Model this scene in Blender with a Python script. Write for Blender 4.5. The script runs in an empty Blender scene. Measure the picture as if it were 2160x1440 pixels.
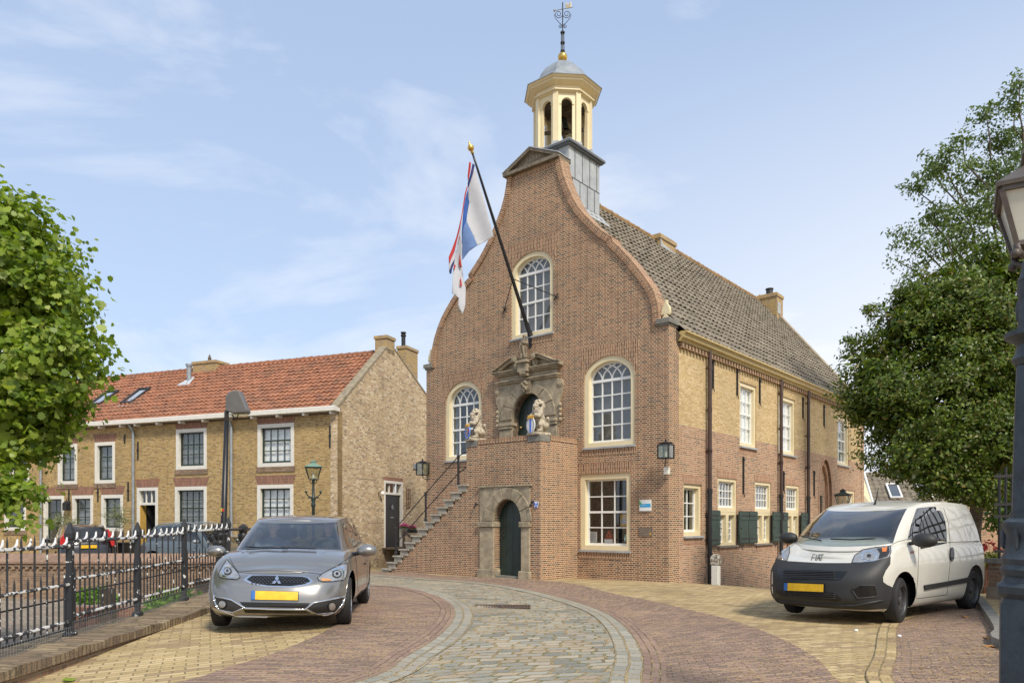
import bpy, bmesh, math, random
import numpy as np
from mathutils import Vector, Matrix
from mathutils.geometry import tessellate_polygon, delaunay_2d_cdt
from mathutils.bvhtree import BVHTree
R = math.radians
SC = bpy.context.scene
COL = SC.collection
random.seed(7)
# ---------------------------------------------------------------- camera
EYE = 1.4545
FPX, CX, HY = 1575.0, 1080.0, 1100.0      # focal length, centre and horizon of the photograph in its own pixels
cam_d = bpy.data.cameras.new('camera'); cam = bpy.data.objects.new('camera', cam_d); COL.objects.link(cam)
cam.location = (0, 0, EYE); cam.rotation_euler = (R(90), 0, 0)
cam_d.sensor_width = 36; cam_d.lens = FPX / 2160 * 36
cam_d.shift_y = (HY - 720) / 2160
cam_d.clip_start = .05; cam_d.clip_end = 3000
SC.camera = cam
# ---------------------------------------------------------------- light
SUN_AZ = Vector((0.46, -0.89, 0)).normalized(); SUN_EL = R(46)
w = bpy.data.worlds.new('World'); SC.world = w; w.use_nodes = True
nt = w.node_tree; nt.nodes.clear()
def N(nt, t, **k):
    n = nt.nodes.new(t)
    for a, b in k.items(): setattr(n, a, b)
    return n
out = N(nt, 'ShaderNodeOutputWorld'); bg = N(nt, 'ShaderNodeBackground'); bg.inputs[1].default_value = 0.14
sky = N(nt, 'ShaderNodeTexSky', sky_type='NISHITA', sun_disc=False)
sky.sun_elevation = SUN_EL; sky.sun_rotation = math.atan2(SUN_AZ.x, SUN_AZ.y)
sky.air_density = 1.0; sky.dust_density = 1.2; sky.ozone_density = 1.6
tc = N(nt, 'ShaderNodeTexCoord'); mp = N(nt, 'ShaderNodeMapping'); mp.inputs['Scale'].default_value = (1.0, 1.0, 2.6); mp.inputs['Rotation'].default_value = (.2, .55, .3)
nz = N(nt, 'ShaderNodeTexNoise'); nz.inputs['Scale'].default_value = 2.1; nz.inputs['Detail'].default_value = 8; nz.inputs['Roughness'].default_value = .55; nz.inputs['Distortion'].default_value = .35
rp = N(nt, 'ShaderNodeValToRGB'); rp.color_ramp.elements[0].position = .47; rp.color_ramp.elements[1].position = .68
rp.color_ramp.elements[0].color = (.20, .20, .20, 1); rp.color_ramp.elements[1].color = (.92, .92, .92, 1)
# low whitish haze towards the horizon, thickest on the right of the view
sx = N(nt, 'ShaderNodeSeparateXYZ'); hz = N(nt, 'ShaderNodeMapRange'); hz.inputs[1].default_value = .0; hz.inputs[2].default_value = .55; hz.inputs[3].default_value = .8; hz.inputs[4].default_value = 0
hx = N(nt, 'ShaderNodeMapRange'); hx.inputs[1].default_value = -.2; hx.inputs[2].default_value = .65; hx.inputs[3].default_value = .2; hx.inputs[4].default_value = 1.9
mu = N(nt, 'ShaderNodeMath', operation='MULTIPLY'); ad = N(nt, 'ShaderNodeMath', operation='ADD', use_clamp=True)
mx = N(nt, 'ShaderNodeMixRGB'); mx.inputs[2].default_value = (4.6, 4.8, 5.2, 1)
L = nt.links.new
L(tc.outputs['Generated'], mp.inputs[0]); L(mp.outputs[0], nz.inputs[0]); L(nz.outputs[0], rp.inputs[0])
L(tc.outputs['Generated'], sx.inputs[0]); L(sx.outputs[2], hz.inputs[0]); L(sx.outputs[0], hx.inputs[0]); L(hz.outputs[0], mu.inputs[0]); L(hx.outputs[0], mu.inputs[1])
L(rp.outputs[0], ad.inputs[0]); L(mu.outputs[0], ad.inputs[1])
L(ad.outputs[0], mx.inputs[0]); mb_ = N(nt, 'ShaderNodeMixRGB'); mb_.inputs[0].default_value = .6; mb_.inputs[2].default_value = (1.85, 2.75, 4.3, 1); L(sky.outputs[0], mb_.inputs[1]); L(mb_.outputs[0], mx.inputs[1]); L(mx.outputs[0], bg.inputs[0]); L(bg.outputs[0], out.inputs[0])
sd = bpy.data.lights.new('sun', 'SUN'); sun = bpy.data.objects.new('sun', sd); COL.objects.link(sun)
sd.energy = 2.75; sd.angle = R(9); sd.color = (1, .92, .78)
to_sun = Vector((SUN_AZ.x * math.cos(SUN_EL), SUN_AZ.y * math.cos(SUN_EL), math.sin(SUN_EL)))
sun.rotation_euler = to_sun.to_track_quat('Z', 'Y').to_euler(); sun.location = to_sun * 40
SC.view_settings.view_transform = 'Standard'; SC.view_settings.look = 'None'; SC.view_settings.exposure = 0.55; SC.view_settings.gamma = 1
SC.render.engine = 'CYCLES'
SC.cycles.max_bounces = 6; SC.cycles.transparent_max_bounces = 12; SC.cycles.use_adaptive_sampling = True
# ---------------------------------------------------------------- pixels to space
def ray(px, py): return Vector(((px - CX) / FPX, 1, (HY - py) / FPX))
EYEV = Vector((0, 0, EYE))
def P(px, py, Y): return EYEV + ray(px, py) * Y
class Frame:
    """a local frame (building, car) in which traced points are laid on its own planes"""
    def __init__(s, origin, rotz):
        s.o = Vector(origin); s.rz = rotz
        s.M = Matrix.Translation(s.o) @ Matrix.Rotation(rotz, 4, 'Z'); s.I = s.M.inverted()
        s.e = s.I @ EYEV
    def hit(s, ax, val, px, py):
        d = s.I.to_3x3() @ ray(px, py)
        t = (val - s.e[ax]) / d[ax]
        return s.e + d * t
# ---------------------------------------------------------------- mesh builder
class MB:
    def __init__(s): s.v = []; s.f = []; s.m = []; s.uv = {}
    def add(s, vs, fs, m=0):
        b = len(s.v); s.v += [tuple(v) for v in vs]
        for f in fs: s.f.append(tuple(b + i for i in f)); s.m.append(m)
        return b
    def box(s, x0, x1, y0, y1, z0, z1, m=0, M=None):
        vs = [Vector((x, y, z)) for z in (z0, z1) for y in (y0, y1) for x in (x0, x1)]
        if M: vs = [M @ v for v in vs]
        s.add(vs, [(0, 2, 3, 1), (4, 5, 7, 6), (0, 1, 5, 4), (2, 6, 7, 3), (0, 4, 6, 2), (1, 3, 7, 5)], m); return s
    def prism(s, poly, W, d0, d1, m=0, holes=()):
        """poly (u,z) extruded from depth d0 to d1, W(u,d,z) -> point"""
        loops = [list(poly)] + [list(h) for h in holes]
        flat = [p for l in loops for p in l]
        tris = tessellate_polygon([[Vector((p[0], p[1], 0)) for p in l] for l in loops])
        n = len(flat); vs = [W(p[0], d0, p[1]) for p in flat] + [W(p[0], d1, p[1]) for p in flat]
        fs = [tuple(t) for t in tris] + [tuple(n + i for i in reversed(t)) for t in tris]
        k = 0
        for l in loops:
            c = len(l)
            for i in range(c):
                a, b = k + i, k + (i + 1) % c
                fs.append((a, b, n + b, n + a))
            k += c
        s.add(vs, fs, m); return s
    def cyl(s, a, b, r0, r1=None, n=12, m=0, caps=True):
        r1 = r0 if r1 is None else r1
        a, b = Vector(a), Vector(b); d = (b - a).normalized(); u = d.orthogonal().normalized(); w_ = d.cross(u)
        vs = []
        for c, r in ((a, r0), (b, r1)):
            for i in range(n):
                t = 2 * math.pi * i / n; vs.append(c + (u * math.cos(t) + w_ * math.sin(t)) * r)
        fs = [(i, (i + 1) % n, n + (i + 1) % n, n + i) for i in range(n)]
        if caps: fs += [tuple(reversed(range(n))), tuple(range(n, 2 * n))]
        s.add(vs, fs, m); return s
    def tube(s, pts, r, n=8, m=0):
        pts = [Vector(p) for p in pts]; rs = r if isinstance(r, (list, tuple)) else [r] * len(pts)
        vs = []; u = None
        for i, p in enumerate(pts):
            d = (pts[min(i + 1, len(pts) - 1)] - pts[max(i - 1, 0)]).normalized()
            if u is None: u = d.orthogonal().normalized()
            u = (u - d * u.dot(d)).normalized(); w_ = d.cross(u)
            for k in range(n):
                t = 2 * math.pi * k / n; vs.append(p + (u * math.cos(t) + w_ * math.sin(t)) * rs[i])
        fs = []
        for i in range(len(pts) - 1):
            for k in range(n):
                fs.append((i * n + k, i * n + (k + 1) % n, (i + 1) * n + (k + 1) % n, (i + 1) * n + k))
        fs += [tuple(reversed(range(n))), tuple(range((len(pts) - 1) * n, len(pts) * n))]
        s.add(vs, fs, m); return s
    def lathe(s, prof, n=20, c=(0, 0, 0), m=0, rot=0.0, M=None, caps=True):
        vs = []; c = Vector(c)
        for r, z in prof:
            for k in range(n):
                t = 2 * math.pi * k / n + rot; v = c + Vector((r * math.cos(t), r * math.sin(t), z)); vs.append(M @ v if M else v)
        fs = []
        for i in range(len(prof) - 1):
            for k in range(n): fs.append((i * n + k, i * n + (k + 1) % n, (i + 1) * n + (k + 1) % n, (i + 1) * n + k))
        if caps: fs += [tuple(reversed(range(n))), tuple(range((len(prof) - 1) * n, len(prof) * n))]
        s.add(vs, fs, m); return s
    def ball(s, c, r, n=12, m=0, M=None):
        r = r if isinstance(r, (tuple, list)) else (r, r, r); c = Vector(c)
        vs = []; h = n // 2
        for i in range(h + 1):
            ph = math.pi * i / h
            for k in range(n):
                t = 2 * math.pi * k / n
                v = Vector((r[0] * math.sin(ph) * math.cos(t), r[1] * math.sin(ph) * math.sin(t), r[2] * math.cos(ph)))
                if M: v = M @ v
                vs.append(c + v)
        fs = [(i * n + k, (i + 1) * n + k, (i + 1) * n + (k + 1) % n, i * n + (k + 1) % n) for i in range(h) for k in range(n)]
        s.add(vs, fs, m); return s
    def grid(s, rows, m=0, uvs=None):
        b = len(s.v); nr, nc = len(rows), len(rows[0])
        s.v += [tuple(p) for r in rows for p in r]
        for i in range(nr - 1):
            for j in range(nc - 1):
                s.f.append((b + i * nc + j, b + i * nc + j + 1, b + (i + 1) * nc + j + 1, b + (i + 1) * nc + j)); s.m.append(m)
        if uvs:
            for i in range(nr):
                for j in range(nc): s.uv[b + i * nc + j] = uvs[i][j]
        return s
    def build(s, name, mats, parent=None, smooth=False, weld=False, bevel=0, recalc=True, M=None, angle=None, solid=0):
        me = bpy.data.meshes.new(name)
        me.from_pydata([tuple(v) for v in s.v], [], s.f)
        mats = mats if isinstance(mats, (list, tuple)) else [mats]
        for m_ in mats: me.materials.append(m_)
        if len(mats) > 1: me.polygons.foreach_set('material_index', s.m)
        if recalc or weld or bevel:
            bm = bmesh.new(); bm.from_mesh(me)
            if weld: bmesh.ops.remove_doubles(bm, verts=bm.verts, dist=1e-4)
            if recalc: bmesh.ops.recalc_face_normals(bm, faces=bm.faces)
            if bevel: bmesh.ops.bevel(bm, geom=[e for e in bm.edges if len(e.link_faces) == 2 and e.calc_face_angle(0) > .6], offset=bevel, segments=1, affect='EDGES')
            bm.to_mesh(me); bm.free()
        if smooth: me.shade_smooth()
        if angle: me.set_sharp_from_angle(angle=R(angle))
        uvl = me.uv_layers.new(name='UVMap')
        if s.uv:
            for lp in me.loops: uvl.data[lp.index].uv = s.uv.get(lp.vertex_index, (0, 0))
        else: boxuv(me, uvl)
        o = bpy.data.objects.new(name, me); COL.objects.link(o)
        if parent is not None: o.parent = parent
        if M is not None: o.matrix_world = M
        if solid:
            md = o.modifiers.new('thick', 'SOLIDIFY'); md.thickness = solid
        return o
def boxuv(me, uvl):
    for p in me.polygons:
        n = p.normal
        if abs(n.z) > .92: t, b = Vector((1, 0, 0)), Vector((0, 1, 0))
        else: t = Vector((-n.y, n.x, 0)).normalized(); b = n.cross(t)
        for li in p.loop_indices:
            co = me.vertices[me.loops[li].vertex_index].co
            uvl.data[li].uv = (co.dot(t), co.dot(b))
def tag(o, label=None, cat=None, group=None, kind=None):
    if label: o['label'] = label
    if cat: o['category'] = cat
    if group: o['group'] = group
    if kind: o['kind'] = kind
    return o
def empty(name, loc=(0, 0, 0), rz=0, label=None, cat=None, group=None, parent=None):
    o = bpy.data.objects.new(name, None); COL.objects.link(o); o.empty_display_size = .2
    o.location = loc; o.rotation_euler = (0, 0, rz)
    if parent is not None: o.parent = parent
    return tag(o, label, cat, group)
def copy_tree(o, parent=None):
    c = o.copy(); COL.objects.link(c)
    if parent is not None: c.parent = parent; c.matrix_parent_inverse = o.matrix_parent_inverse.copy()
    for ch in [x for x in bpy.data.objects if x.parent == o]: copy_tree(ch, c)
    return c
# ---------------------------------------------------------------- materials
def newmat(name):
    m = bpy.data.materials.new(name); m.use_nodes = True; return m, m.node_tree, m.node_tree.nodes['Principled BSDF']
def ramp(nt, stops, interp='LINEAR'):
    r = N(nt, 'ShaderNodeValToRGB'); cr = r.color_ramp; cr.interpolation = interp
    while len(cr.elements) < len(stops): cr.elements.new(.5)
    for e, (p, c) in zip(cr.elements, stops): e.position = p; e.color = (*c[:3], 1)
    return r
def mat(name, c, rough=.6, metal=0, spec=.5, var=.12, vs=6, bump=0, bs=30, coat=0, emit=None):
    m, nt, b = newmat(name); L = nt.links.new
    b.inputs['Roughness'].default_value = rough; b.inputs['Metallic'].default_value = metal; b.inputs['Specular IOR Level'].default_value = spec
    b.inputs['Coat Weight'].default_value = coat; b.inputs['Coat Roughness'].default_value = .04
    if var:
        t = N(nt, 'ShaderNodeTexCoord'); n = N(nt, 'ShaderNodeTexNoise'); n.inputs['Scale'].default_value = vs; n.inputs['Detail'].default_value = 6; n.inputs['Roughness'].default_value = .65
        L(t.outputs['Object'], n.inputs[0])
        r = ramp(nt, [(.25, tuple(max(0, x * (1 - var * 1.6)) for x in c)), (.75, tuple(min(1, x * (1 + var)) for x in c))]); L(n.outputs[0], r.inputs[0]); L(r.outputs[0], b.inputs['Base Color'])
    else: b.inputs['Base Color'].default_value = (*c, 1)
    if bump:
        t = N(nt, 'ShaderNodeTexCoord'); n = N(nt, 'ShaderNodeTexNoise'); n.inputs['Scale'].default_value = bs; n.inputs['Detail'].default_value = 5
        bp = N(nt, 'ShaderNodeBump'); bp.inputs['Strength'].default_value = bump; bp.inputs['Distance'].default_value = .02
        L(t.outputs['Object'], n.inputs[0]); L(n.outputs[0], bp.inputs['Height']); L(bp.outputs[0], b.inputs['Normal'])
    return m
def brick(name, cols, mortar, bw=.2, rh=.055, ms=.009, squash=.5, rot=False, mott=.16, ms2=.7, dist=0, bumpd=.008, rough=.85, stain=None, litter=None, sz=None, mortar2=None, zsplit=None, off=.5, sqf=2):
    m, nt, b = newmat(name); L = nt.links.new
    t = N(nt, 'ShaderNodeTexCoord'); src = t.outputs['UV']
    if rot:
        mpp = N(nt, 'ShaderNodeMapping'); mpp.inputs['Rotation'].default_value = (0, 0, R(90)); L(src, mpp.inputs[0]); src = mpp.outputs[0]
    if dist:
        dn = N(nt, 'ShaderNodeTexNoise'); dn.inputs['Scale'].default_value = sz or 5; dn.inputs['Detail'].default_value = 2; L(src, dn.inputs[0])
        sb = N(nt, 'ShaderNodeVectorMath', operation='SUBTRACT'); sb.inputs[1].default_value = (.5, .5, .5); L(dn.outputs['Color'], sb.inputs[0])
        sc_ = N(nt, 'ShaderNodeVectorMath', operation='SCALE'); sc_.inputs['Scale'].default_value = dist; L(sb.outputs[0], sc_.inputs[0])
        av = N(nt, 'ShaderNodeVectorMath', operation='ADD'); L(src, av.inputs[0]); L(sc_.outputs[0], av.inputs[1]); src = av.outputs[0]
    bt = N(nt, 'ShaderNodeTexBrick', offset=off, offset_frequency=2, squash=squash, squash_frequency=sqf)
    for k, v in (('Scale', 1), ('Mortar Size', ms), ('Mortar Smooth', .25), ('Bias', 0), ('Brick Width', bw), ('Row Height', rh)): bt.inputs[k].default_value = v
    bt.inputs['Color1'].default_value = (0, 0, 0, 1); bt.inputs['Color2'].default_value = (1, 1, 1, 1); bt.inputs['Mortar'].default_value = (.5, .5, .5, 1)
    L(src, bt.inputs[0])
    k = len(cols); r = ramp(nt, [((i + .0) / k, c) for i, c in enumerate(cols)], 'CONSTANT'); L(bt.outputs['Color'], r.inputs[0])
    # slow mottling of the whole wall
    n = N(nt, 'ShaderNodeTexNoise'); n.inputs['Scale'].default_value = ms2; n.inputs['Detail'].default_value = 7; n.inputs['Roughness'].default_value = .7; L(t.outputs['Object'], n.inputs[0])
    mr = N(nt, 'ShaderNodeMapRange'); mr.inputs[1].default_value = .3; mr.inputs[2].default_value = .7; mr.inputs[3].default_value = 1 - mott; mr.inputs[4].default_value = 1 + mott; L(n.outputs[0], mr.inputs[0])
    ml = N(nt, 'ShaderNodeMixRGB', blend_type='MULTIPLY'); ml.inputs[0].default_value = 1; L(r.outputs[0], ml.inputs[1]); L(mr.outputs[0], ml.inputs[2])
    mm = N(nt, 'ShaderNodeMixRGB'); L(bt.outputs['Fac'], mm.inputs[0]); L(ml.outputs[0], mm.inputs[1]); mm.inputs[2].default_value = (*mortar, 1)
    if mortar2:
        n5 = N(nt, 'ShaderNodeTexNoise'); n5.inputs['Scale'].default_value = 2.2; n5.inputs['Detail'].default_value = 6; n5.inputs['Roughness'].default_value = .75; L(t.outputs['UV'], n5.inputs[0])
        r5 = ramp(nt, [(.42, mortar), (.52, mortar2[0]), (.62, mortar2[1] if len(mortar2) > 1 else mortar)]); L(n5.outputs[0], r5.inputs[0]); L(r5.outputs[0], mm.inputs[2])
    col = mm.outputs[0]
    if stain:   # (colour, amount, scale)
        n2 = N(nt, 'ShaderNodeTexNoise'); n2.inputs['Scale'].default_value = stain[2]; n2.inputs['Detail'].default_value = 8; n2.inputs['Roughness'].default_value = .75; L(t.outputs['Object'], n2.inputs[0])
        r2 = ramp(nt, [(.5, (0, 0, 0)), (.68, (stain[1],) * 3)]); L(n2.outputs[0], r2.inputs[0])
        m2 = N(nt, 'ShaderNodeMixRGB'); L(r2.outputs[0], m2.inputs[0]); L(col, m2.inputs[1]); m2.inputs[2].default_value = (*stain[0], 1); col = m2.outputs[0]
    if litter:  # fine dry debris and moss lying mostly in the joints
        for ci, (lc, thr, lsc) in enumerate(litter):
            n3 = N(nt, 'ShaderNodeTexNoise'); n3.inputs['Scale'].default_value = lsc; n3.inputs['Detail'].default_value = 3; n3.inputs['Roughness'].default_value = .6; L(t.outputs['UV'], n3.inputs[0])
            n4 = N(nt, 'ShaderNodeTexNoise'); n4.inputs['Scale'].default_value = .8 + ci; n4.inputs['Detail'].default_value = 3; L(t.outputs['UV'], n4.inputs[0])
            am = N(nt, 'ShaderNodeMath', operation='MULTIPLY_ADD'); am.inputs[1].default_value = .35; L(n4.outputs[0], am.inputs[0]); L(n3.outputs[0], am.inputs[2])
            af = N(nt, 'ShaderNodeMath', operation='MULTIPLY_ADD'); af.inputs[1].default_value = .13; L(bt.outputs['Fac'], af.inputs[0]); L(am.outputs[0], af.inputs[2])
            r3 = ramp(nt, [(thr, (0, 0, 0)), (min(1, thr + .035), (1, 1, 1))]); L(af.outputs[0], r3.inputs[0])
            m3 = N(nt, 'ShaderNodeMixRGB'); L(r3.outputs[0], m3.inputs[0]); L(col, m3.inputs[1]); m3.inputs[2].default_value = (*lc, 1); col = m3.outputs[0]
    L(col, b.inputs['Base Color']); b.inputs['Roughness'].default_value = rough; b.inputs['Specular IOR Level'].default_value = .3
    bp = N(nt, 'ShaderNodeBump', invert=True); bp.inputs['Strength'].default_value = .7; bp.inputs['Distance'].default_value = bumpd
    fn = N(nt, 'ShaderNodeTexNoise'); fn.inputs['Scale'].default_value = 60; fn.inputs['Detail'].default_value = 3; L(t.outputs['Object'], fn.inputs[0])
    fa = N(nt, 'ShaderNodeMath', operation='MULTIPLY_ADD'); fa.inputs[1].default_value = .5; L(fn.outputs[0], fa.inputs[0]); L(bt.outputs['Fac'], fa.inputs[2])
    L(fa.outputs[0], bp.inputs['Height']); L(bp.outputs[0], b.inputs['Normal'])
    return m
def tilemat(name, cols, moss, rough=.8, mossamt=.5):
    m, nt, b = newmat(name); L = nt.links.new
    t = N(nt, 'ShaderNodeTexCoord'); fl = N(nt, 'ShaderNodeVectorMath', operation='FLOOR'); L(t.outputs['UV'], fl.inputs[0])
    wn = N(nt, 'ShaderNodeTexWhiteNoise', noise_dimensions='2D'); L(fl.outputs[0], wn.inputs['Vector'])
    k = len(cols); r = ramp(nt, [(i / max(1, k - 1), c) for i, c in enumerate(cols)]); L(wn.outputs['Value'], r.inputs[0])
    n = N(nt, 'ShaderNodeTexNoise'); n.inputs['Scale'].default_value = 1.2; n.inputs['Detail'].default_value = 8; n.inputs['Roughness'].default_value = .72; L(t.outputs['Object'], n.inputs[0])
    r2 = ramp(nt, [(.48, (0, 0, 0)), (.7, (mossamt,) * 3)]); L(n.outputs[0], r2.inputs[0])
    mx = N(nt, 'ShaderNodeMixRGB'); L(r2.outputs[0], mx.inputs[0]); L(r.outputs[0], mx.inputs[1]); mx.inputs[2].default_value = (*moss, 1)
    L(mx.outputs[0], b.inputs['Base Color']); b.inputs['Roughness'].default_value = rough
    n3 = N(nt, 'ShaderNodeTexNoise'); n3.inputs['Scale'].default_value = 40; L(t.outputs['Object'], n3.inputs[0])
    bp = N(nt, 'ShaderNodeBump'); bp.inputs['Strength'].default_value = .3; bp.inputs['Distance'].default_value = .01; L(n3.outputs[0], bp.inputs['Height']); L(bp.outputs[0], b.inputs['Normal'])
    return m
def leafmat(name, cols, trans=.35):
    m, nt, b = newmat(name); L = nt.links.new
    g = N(nt, 'ShaderNodeNewGeometry'); r = ramp(nt, [(i / (len(cols) - 1), c) for i, c in enumerate(cols)]); L(g.outputs['Random Per Island'], r.inputs[0])
    L(r.outputs[0], b.inputs['Base Color']); b.inputs['Roughness'].default_value = .45; b.inputs['Specular IOR Level'].default_value = .4
    tr = N(nt, 'ShaderNodeBsdfTranslucent'); mxs = N(nt, 'ShaderNodeMixShader'); mxs.inputs[0].default_value = trans
    hs = N(nt, 'ShaderNodeHueSaturation'); hs.inputs['Value'].default_value = 1.6; hs.inputs['Saturation'].default_value = 1.1; L(r.outputs[0], hs.inputs['Color']); L(hs.outputs[0], tr.inputs[0])
    L(b.outputs[0], mxs.inputs[1]); L(tr.outputs[0], mxs.inputs[2]); L(mxs.outputs[0], nt.nodes['Material Output'].inputs[0])
    return m
def glass(name, tint=(.97, .98, .98), ior=1.5, rough=.02, boost=1.0):
    m, nt, b = newmat(name); L = nt.links.new; nt.nodes.remove(b)
    tr = N(nt, 'ShaderNodeBsdfTransparent'); tr.inputs[0].default_value = (*tint, 1)
    gl = N(nt, 'ShaderNodeBsdfGlossy'); gl.inputs['Roughness'].default_value = rough; gl.inputs[0].default_value = (1, 1, 1, 1)
    fr = N(nt, 'ShaderNodeFresnel'); ge = N(nt, 'ShaderNodeNewGeometry'); mi = N(nt, 'ShaderNodeMath', operation='MULTIPLY_ADD'); mi.inputs[1].default_value = 1 / ior - ior; mi.inputs[2].default_value = ior; L(ge.outputs['Backfacing'], mi.inputs[0]); L(mi.outputs[0], fr.inputs[0])
    mu = N(nt, 'ShaderNodeMath', operation='MULTIPLY', use_clamp=True); mu.inputs[1].default_value = boost; L(fr.outputs[0], mu.inputs[0])
    n = N(nt, 'ShaderNodeTexNoise'); n.inputs['Scale'].default_value = 1.5; bp = N(nt, 'ShaderNodeBump'); bp.inputs['Strength'].default_value = .04; bp.inputs['Distance'].default_value = .03
    t = N(nt, 'ShaderNodeTexCoord'); L(t.outputs['Object'], n.inputs[0]); L(n.outputs[0], bp.inputs['Height']); pass
    mx = N(nt, 'ShaderNodeMixShader'); L(mu.outputs[0], mx.inputs[0]); L(tr.outputs[0], mx.inputs[1]); L(gl.outputs[0], mx.inputs[2]); L(mx.outputs[0], nt.nodes['Material Output'].inputs[0])
    return m
def flaky(name, base, flake, thr=.6, sc=9, rough=.5, toponly=False):
    m, nt, b = newmat(name); L = nt.links.new
    t = N(nt, 'ShaderNodeTexCoord'); n = N(nt, 'ShaderNodeTexNoise'); n.inputs['Scale'].default_value = sc; n.inputs['Detail'].default_value = 4; n.inputs['Roughness'].default_value = .6; L(t.outputs['Object'], n.inputs[0])
    r = ramp(nt, [(thr, (0, 0, 0)), (thr + .02, (1, 1, 1))]); L(n.outputs[0], r.inputs[0])
    mx = N(nt, 'ShaderNodeMixRGB'); L(r.outputs[0], mx.inputs[0]); mx.inputs[1].default_value = (*base, 1); mx.inputs[2].default_value = (*flake, 1)
    L(mx.outputs[0], b.inputs['Base Color']); b.inputs['Roughness'].default_value = rough
    return m

# brick sorts
RED = [(.21, .094, .052), (.265, .13, .074), (.15, .07, .045), (.315, .158, .088), (.228, .108, .062), (.105, .062, .05), (.30, .13, .07), (.20, .108, .07)]
MORT = (.60, .47, .31)
M = {}
M['brick_front'] = brick('weathered red facade brick', RED, MORT, bw=.19, rh=.05, ms=.009, mott=.24, stain=((.15, .10, .075), .5, 1.1))
M['brick_front_v'] = brick('red brick standing upright', RED[:5], MORT, bw=.22, rh=.052, ms=.0085, rot=True, squash=1, mott=.1)
REDS = [(.34, .155, .085), (.40, .19, .11), (.27, .125, .075), (.44, .23, .14), (.17, .095, .07), (.36, .17, .095), (.42, .25, .16)]
M['brick_side'] = brick('orange red side brick', REDS, (.55, .46, .33), bw=.19, rh=.05, ms=.0085, mott=.14, stain=((.45, .30, .20), .3, 1.3))
M['brick_side_v'] = brick('orange red upright brick', REDS[:4], (.5, .42, .31), bw=.22, rh=.052, ms=.008, rot=True, squash=1)
YEL = [(.58, .42, .20), (.64, .48, .25), (.52, .37, .17), (.68, .53, .31), (.46, .32, .15), (.61, .45, .23)]
M['brick_yellow'] = brick('yellow side brick', YEL, (.50, .38, .22), bw=.17, rh=.05, ms=.009, mott=.16, stain=((.40, .29, .15), .4, .9))
OCH = [(.38, .24, .085), (.43, .285, .115), (.31, .195, .072), (.46, .315, .145), (.25, .16, .07), (.40, .255, .095)]
M['brick_ochre'] = brick('ochre house brick', OCH, (.45, .36, .20), bw=.2, rh=.06, ms=.009, mott=.14, stain=((.22, .16, .09), .5, .8))
GAB = [(.48, .35, .19), (.54, .41, .25), (.42, .30, .18), (.58, .46, .29), (.26, .19, .13), (.46, .31, .19), (.52, .39, .24), (.66, .56, .41)]
M['brick_gable'] = brick('mixed sandy gable brick', GAB, (.52, .43, .30), bw=.2, rh=.06, ms=.008, mott=.2, stain=((.24, .18, .12), .55, .6))
M['brick_redlintel'] = brick('dark red lintel brick', [(.24, .10, .065), (.29, .13, .085), (.19, .085, .06)], (.33, .24, .17), bw=.2, rh=.06, rot=True, squash=1)
M['brick_chim'] = brick('lichen chimney brick', [(.36, .24, .12), (.42, .28, .12), (.30, .20, .12), (.45, .28, .08)], (.42, .36, .24), bw=.2, rh=.06, stain=((.42, .27, .08), .45, 2.2))
M['brick_old'] = brick('old mossy wall brick', [(.20, .12, .08), (.25, .155, .10), (.17, .11, .08), (.29, .19, .12)], (.26, .21, .15), bw=.2, rh=.062, mott=.25, stain=((.12, .09, .05), .6, 2.5))
M['brick_cope'] = brick('mossy upright coping brick', [(.24, .17, .11), (.28, .21, .13), (.20, .145, .10), (.31, .24, .15)], (.15, .12, .08), bw=.45, rh=.07, ms=.012, squash=1, mott=.35, dist=.03, stain=((.07, .055, .035), .95, 5), bumpd=.04)
M['brick_path'] = brick('ribbed red coping brick', [(.33, .19, .13), (.37, .23, .16), (.28, .16, .11)], (.20, .15, .11), bw=.32, rh=.06, ms=.012, rot=True, squash=1, mott=.25, stain=((.36, .28, .18), .6, 2.5), bumpd=.02)
M['cream'] = mat('cream paint', (.74, .63, .40), .45, var=.05, vs=3)
M['white'] = mat('white paint', (.80, .80, .77), .4, var=.04)
M['offwhite'] = mat('off white paint', (.70, .67, .60), .5, var=.08)
M['darkgreen'] = mat('dark green paint', (.018, .035, .028), .35, var=.25, vs=5)
M['shutter'] = mat('weathered green shutter paint', (.035, .062, .052), .5, var=.25, vs=7)
M['black'] = mat('black paint', (.012, .012, .013), .4, var=.3)
M['iron'] = mat('black iron', (.018, .018, .02), .5, var=.3, bump=.2)
M['stone'] = mat('weathered grey sandstone', (.35, .29, .20), .85, var=.38, vs=4.5, bump=.5, bs=25)
M['stone_d'] = mat('dark lichen stone', (.20, .165, .12), .9, var=.4, vs=7, bump=.5)
M['stone_l'] = mat('pale sandstone', (.38, .31, .21), .85, var=.3, vs=5, bump=.4, bs=30)
M['bluestone'] = mat('grey bluestone', (.22, .21, .18), .8, var=.25, vs=6, bump=.4)
M['step'] = mat('pale step stone', (.36, .33, .27), .85, var=.22, vs=6, bump=.3)
M['lead'] = mat('grey lead sheet', (.38, .40, .41), .55, 0, var=.2, vs=3, bump=.15, bs=8)
M['lead_d'] = mat('blue grey dome lead', (.25, .28, .31), .5, 0, var=.25, vs=3)
M['leadseam'] = mat('dark lead seam', (.12, .13, .14), .6)
M['gold'] = mat('gold leaf', (.72, .47, .12), .25, .9, var=.15)
M['zinc'] = mat('zinc pipe', (.34, .37, .39), .45, .5, var=.15)
M['brownpipe'] = mat('brown painted pipe', (.075, .045, .035), .4, var=.2)
M['gutter'] = mat('ochre cream gutter paint', (.50, .38, .16), .4, var=.12)
M['lionstone'] = mat('weathered white limestone', (.52, .45, .34), .9, var=.42, vs=14, bump=.9, bs=45)
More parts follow.
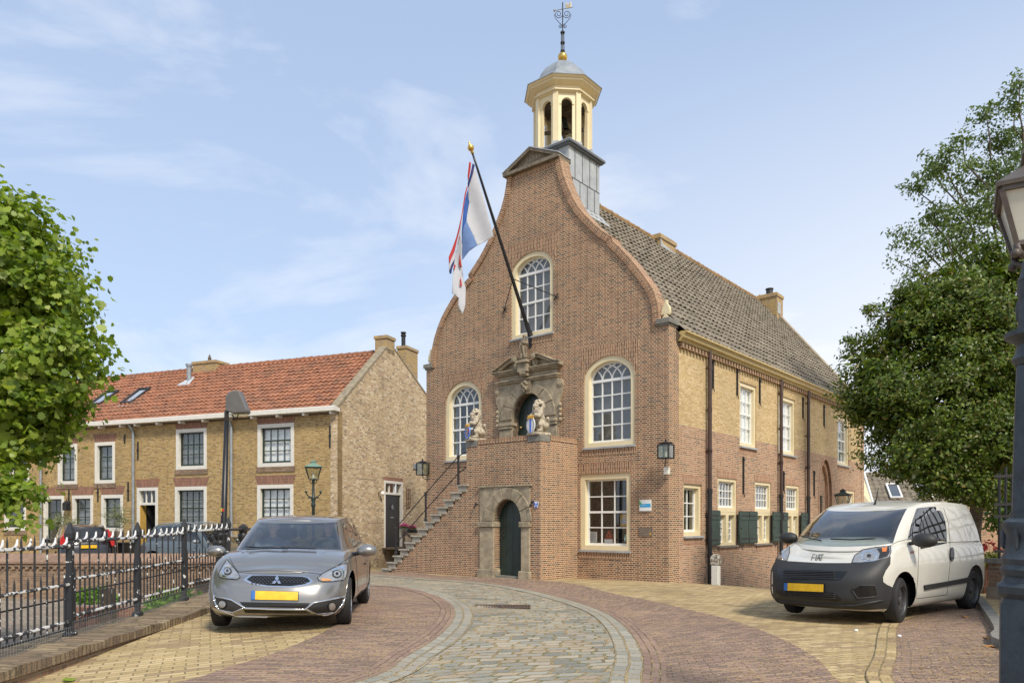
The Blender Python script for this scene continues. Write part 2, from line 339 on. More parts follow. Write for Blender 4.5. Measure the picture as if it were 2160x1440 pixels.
M['statue'] = mat('weathered brown statue stone', (.27, .22, .15), .85, var=.45, vs=9, bump=.6, bs=40)
M['pane'] = glass('window glass', boost=1.15)
M['pane_car'] = glass('car window glass', tint=(.74, .80, .80), boost=2.2, rough=.01)
M['pane_dark'] = glass('tinted car glass', tint=(.12, .14, .14), boost=2.2, rough=.01)
M['room'] = mat('dark room', (.022, .022, .022), .9, var=.5, vs=1.5)
M['blind'] = mat('grey window blind', (.19, .185, .175), .9, var=.08)
M['curtain'] = mat('white net curtain', (.90, .90, .87), .9, var=.12, vs=9)
M['curtain_g'] = mat('grey net curtain', (.22, .23, .22), .9, var=.35, vs=3)
M['wood'] = mat('grey brown weathered wood', (.13, .095, .065), .8, var=.3, vs=10, bump=.4)
M['tile_o'] = tilemat('orange clay tile', [(.27, .108, .055), (.32, .13, .066), (.29, .118, .06), (.22, .09, .05), (.35, .15, .08)], (.14, .085, .055), mossamt=.7)
M['tile_g'] = tilemat('grey brown clay tile', [(.18, .15, .11), (.22, .185, .14), (.145, .122, .092), (.26, .22, .165)], (.13, .12, .07), mossamt=.5)
M['ridge_moss'] = mat('lichen ridge tile', (.28, .17, .075), .9, var=.4, vs=6, bump=.5)
M['tyre'] = mat('tyre rubber', (.018, .018, .018), .75, var=.2)
M['rim'] = mat('alloy rim', (.38, .39, .40), .3, .9, var=.05)
M['steel'] = mat('grey steel wheel', (.12, .12, .12), .45, .6)
M['chrome'] = mat('chrome trim', (.75, .76, .78), .12, 1, var=.03)
M['plastic'] = mat('dark textured plastic', (.024, .0245, .025), .55, var=.15, bump=.15, bs=120)
M['blackgloss'] = mat('gloss black', (.008, .008, .009), .12, var=0)
M['lampglass'] = glass('clear headlamp cover', tint=(.97, .97, .97), boost=2.0)
M['lampsilver'] = mat('silver reflector', (.52, .51, .49), .28, .75, var=.25, vs=18)
M['plate'] = mat('yellow number plate', (.78, .47, .02), .4, var=.12, vs=14)
M['plateblue'] = mat('blue plate band', (.03, .14, .42), .4, var=0)
M['bark'] = mat('grey brown bark', (.11, .085, .06), .9, var=.4, vs=9, bump=.8, bs=20)
M['skin'] = mat('skin', (.52, .32, .23), .6, var=.08)
M['redlamp'] = mat('red tail lamp', (.5, .02, .02), .2, coat=.5, var=.1)
M['litglass'] = glass('old lantern glass', tint=(.80, .82, .76), rough=.03, boost=1.8)
# ---------------------------------------------------------------- ground height
CTRL = np.array([(-2.7, 8.8, .215), (-2.4, 11.3, .2), (-4.3, 7, .08), (-4.3, 9, .16), (-4.3, 11, .2), (-4.3, 5, .05), (-1, 6, .17), (2, 6, .14), (5, 6, .12), (8, 7, .12), (5.2, 10.2, .085), (7.1, 11.8, .09), (4.2, 11.3, .05), (9.5, 12, .12),
    (0, 12, .12), (2, 15, .04), (3.8, 17.9, .0), (.65, 18.5, .02), (-3.76, 22.2, -.05), (-2.5, 16, .07), (5.2, 19.5, -.18), (7.5, 22.3, -.53), (10, 25.5, -.8), (14, 30, -1.2), (9.5, 19, -.35), (12, 16, -.1), (14, 22, -.6), (18, 28, -1.1),
    (-5, 26, -.28), (-8, 26, -.33), (-15, 28, -.35), (-25, 33, -.4), (-5, 15, .08), (-5, 19, -.05), (-6, 23, -.2), (0, 0, .2), (-6, 0, .1), (6, 0, .15), (0, -8, .2), (14, 6, .15), (-14, 20, -.3), (-20, 12, -.3), (-3, 31, -.3), (8, 34, -.9), (22, 40, -1.2)], float)
def _tps(a, b):
    r2 = ((a[:, None, :] - b[None, :, :]) ** 2).sum(-1); return .5 * r2 * np.log(r2 + 1e-9)
_n = len(CTRL); _A = np.zeros((_n + 3, _n + 3)); _A[:_n, :_n] = _tps(CTRL[:, :2], CTRL[:, :2]) + np.eye(_n) * .3
_A[:_n, _n] = 1; _A[:_n, _n + 1:] = CTRL[:, :2]; _A[_n:, :_n] = _A[:_n, _n:].T
_wt = np.linalg.solve(_A, np.concatenate([CTRL[:, 2], [0, 0, 0]]))
def gz(x, y):
    p = np.array([[x, y]], float); z = float((_tps(p, CTRL[:, :2]) @ _wt[:_n])[0] + _wt[_n] + _wt[_n + 1] * x + _wt[_n + 2] * y)
    r = math.hypot(x - 0, y - 15); t = min(1, max(0, (r - 22) / 18)); t = t * t * (3 - 2 * t)
    z = max(-1.6, min(.6, z)); return z * (1 - t) + (-.7) * t
def gpt(px, py, off=0.0):
    d = ray(px, py); t = 10
    for _ in range(40):
        p = EYEV + d * t; z = gz(p.x, p.y); t2 = (EYE - z) / (-d.z) if d.z < 0 else t; t = .5 * t + .5 * t2
    p = EYEV + d * t; return Vector((p.x, p.y, gz(p.x, p.y) + off))
# ---------------------------------------------------------------- generic wall / window makers
def arcpts(u0, u1, zs, zt, n=24, inset=0.0):
    c = (u0 + u1) / 2; a = (u1 - u0) / 2 - inset; h = (zt - zs) - inset
    return [(c + a * math.cos(math.pi * i / n), zs + h * math.sin(math.pi * i / n)) for i in range(n + 1)]
def outline(u0, u1, z0, z1, zs=None, inset=0.0, ib=None):
    ib = inset if ib is None else ib
    if zs is None: return [(u0 + inset, z0 + ib), (u1 - inset, z0 + ib), (u1 - inset, z1 - inset), (u0 + inset, z1 - inset)]
    return [(u0 + inset, z0 + ib), (u1 - inset, z0 + ib)] + arcpts(u0, u1, zs, z1, inset=inset)
def bar(mb, W, u0, z0, u1, z1, wd, d0, d1, m=0):
    a = Vector((u0, z0)); b = Vector((u1, z1)); d = (b - a).normalized(); n = Vector((-d.y, d.x)) * wd / 2
    mb.prism([a + n, a - n, b - n, b + n], W, d0, d1, m)
def ring(mb, W, A, B, d0, d1, m=0):
    """frame between outline A (outer) and B (inner), same point count"""
    n = len(A); vs = [W(p[0], d, p[1]) for d in (d0, d1) for p in A] + [W(p[0], d, p[1]) for d in (d0, d1) for p in B]
    fs = []
    for i in range(n):
        j = (i + 1) % n
        fs += [(i, j, 2 * n + j, 2 * n + i), (n + i, 3 * n + i, 3 * n + j, n + j), (i, n + i, n + j, j), (2 * n + i, 2 * n + j, 3 * n + j, 3 * n + i)]
    mb.add(vs, fs, m)
def window(parent, W, u0, u1, z0, z1, zs=None, fw=.1, fb=None, cols=3, rows=(1, 1), tr=(), fm='white', sm='white', d0=.02, d1=.14, sd=.09, sw=.045, mw=.024, back='room', bd=.34, name='window', sill=None, tracery=False, meet=None, label=None, pane='pane', side=None):
    """rows: pane heights from the top; meet: index of row boundary that is a thick meeting rail"""
    mb = MB(); A = outline(u0, u1, z0, z1, zs); B = outline(u0, u1, z0, z1, zs, fw, fb)
    ring(mb, W, A, B, d0, d1); win = mb.build(name, M[fm], parent)
    if label: win['label'] = label
    fb_ = fw if fb is None else fb
    s = MB(); C = outline(u0, u1, z0, z1, zs, fw + sw, fb_ + sw * 1.3); ring(s, W, B, C, sd, sd + .05)
    a0, a1, b0 = u0 + fw + sw, u1 - fw - sw, z0 + fb_ + sw * 1.3
    b1 = (z1 - fw - sw) if zs is None else zs
    for i in range(1, cols):
        u = a0 + (a1 - a0) * i / cols; bar(s, W, u, b0, u, b1, mw, sd + .005, sd + .04)
    H = b1 - b0; tot = sum(rows); acc = 0
    for i, r_ in enumerate(rows[:-1]):
        acc += r_; z = b1 - H * acc / tot; th = mw
        if meet == i: th = .055
        bar(s, W, a0, z, a1, z, th, sd + (.0 if meet == i else .007), sd + .045)
    if zs is not None:
        bar(s, W, a0, zs, a1, zs, .07, sd - .005, sd + .05)
        Wd = a1 - a0; c = (a0 + a1) / 2; ah = Wd / 2; hh = (z1 - fw - sw) - zs; kz = hh / ah
        for i in range(1, cols):
            for sg in (1, -1):
                st = a0 + Wd * i / cols; cen = st + sg * ah; pts = []
                for k in range(15):
                    t = math.pi / 2 * k / 14
                    x = cen - sg * ah * math.cos(t); z = ah * math.sin(t)
                    if (x - c) ** 2 + z * z > ah * ah * 1.01: break
                    pts.append((x, zs + z * kz))
                for p, q in zip(pts[:-1], pts[1:]): bar(s, W, p[0], p[1], q[0], q[1], mw, sd + .006, sd + .04)
    s.build('sash', M[sm], win)
    g = MB(); g.prism(B, W, sd + .02, sd + .024); g.build('pane', M[pane], win)
    if sill:
        q = MB(); q.prism([(u0 - .02, z0 - .05), (u1 + .02, z0 - .05), (u1 + .02, z0 - .003), (u0 - .02, z0 - .003)], W, -.05, .1); q.build('sill', M[sill], win)
    if back:
        q = MB(); q.prism(outline(u0 - .05, u1 + .05, z0 - .05, z1 + .05), W, bd, bd + .03); q.build({'room': 'interior', 'blind': 'blind'}.get(back, 'curtain'), M[back], win)
    if side:   # drawn-back curtains at both sides, in front of the dark room
        for k in (0, 1):
            q = MB(); a = a0 if k == 0 else a1; sg = 1 if k == 0 else -1; wd = (a1 - a0) * side[1]; pts = []
            for i in range(13): pts.append((a + sg * wd * i / 12, bd - .10 + .025 * math.sin(i * 1.7)))
            rows_ = [[W(u, d, z) for u, d in pts] for z in (b0 - .05, (z1 - fw))]; q.grid(rows_); q.build('curtain', M[side[0]], win)
    return win
def wallmesh(name, m, parent, W, poly, holes=(), d0=0, d1=.35, **k):
    return MB().prism(poly, W, d0, d1, 0, holes).build(name, M[m] if isinstance(m, str) else m, parent, **k)
def panel(parent, name, m, W, poly, d0=-.004, d1=.03, **k):
    return MB().prism(poly, W, d0, d1).build(name, M[m], parent, **k)
# ================================================================= TOWN HALL
TH = Frame(((1411 - CX) / FPX * 17.9, 17.9, 0), R(-39.96))
th = empty('town_hall', TH.o, TH.rz, 'brown brick town hall with curved gable, bell turret and outside stair', 'town hall')
bpy.context.view_layer.update()
def F(px, py, y=0.0): p = TH.hit(1, y, px, py); return (p.x, p.z)
def S(px, py, x=0.0): p = TH.hit(0, x, px, py); return (p.y, p.z)
WF = lambda u, d, z: Vector((u, d, z))
WS = lambda u, d, z: Vector((-d, u, z))
TW = .36
xr = 0.0; xl = F(899.5, 850)[0]; XC = xl / 2; LEN = 16.3
zsh = F(1404, 680)[1]; zshl = F(905, 778)[1]; zsh = (zsh + zshl) / 2
# curved gable outline traced on the facade plane
rt = [(1390.6, 667), (1388.5, 650), (1385, 633.6), (1379.4, 615.6), (1369.7, 599), (1357, 581), (1343, 562.8), (1325, 542), (1307, 523), (1293, 510.5), (1291, 501.5), (1270.7, 489), (1255, 476), (1236, 457), (1220.5, 438), (1209, 419), (1197, 393), (1189, 370), (1184, 350), (1181.5, 334)]
lt = [(1073, 374), (1070.5, 394), (1067, 415), (1060, 441), (1050, 468), (1037, 500), (1024, 526), (1012, 548), (1001, 565), (990.4, 580.8), (992.5, 586.4), (981.4, 598), (966, 616), (955, 633), (943.9, 652), (934, 671), (925.8, 692), (918.9, 714), (914, 737), (911.5, 760), (911, 770)]
RT = [F(*p) for p in rt]; LT = [F(*p) for p in lt]
# symmetrical: average the two traced sides about the axis
RT[0] = (RT[0][0], zsh); LT[-1] = (LT[-1][0], zsh)
gable = [(xl, -2.2), (xr, -2.2), (xr, zsh)] + RT + LT + [(xl, zsh)]
# openings
def rect_from(fn, a, b, c, d):
    """four traced corners (tl,tr,br,bl) -> u0,u1,z0,z1"""
    a, b, c, d = fn(*a), fn(*b), fn(*c), fn(*d)
    return ((a[0] + d[0]) / 2, (b[0] + c[0]) / 2, (c[1] + d[1]) / 2, (a[1] + b[1]) / 2)
wl = (F(939.7, 900)[0], F(1016, 900)[0], (F(939.7, 972)[1]), F(976, 804)[1], F(939.7, 856)[1])
wc = (F(1078.5, 640)[0], F(1167, 640)[0], F(1076.7, 718)[1], F(1132, 527.5)[1], F(1081, 583)[1])
wr = (F(1231.5, 850)[0], F(1339, 850)[0], F(1231, 945)[1], F(1293, 748)[1], F(1234, 806)[1])
wb = rect_from(F, (1225, 1001.5), (1332, 995.7), (1328, 1161), (1223, 1159))
pd0, pd1, pdz0 = F(1084, 900)[0], F(1149.5, 900)[0], F(1116, 935)[1]
pdt, pds = F(1118, 829)[1], F(1084.5, 886)[1]
holes = [outline(wl[0], wl[1], wl[2], wl[3], wl[4]), outline(wc[0], wc[1], wc[2], wc[3], wc[4]), outline(wr[0], wr[1], wr[2], wr[3], wr[4]), outline(*wb), outline(pd0, pd1, pdz0, pdt, pds)]
wallmesh('front_wall', 'brick_front', th, WF, gable, holes, 0, TW)
# projecting brick coping that follows the curve
def coping(pts, side):
    mb = MB(); n = len(pts)
    for i in range(n - 1):
        a, b = Vector(pts[i]), Vector(pts[i + 1]); d = (b - a)
        if d.length < .02: continue
        nn = Vector((d.y, -d.x)).normalized() * side
        if nn.x * side < 0 and abs(nn.x) > .4: nn = -nn
        mb.prism([a - nn * .16, b - nn * .16, b + nn * .02, a + nn * .02], WF, -.045, TW + .02)
    return mb
def smooth_pts(p):
    out = []
    for i in range(len(p) - 1):
        out.append(p[i]); 
        if (Vector(p[i]) - Vector(p[i + 1])).length > .25: out.append(((p[i][0] + p[i + 1][0]) / 2, (p[i][1] + p[i + 1][1]) / 2))
    return out + [p[-1]]
M['brick_edge'] = brick('gable edge brick', RED[:5], MORT, bw=.3, rh=.052, ms=.0085, squash=1, mott=.1)
def coping2(name, pts, flip):
    # a swept strip with one continuous brick pattern: u across, v along the curve
    mb = MB(); A = []; acc = 0; rows = []; uvs = []
    pts = [Vector(p) for p in pts]
    for i, p in enumerate(pts):
        d = (pts[min(i + 1, len(pts) - 1)] - pts[max(i - 1, 0)]).normalized(); n_ = Vector((d.y, -d.x))
        if (n_.x < 0) != flip: n_ = -n_
        if i: acc += (p - pts[i - 1]).length
        o = p + n_ * .02; q = p - n_ * .15
        prof = [(q, -.0), (q, -.05), (o, -.05), (o, TW + .02), (q, TW + .02)]
        rows.append([WF(a.x, dd, a.y) for a, dd in prof]); uvs.append([(k, acc) for k in (0, .05, .22, .22 + TW, .4 + TW)])
    mb.grid(rows, uvs=uvs); return mb.build(name, M['brick_edge'], th, recalc=True)
coping2('gable_edge', RT[:11], False); coping2('gable_edge', RT[10:], False); coping2('gable_edge', LT[:10], True); coping2('gable_edge', LT[9:], True)
# soldier course under the pediment
zpb = (F(1080.3, 382.8)[1] + F(1175.4, 346.7)[1]) / 2; zpt = (F(1074, 374.4)[1] + F(1176.8, 335.6)[1]) / 2
panel(th, 'soldier_course', 'brick_front_v', WF, [(LT[0][0] + .12, zpb), (RT[-1][0] - .12, zpb), (RT[-1][0] - .12, zpt - .003), (LT[0][0] + .12, zpt - .003)])
# pediment with the year
ped = MB(); pl, pr = F(1067, 371)[0], F(1183, 330)[0]; pz0 = zpt; pz1 = pz0 + .09; pap = F(1122, 316.8)[1]; pxc = (pl + pr) / 2
ped.prism([(pl, pz0), (pr, pz0), (pr, pz1), (pl, pz1)], WF, -.14, TW + .1)
ped.prism([(pl + .1, pz1), (pr - .1, pz1), (pxc, pap - .03)], WF, -.03, TW + .05)
for sg in (-1, 1):
    e = pl if sg < 0 else pr
    ped.prism([(e, pz1), (e - sg * .16, pz1), (pxc, pap - .05), (pxc, pap + .02)], WF, -.135, TW + .08)
ped.build('pediment', M['stone_d'], th)
ped2 = MB()
for sg in (-1, 1):
    e = pl if sg < 0 else pr
    ped2.prism([(e + sg * .02, pz1 + .004), (pxc, pap + .024), (pxc, pap + .05), (e + sg * .02, pz1 + .03)], WF, -.15, TW + .1)
ped2.build('lead_flashing', M['lead'], th)
def text3d(name, body, parent, W, u, z, size, m, d=-.03, ext=.008, right=None, skew=0):
    cu = bpy.data.curves.new(name, 'FONT'); cu.body = body; cu.size = size; cu.extrude = ext; cu.align_x = 'CENTER'; cu.align_y = 'CENTER'
    if skew: cu.shear = skew
    to = bpy.data.objects.new(name, cu); COL.objects.link(to)
    dg = bpy.context.evaluated_depsgraph_get(); me = bpy.data.meshes.new_from_object(to.evaluated_get(dg)); bpy.data.objects.remove(to)
    for v in me.vertices: v.co = W(u + v.co.x, d - v.co.z, z + v.co.y)
    me.materials.clear(); me.materials.append(M[m]); o = bpy.data.objects.new(name, me); COL.objects.link(o); o.parent = parent; return o
text3d('carved_date', '1623', th, WF, pxc, pz1 + .16, .2, 'stone_l', -.03, .006)
# fans of upright brick over the openings
def fan(w_, tl, tr, name='brick_arch'):
    a = arcpts(w_[0], w_[1], w_[4], w_[3], 20); zt = (F(*tl)[1] + F(*tr)[1]) / 2
    poly = [(w_[1] + .02, w_[4] - .02)] + [(F(*tr)[0], zt), (F(*tl)[0], zt), (w_[0] - .02, w_[4] - .02)] + [(x, z) for x, z in reversed(a)]
    panel(th, name, 'brick_front_v', WF, poly, -.005, .02)
fan(wl, (933.5, 792.1), (1022.4, 776.1)); fan(wc, (1073, 521.6), (1180, 487.4)); fan(wr, (1223, 737), (1348.5, 713))
zt = (F(1219.5, 978)[1] + F(1336, 972)[1]) / 2
panel(th, 'brick_arch', 'brick_front_v', WF, [(wb[0], wb[3] + .003), (wb[1], wb[3] + .003), (wb[1] + .09, zt), (wb[0] - .09, zt)], -.005, .02)
for w_ in (wl, wc, wr, wb):
    panel(th, 'brick_sill_course', 'brick_front_v', WF, [(w_[0] - .05, w_[2] - .21), (w_[1] + .05, w_[2] - .21), (w_[1] + .05, w_[2] - .055), (w_[0] - .05, w_[2] - .055)], -.012, .02)
kw = dict(fm='cream', cols=4, rows=(1, 1, 1, 1), meet=1, d0=.03, d1=.2, sd=.15, fw=.13, fb=.12, mw=.03, sill='lead')
window(th, WF, wl[0], wl[1], wl[2], wl[3], wl[4], back='room', side=('curtain_g', .18), **kw)
window(th, WF, wc[0], wc[1], wc[2], wc[3], wc[4], back='blind', **kw)
window(th, WF, wr[0], wr[1], wr[2], wr[3], wr[4], back='blind', **kw)
bw_ = window(th, WF, *wb, fm='cream', cols=3, rows=(1, 1, 1, 1), meet=1, d0=.03, d1=.2, sd=.15, fw=.13, fb=.12, mw=.028, sill='lead', back='room', bd=.9)
# the quoin at the corner (dark brick turning into the side wall)
zy = 3.85
eav = F(1423, 703)[1]
zE = S(1424, 706)[1]       # underside of gutter
zE = (zE + S(1704, 836)[1]) / 2
# side wall openings
def RS(*a): return rect_from(S, *a)
su = [RS((1561, 801), (1596.5, 815), (1596.5, 946), (1562.5, 938)), RS((1643, 833), (1678, 846.4), (1679.3, 965), (1645, 958)), RS((1766.4, 875.5), (1790.7, 884), (1792, 981.8), (1769, 978))]
zu0 = sum(x[2] for x in su) / 3; zu1 = sum(x[3] for x in su) / 3
su = [(x[0], x[1], zu0, zu1) for x in su]
s0 = RS((1444.4, 1019.4), (1482.6, 1021.5), (1481, 1129), (1442.4, 1130.6))
sk = [RS((1516, 1007.6), (1555.6, 1010.4), (1554.9, 1152), (1514.6, 1153.5)), RS((1593, 1015), (1627, 1017), (1627.8, 1145), (1594.4, 1146.5)), RS((1658.8, 1022), (1687, 1024), (1687, 1137), (1658.8, 1140))]
zk0 = sum(x[2] for x in sk) / 3; zk1 = sum(x[3] for x in sk) / 3
sk = [(x[0], x[1], zk0, zk1) for x in sk]
s4 = RS((1786.7, 1034), (1803.9, 1035), (1803, 1085), (1787, 1085))
nu0, nu1 = S(1730, 1030)[0], S(1755.5, 1030)[0]; nz1 = S(1741, 968)[1]; nz0 = S(1741, 1110)[1]; nzs = nz1 - (nu1 - nu0) * .95
def gothic(u0, u1, z0, zs, z1, n=8):
    c = (u0 + u1) / 2; w_ = u1 - u0; pts = [(u0, z0), (u1, z0)]
    for i in range(n + 1):
        t = i / n; pts.append((u1 - (w_ / 2) * (1 - math.cos(t * math.pi / 2 * .95)) / (1 - math.cos(math.pi / 2 * .95)), zs + (z1 - zs) * math.sin(t * math.pi / 2 * .95) / math.sin(math.pi / 2 * .95)))
    for i in range(n - 1, -1, -1):
        t = i / n; pts.append((u0 + (w_ / 2) * (1 - math.cos(t * math.pi / 2 * .95)) / (1 - math.cos(math.pi / 2 * .95)), zs + (z1 - zs) * math.sin(t * math.pi / 2 * .95) / math.sin(math.pi / 2 * .95)))
    return pts
YQ = .34     # quoin return
sideholes_red = [outline(*s0)] + [outline(*x) for x in sk] + [outline(*s4), gothic(nu0, nu1, nz0, nzs, nz1)]
# lower red wall and upper yellow wall meet at zy; the three tall windows cross the line
def clip(win, lo, hi):
    return (win[0], win[1], max(win[2], lo), min(win[3], hi))
# red part polygon with notches for the tall windows
poly = [(YQ + .0, -2.2), (LEN, -2.2), (LEN, zy)]
for x in reversed(su): poly += [(x[1], zy), (x[1], x[2]), (x[0], x[2]), (x[0], zy)]
poly += [(YQ, zy)]
wallmesh('side_wall', 'brick_side', th, WS, poly, sideholes_red, .02, TW)
poly = [(YQ + .0, zE + .3), (LEN, zE + .3), (LEN, zy)]
poly = [(YQ, zy)]
for x in su: poly += [(x[0], zy), (x[0], x[3]), (x[1], x[3]), (x[1], zy)]
poly += [(LEN, zy), (LEN, zE), (YQ, zE)]
wallmesh('side_wall_upper', 'brick_yellow', th, WS, poly, (), .02, TW, )
wallmesh('corner_return', 'brick_front', th, WS, [(TW + .003, -2.2), (TW + .14, -2.2), (TW + .14, zE), (TW + .003, zE)], (), 0, TW - .02)
# far walls
MB().box(xl, xl + TW, TW, LEN, -2.2, zE).build('far_side_wall', M['brick_side'], th)
ZR = 11.2; XG = .16
back = [(xl, -2.2), (xr, -2.2), (xr, zE + .1), (XC + .02, ZR - .0), (XC - .02, ZR - .0), (xl, zE + .1)]
wallmesh('rear_wall', 'brick_side', th, lambda u, d, z: Vector((u, LEN + d, z)), [(u, z) for u, z in back], (), 0.003, TW)
# rear gable coping, proud of the roof
rc = MB()
for sg in (1, -1):
    e = xr + .12 if sg > 0 else xl - .12; pk = XC + sg * .0
    rc.prism([(e, zE + .05), (e, zE + .36), (pk, ZR + .30), (pk, ZR + .0)], lambda u, d, z: Vector((u, LEN + d, z)), -.12, TW + .02)
rc.build('gable_coping', M['stone'], th)
# upper side windows
for i, x in enumerate(su):
    window(th, WS, *x, fm='cream', cols=3 if i != 9 else 3, rows=(1, 1, 1.1, 1.1), meet=1, d0=.05, d1=.2, sd=.13, fw=.11, mw=.026, back='curtain' if i < 2 else 'curtain_g', bd=.2, sill='lead', label='tall sash window of the yellow upper wall')
window(th, WS, *s0, fm='cream', cols=2, rows=(1, 1, 1), d0=.06, d1=.22, sd=.17, fw=.1, mw=.026, back='room', sill='lead')
for x in sk:
    # cross window: barred light above, two leaves below
    u0, u1, z0, z1 = x; zt_ = z0 + (z1 - z0) * .525; um = (u0 + u1) / 2
    w_ = window(th, WS, u0, u1, zt_ - .05, z1, fm='cream', cols=5, rows=(1, 1, 1), d0=.04, d1=.2, sd=.11, fw=.09, fb=.12, mw=.024, back='room', name='cross_window')
    window(w_, WS, u0 + .0, um + .04, z0, zt_ - .054, fm='cream', cols=2, rows=(1, 1, 1, 1), d0=.04, d1=.2, sd=.15, fw=.08, mw=.022, sw=.03, back=None, name='casement')
    window(w_, WS, um + .044, u1, z0, zt_ - .054, fm='cream', cols=2, rows=(1, 1, 1, 1), d0=.04, d1=.2, sd=.15, fw=.08, mw=.022, sw=.03, back=None, name='casement')
    MB().box(-.38, -.36, u0, u1, z0, zt_).build('interior', M['room'], w_)
    MB().box(-.1, .05, u0 - .02, u1 + .02, z0 - .05, z0 - .003).build('sill', M['bluestone'], w_)
window(th, WS, *s4, fm='cream', cols=2, rows=(1, 1, 1), d0=.04, d1=.2, sd=.12, fw=.1, back='room')
for (u0, u1, z0, z1) in su + [s0] + sk + [s4]:
    mt = 'brick_side_v'
    panel(th, 'brick_arch', mt, WS, [(u0 - .02, z1 + .003), (u1 + .02, z1 + .003), (u1 + .05, z1 + .2), (u0 - .05, z1 + .2)], .013, .03) if z1 < zy else panel(th, 'brick_arch', 'brick_yellow', WS, [(u0 - .02, z1 + .003), (u1 + .02, z1 + .003), (u1 + .05, z1 + .17), (u0 - .05, z1 + .17)], .013, .03)
    panel(th, 'brick_sill_course', mt, WS, [(u0 - .04, z0 - .2), (u1 + .04, z0 - .2), (u1 + .04, z0 - .053), (u0 - .04, z0 - .053)], .012, .03)
# pointed niche: stepped brick rings, blind back with a narrow leaded light
g0 = gothic(nu0 - .12, nu1 + .12, nz0, nzs, nz1 + .14); g1 = gothic(nu0, nu1, nz0, nzs, nz1); g2 = gothic(nu0 + .14, nu1 - .14, nz0, nzs - .03, nz1 - .2)
mb = MB(); ring(mb, WS, g0, g1, .008, .1); ring(mb, WS, g1, g2, .1, .2); mb.build('pointed_niche', M['brick_side_v'], th)
nb = MB(); nb.prism(g2, WS, .2, .3); nb.build('niche_infill', M['brick_side'], th)
nb = MB(); nb.prism([((nu0 + nu1) / 2 - .11, nz0), ((nu0 + nu1) / 2 + .11, nz0), ((nu0 + nu1) / 2 + .11, nz1 - 1.3), ((nu0 + nu1) / 2 - .11, nz1 - 1.3)], WS, .17, .21); nb.build('niche_light', M['blackgloss'], th)
# shutters
for a, b, hs, dd in ((1497, 1520, 1, .10), (1560.4, 1579.9, -1, .10), (1580.8, 1598.6, 1, .10), (1631.4, 1647.5, -1, .10), (1652.8, 1663, 1, .10), (1692, 1706.7, -1, .1)):
    u0, u1 = S(a, 1110, dd)[0], S(b, 1110, dd)[0]; z1_ = S(1572, 1077.5, .1)[1]; z0_ = S(1572, 1146.5, .1)[1]
    mb = MB(); nn = 4
    for i in range(nn):
        p, q = u0 + (u1 - u0) * i / nn, u0 + (u1 - u0) * (i + 1) / nn; mb.box(.06, .088, p + .003, q - .003, z0_, z1_)
    mb.box(.089, .104, u0 + .005, u1 - .005, z1_ - .24, z1_ - .02); mb.box(.089, .104, u0 + .005, u1 - .005, z0_ + .03, z0_ + .26)
    sh = mb.build('shutter', M['shutter'], th)
    uh = u0 if hs > 0 else u1; ue = u1 if hs > 0 else u0
    mb = MB()
    for zz in (z0_ + .15, z1_ - .13): mb.box(-.02, .11, uh - .015, uh + .015, zz - .03, zz + .03); mb.box(.105, .112, min(uh, uh + (ue - uh) * .8), max(uh, uh + (ue - uh) * .8), zz - .015, zz + .015)
    mb.tube([(.11, ue - .06 * hs, (z0_ + z1_) / 2), (.15, ue - .02 * hs, (z0_ + z1_) / 2 - .02)], .012); mb.tube([(.03, uh + (ue - uh) * .7, z0_ - .02), (.1, uh + (ue - uh) * .75, z0_ - .07), (.12, uh + (ue - uh) * .8, z0_ - .16)], .012, 6)
    mb.build('hinge', M['iron'], sh)
# gutter, corbel course, down pipes
gz0 = zE
prof = [(-.02, gz0), (.10, gz0), (.12, gz0 + .05), (.19, gz0 + .08), (.21, gz0 + .15), (.27, gz0 + .19), (.27, gz0 + .23), (.10, gz0 + .23), (-.02, gz0 + .12)]
mb = MB(); n = len(prof); vs = [Vector((x, y, z)) for y in (TW + .03, LEN + .1) for x, z in prof]
mb.add(vs, [(i, (i + 1) % n, n + (i + 1) % n, n + i) for i in range(n)] + [tuple(range(n)), tuple(range(2 * n - 1, n - 1, -1))]); mb.build('gutter', M['gutter'], th, smooth=False)
mb = MB(); y = YQ + .2
while y < LEN - .1: mb.box(.0, .085, y, y + .09, gz0 - .13, gz0 - .002); y += .18
mb.box(-.03, .03, YQ + .15, LEN, gz0 - .06, gz0 - .004); mb.build('corbel_course', M['brick_front'], th)
for pxp in (1497, 1647.5, 1705):
    u = S(pxp, 1000, .09)[0]; zb = gz(*(TH.M @ Vector((.1, u, 0))).xy) - .05; zc = S(1495, 1030, .1)[1]
    mb = MB(); mb.cyl((.095, u, zc), (.095, u, gz0 + .02), .055, n=12)
    for zz in (gz0 - .45, gz0 - 1.55, gz0 - 2.6, zc + .9): mb.cyl((.095, u, zz), (.095, u, zz + .1), .064, n=12); mb.box(-.02, .1, u - .02, u + .02, zz + .03, zz + .06)
    pp = mb.build('downpipe', M['brownpipe'], th, smooth=True, angle=40)
    mb = MB(); mb.cyl((.095, u, zb), (.095, u, zc), .06, n=12); mb.cyl((.095, u, zc - .12), (.095, u, zc), .072, n=12); mb.cyl((.095, u, zb + .75), (.095, u, zb + .85), .072, n=12); mb.build('cast_iron_foot', M['iron'], pp, smooth=True, angle=40)
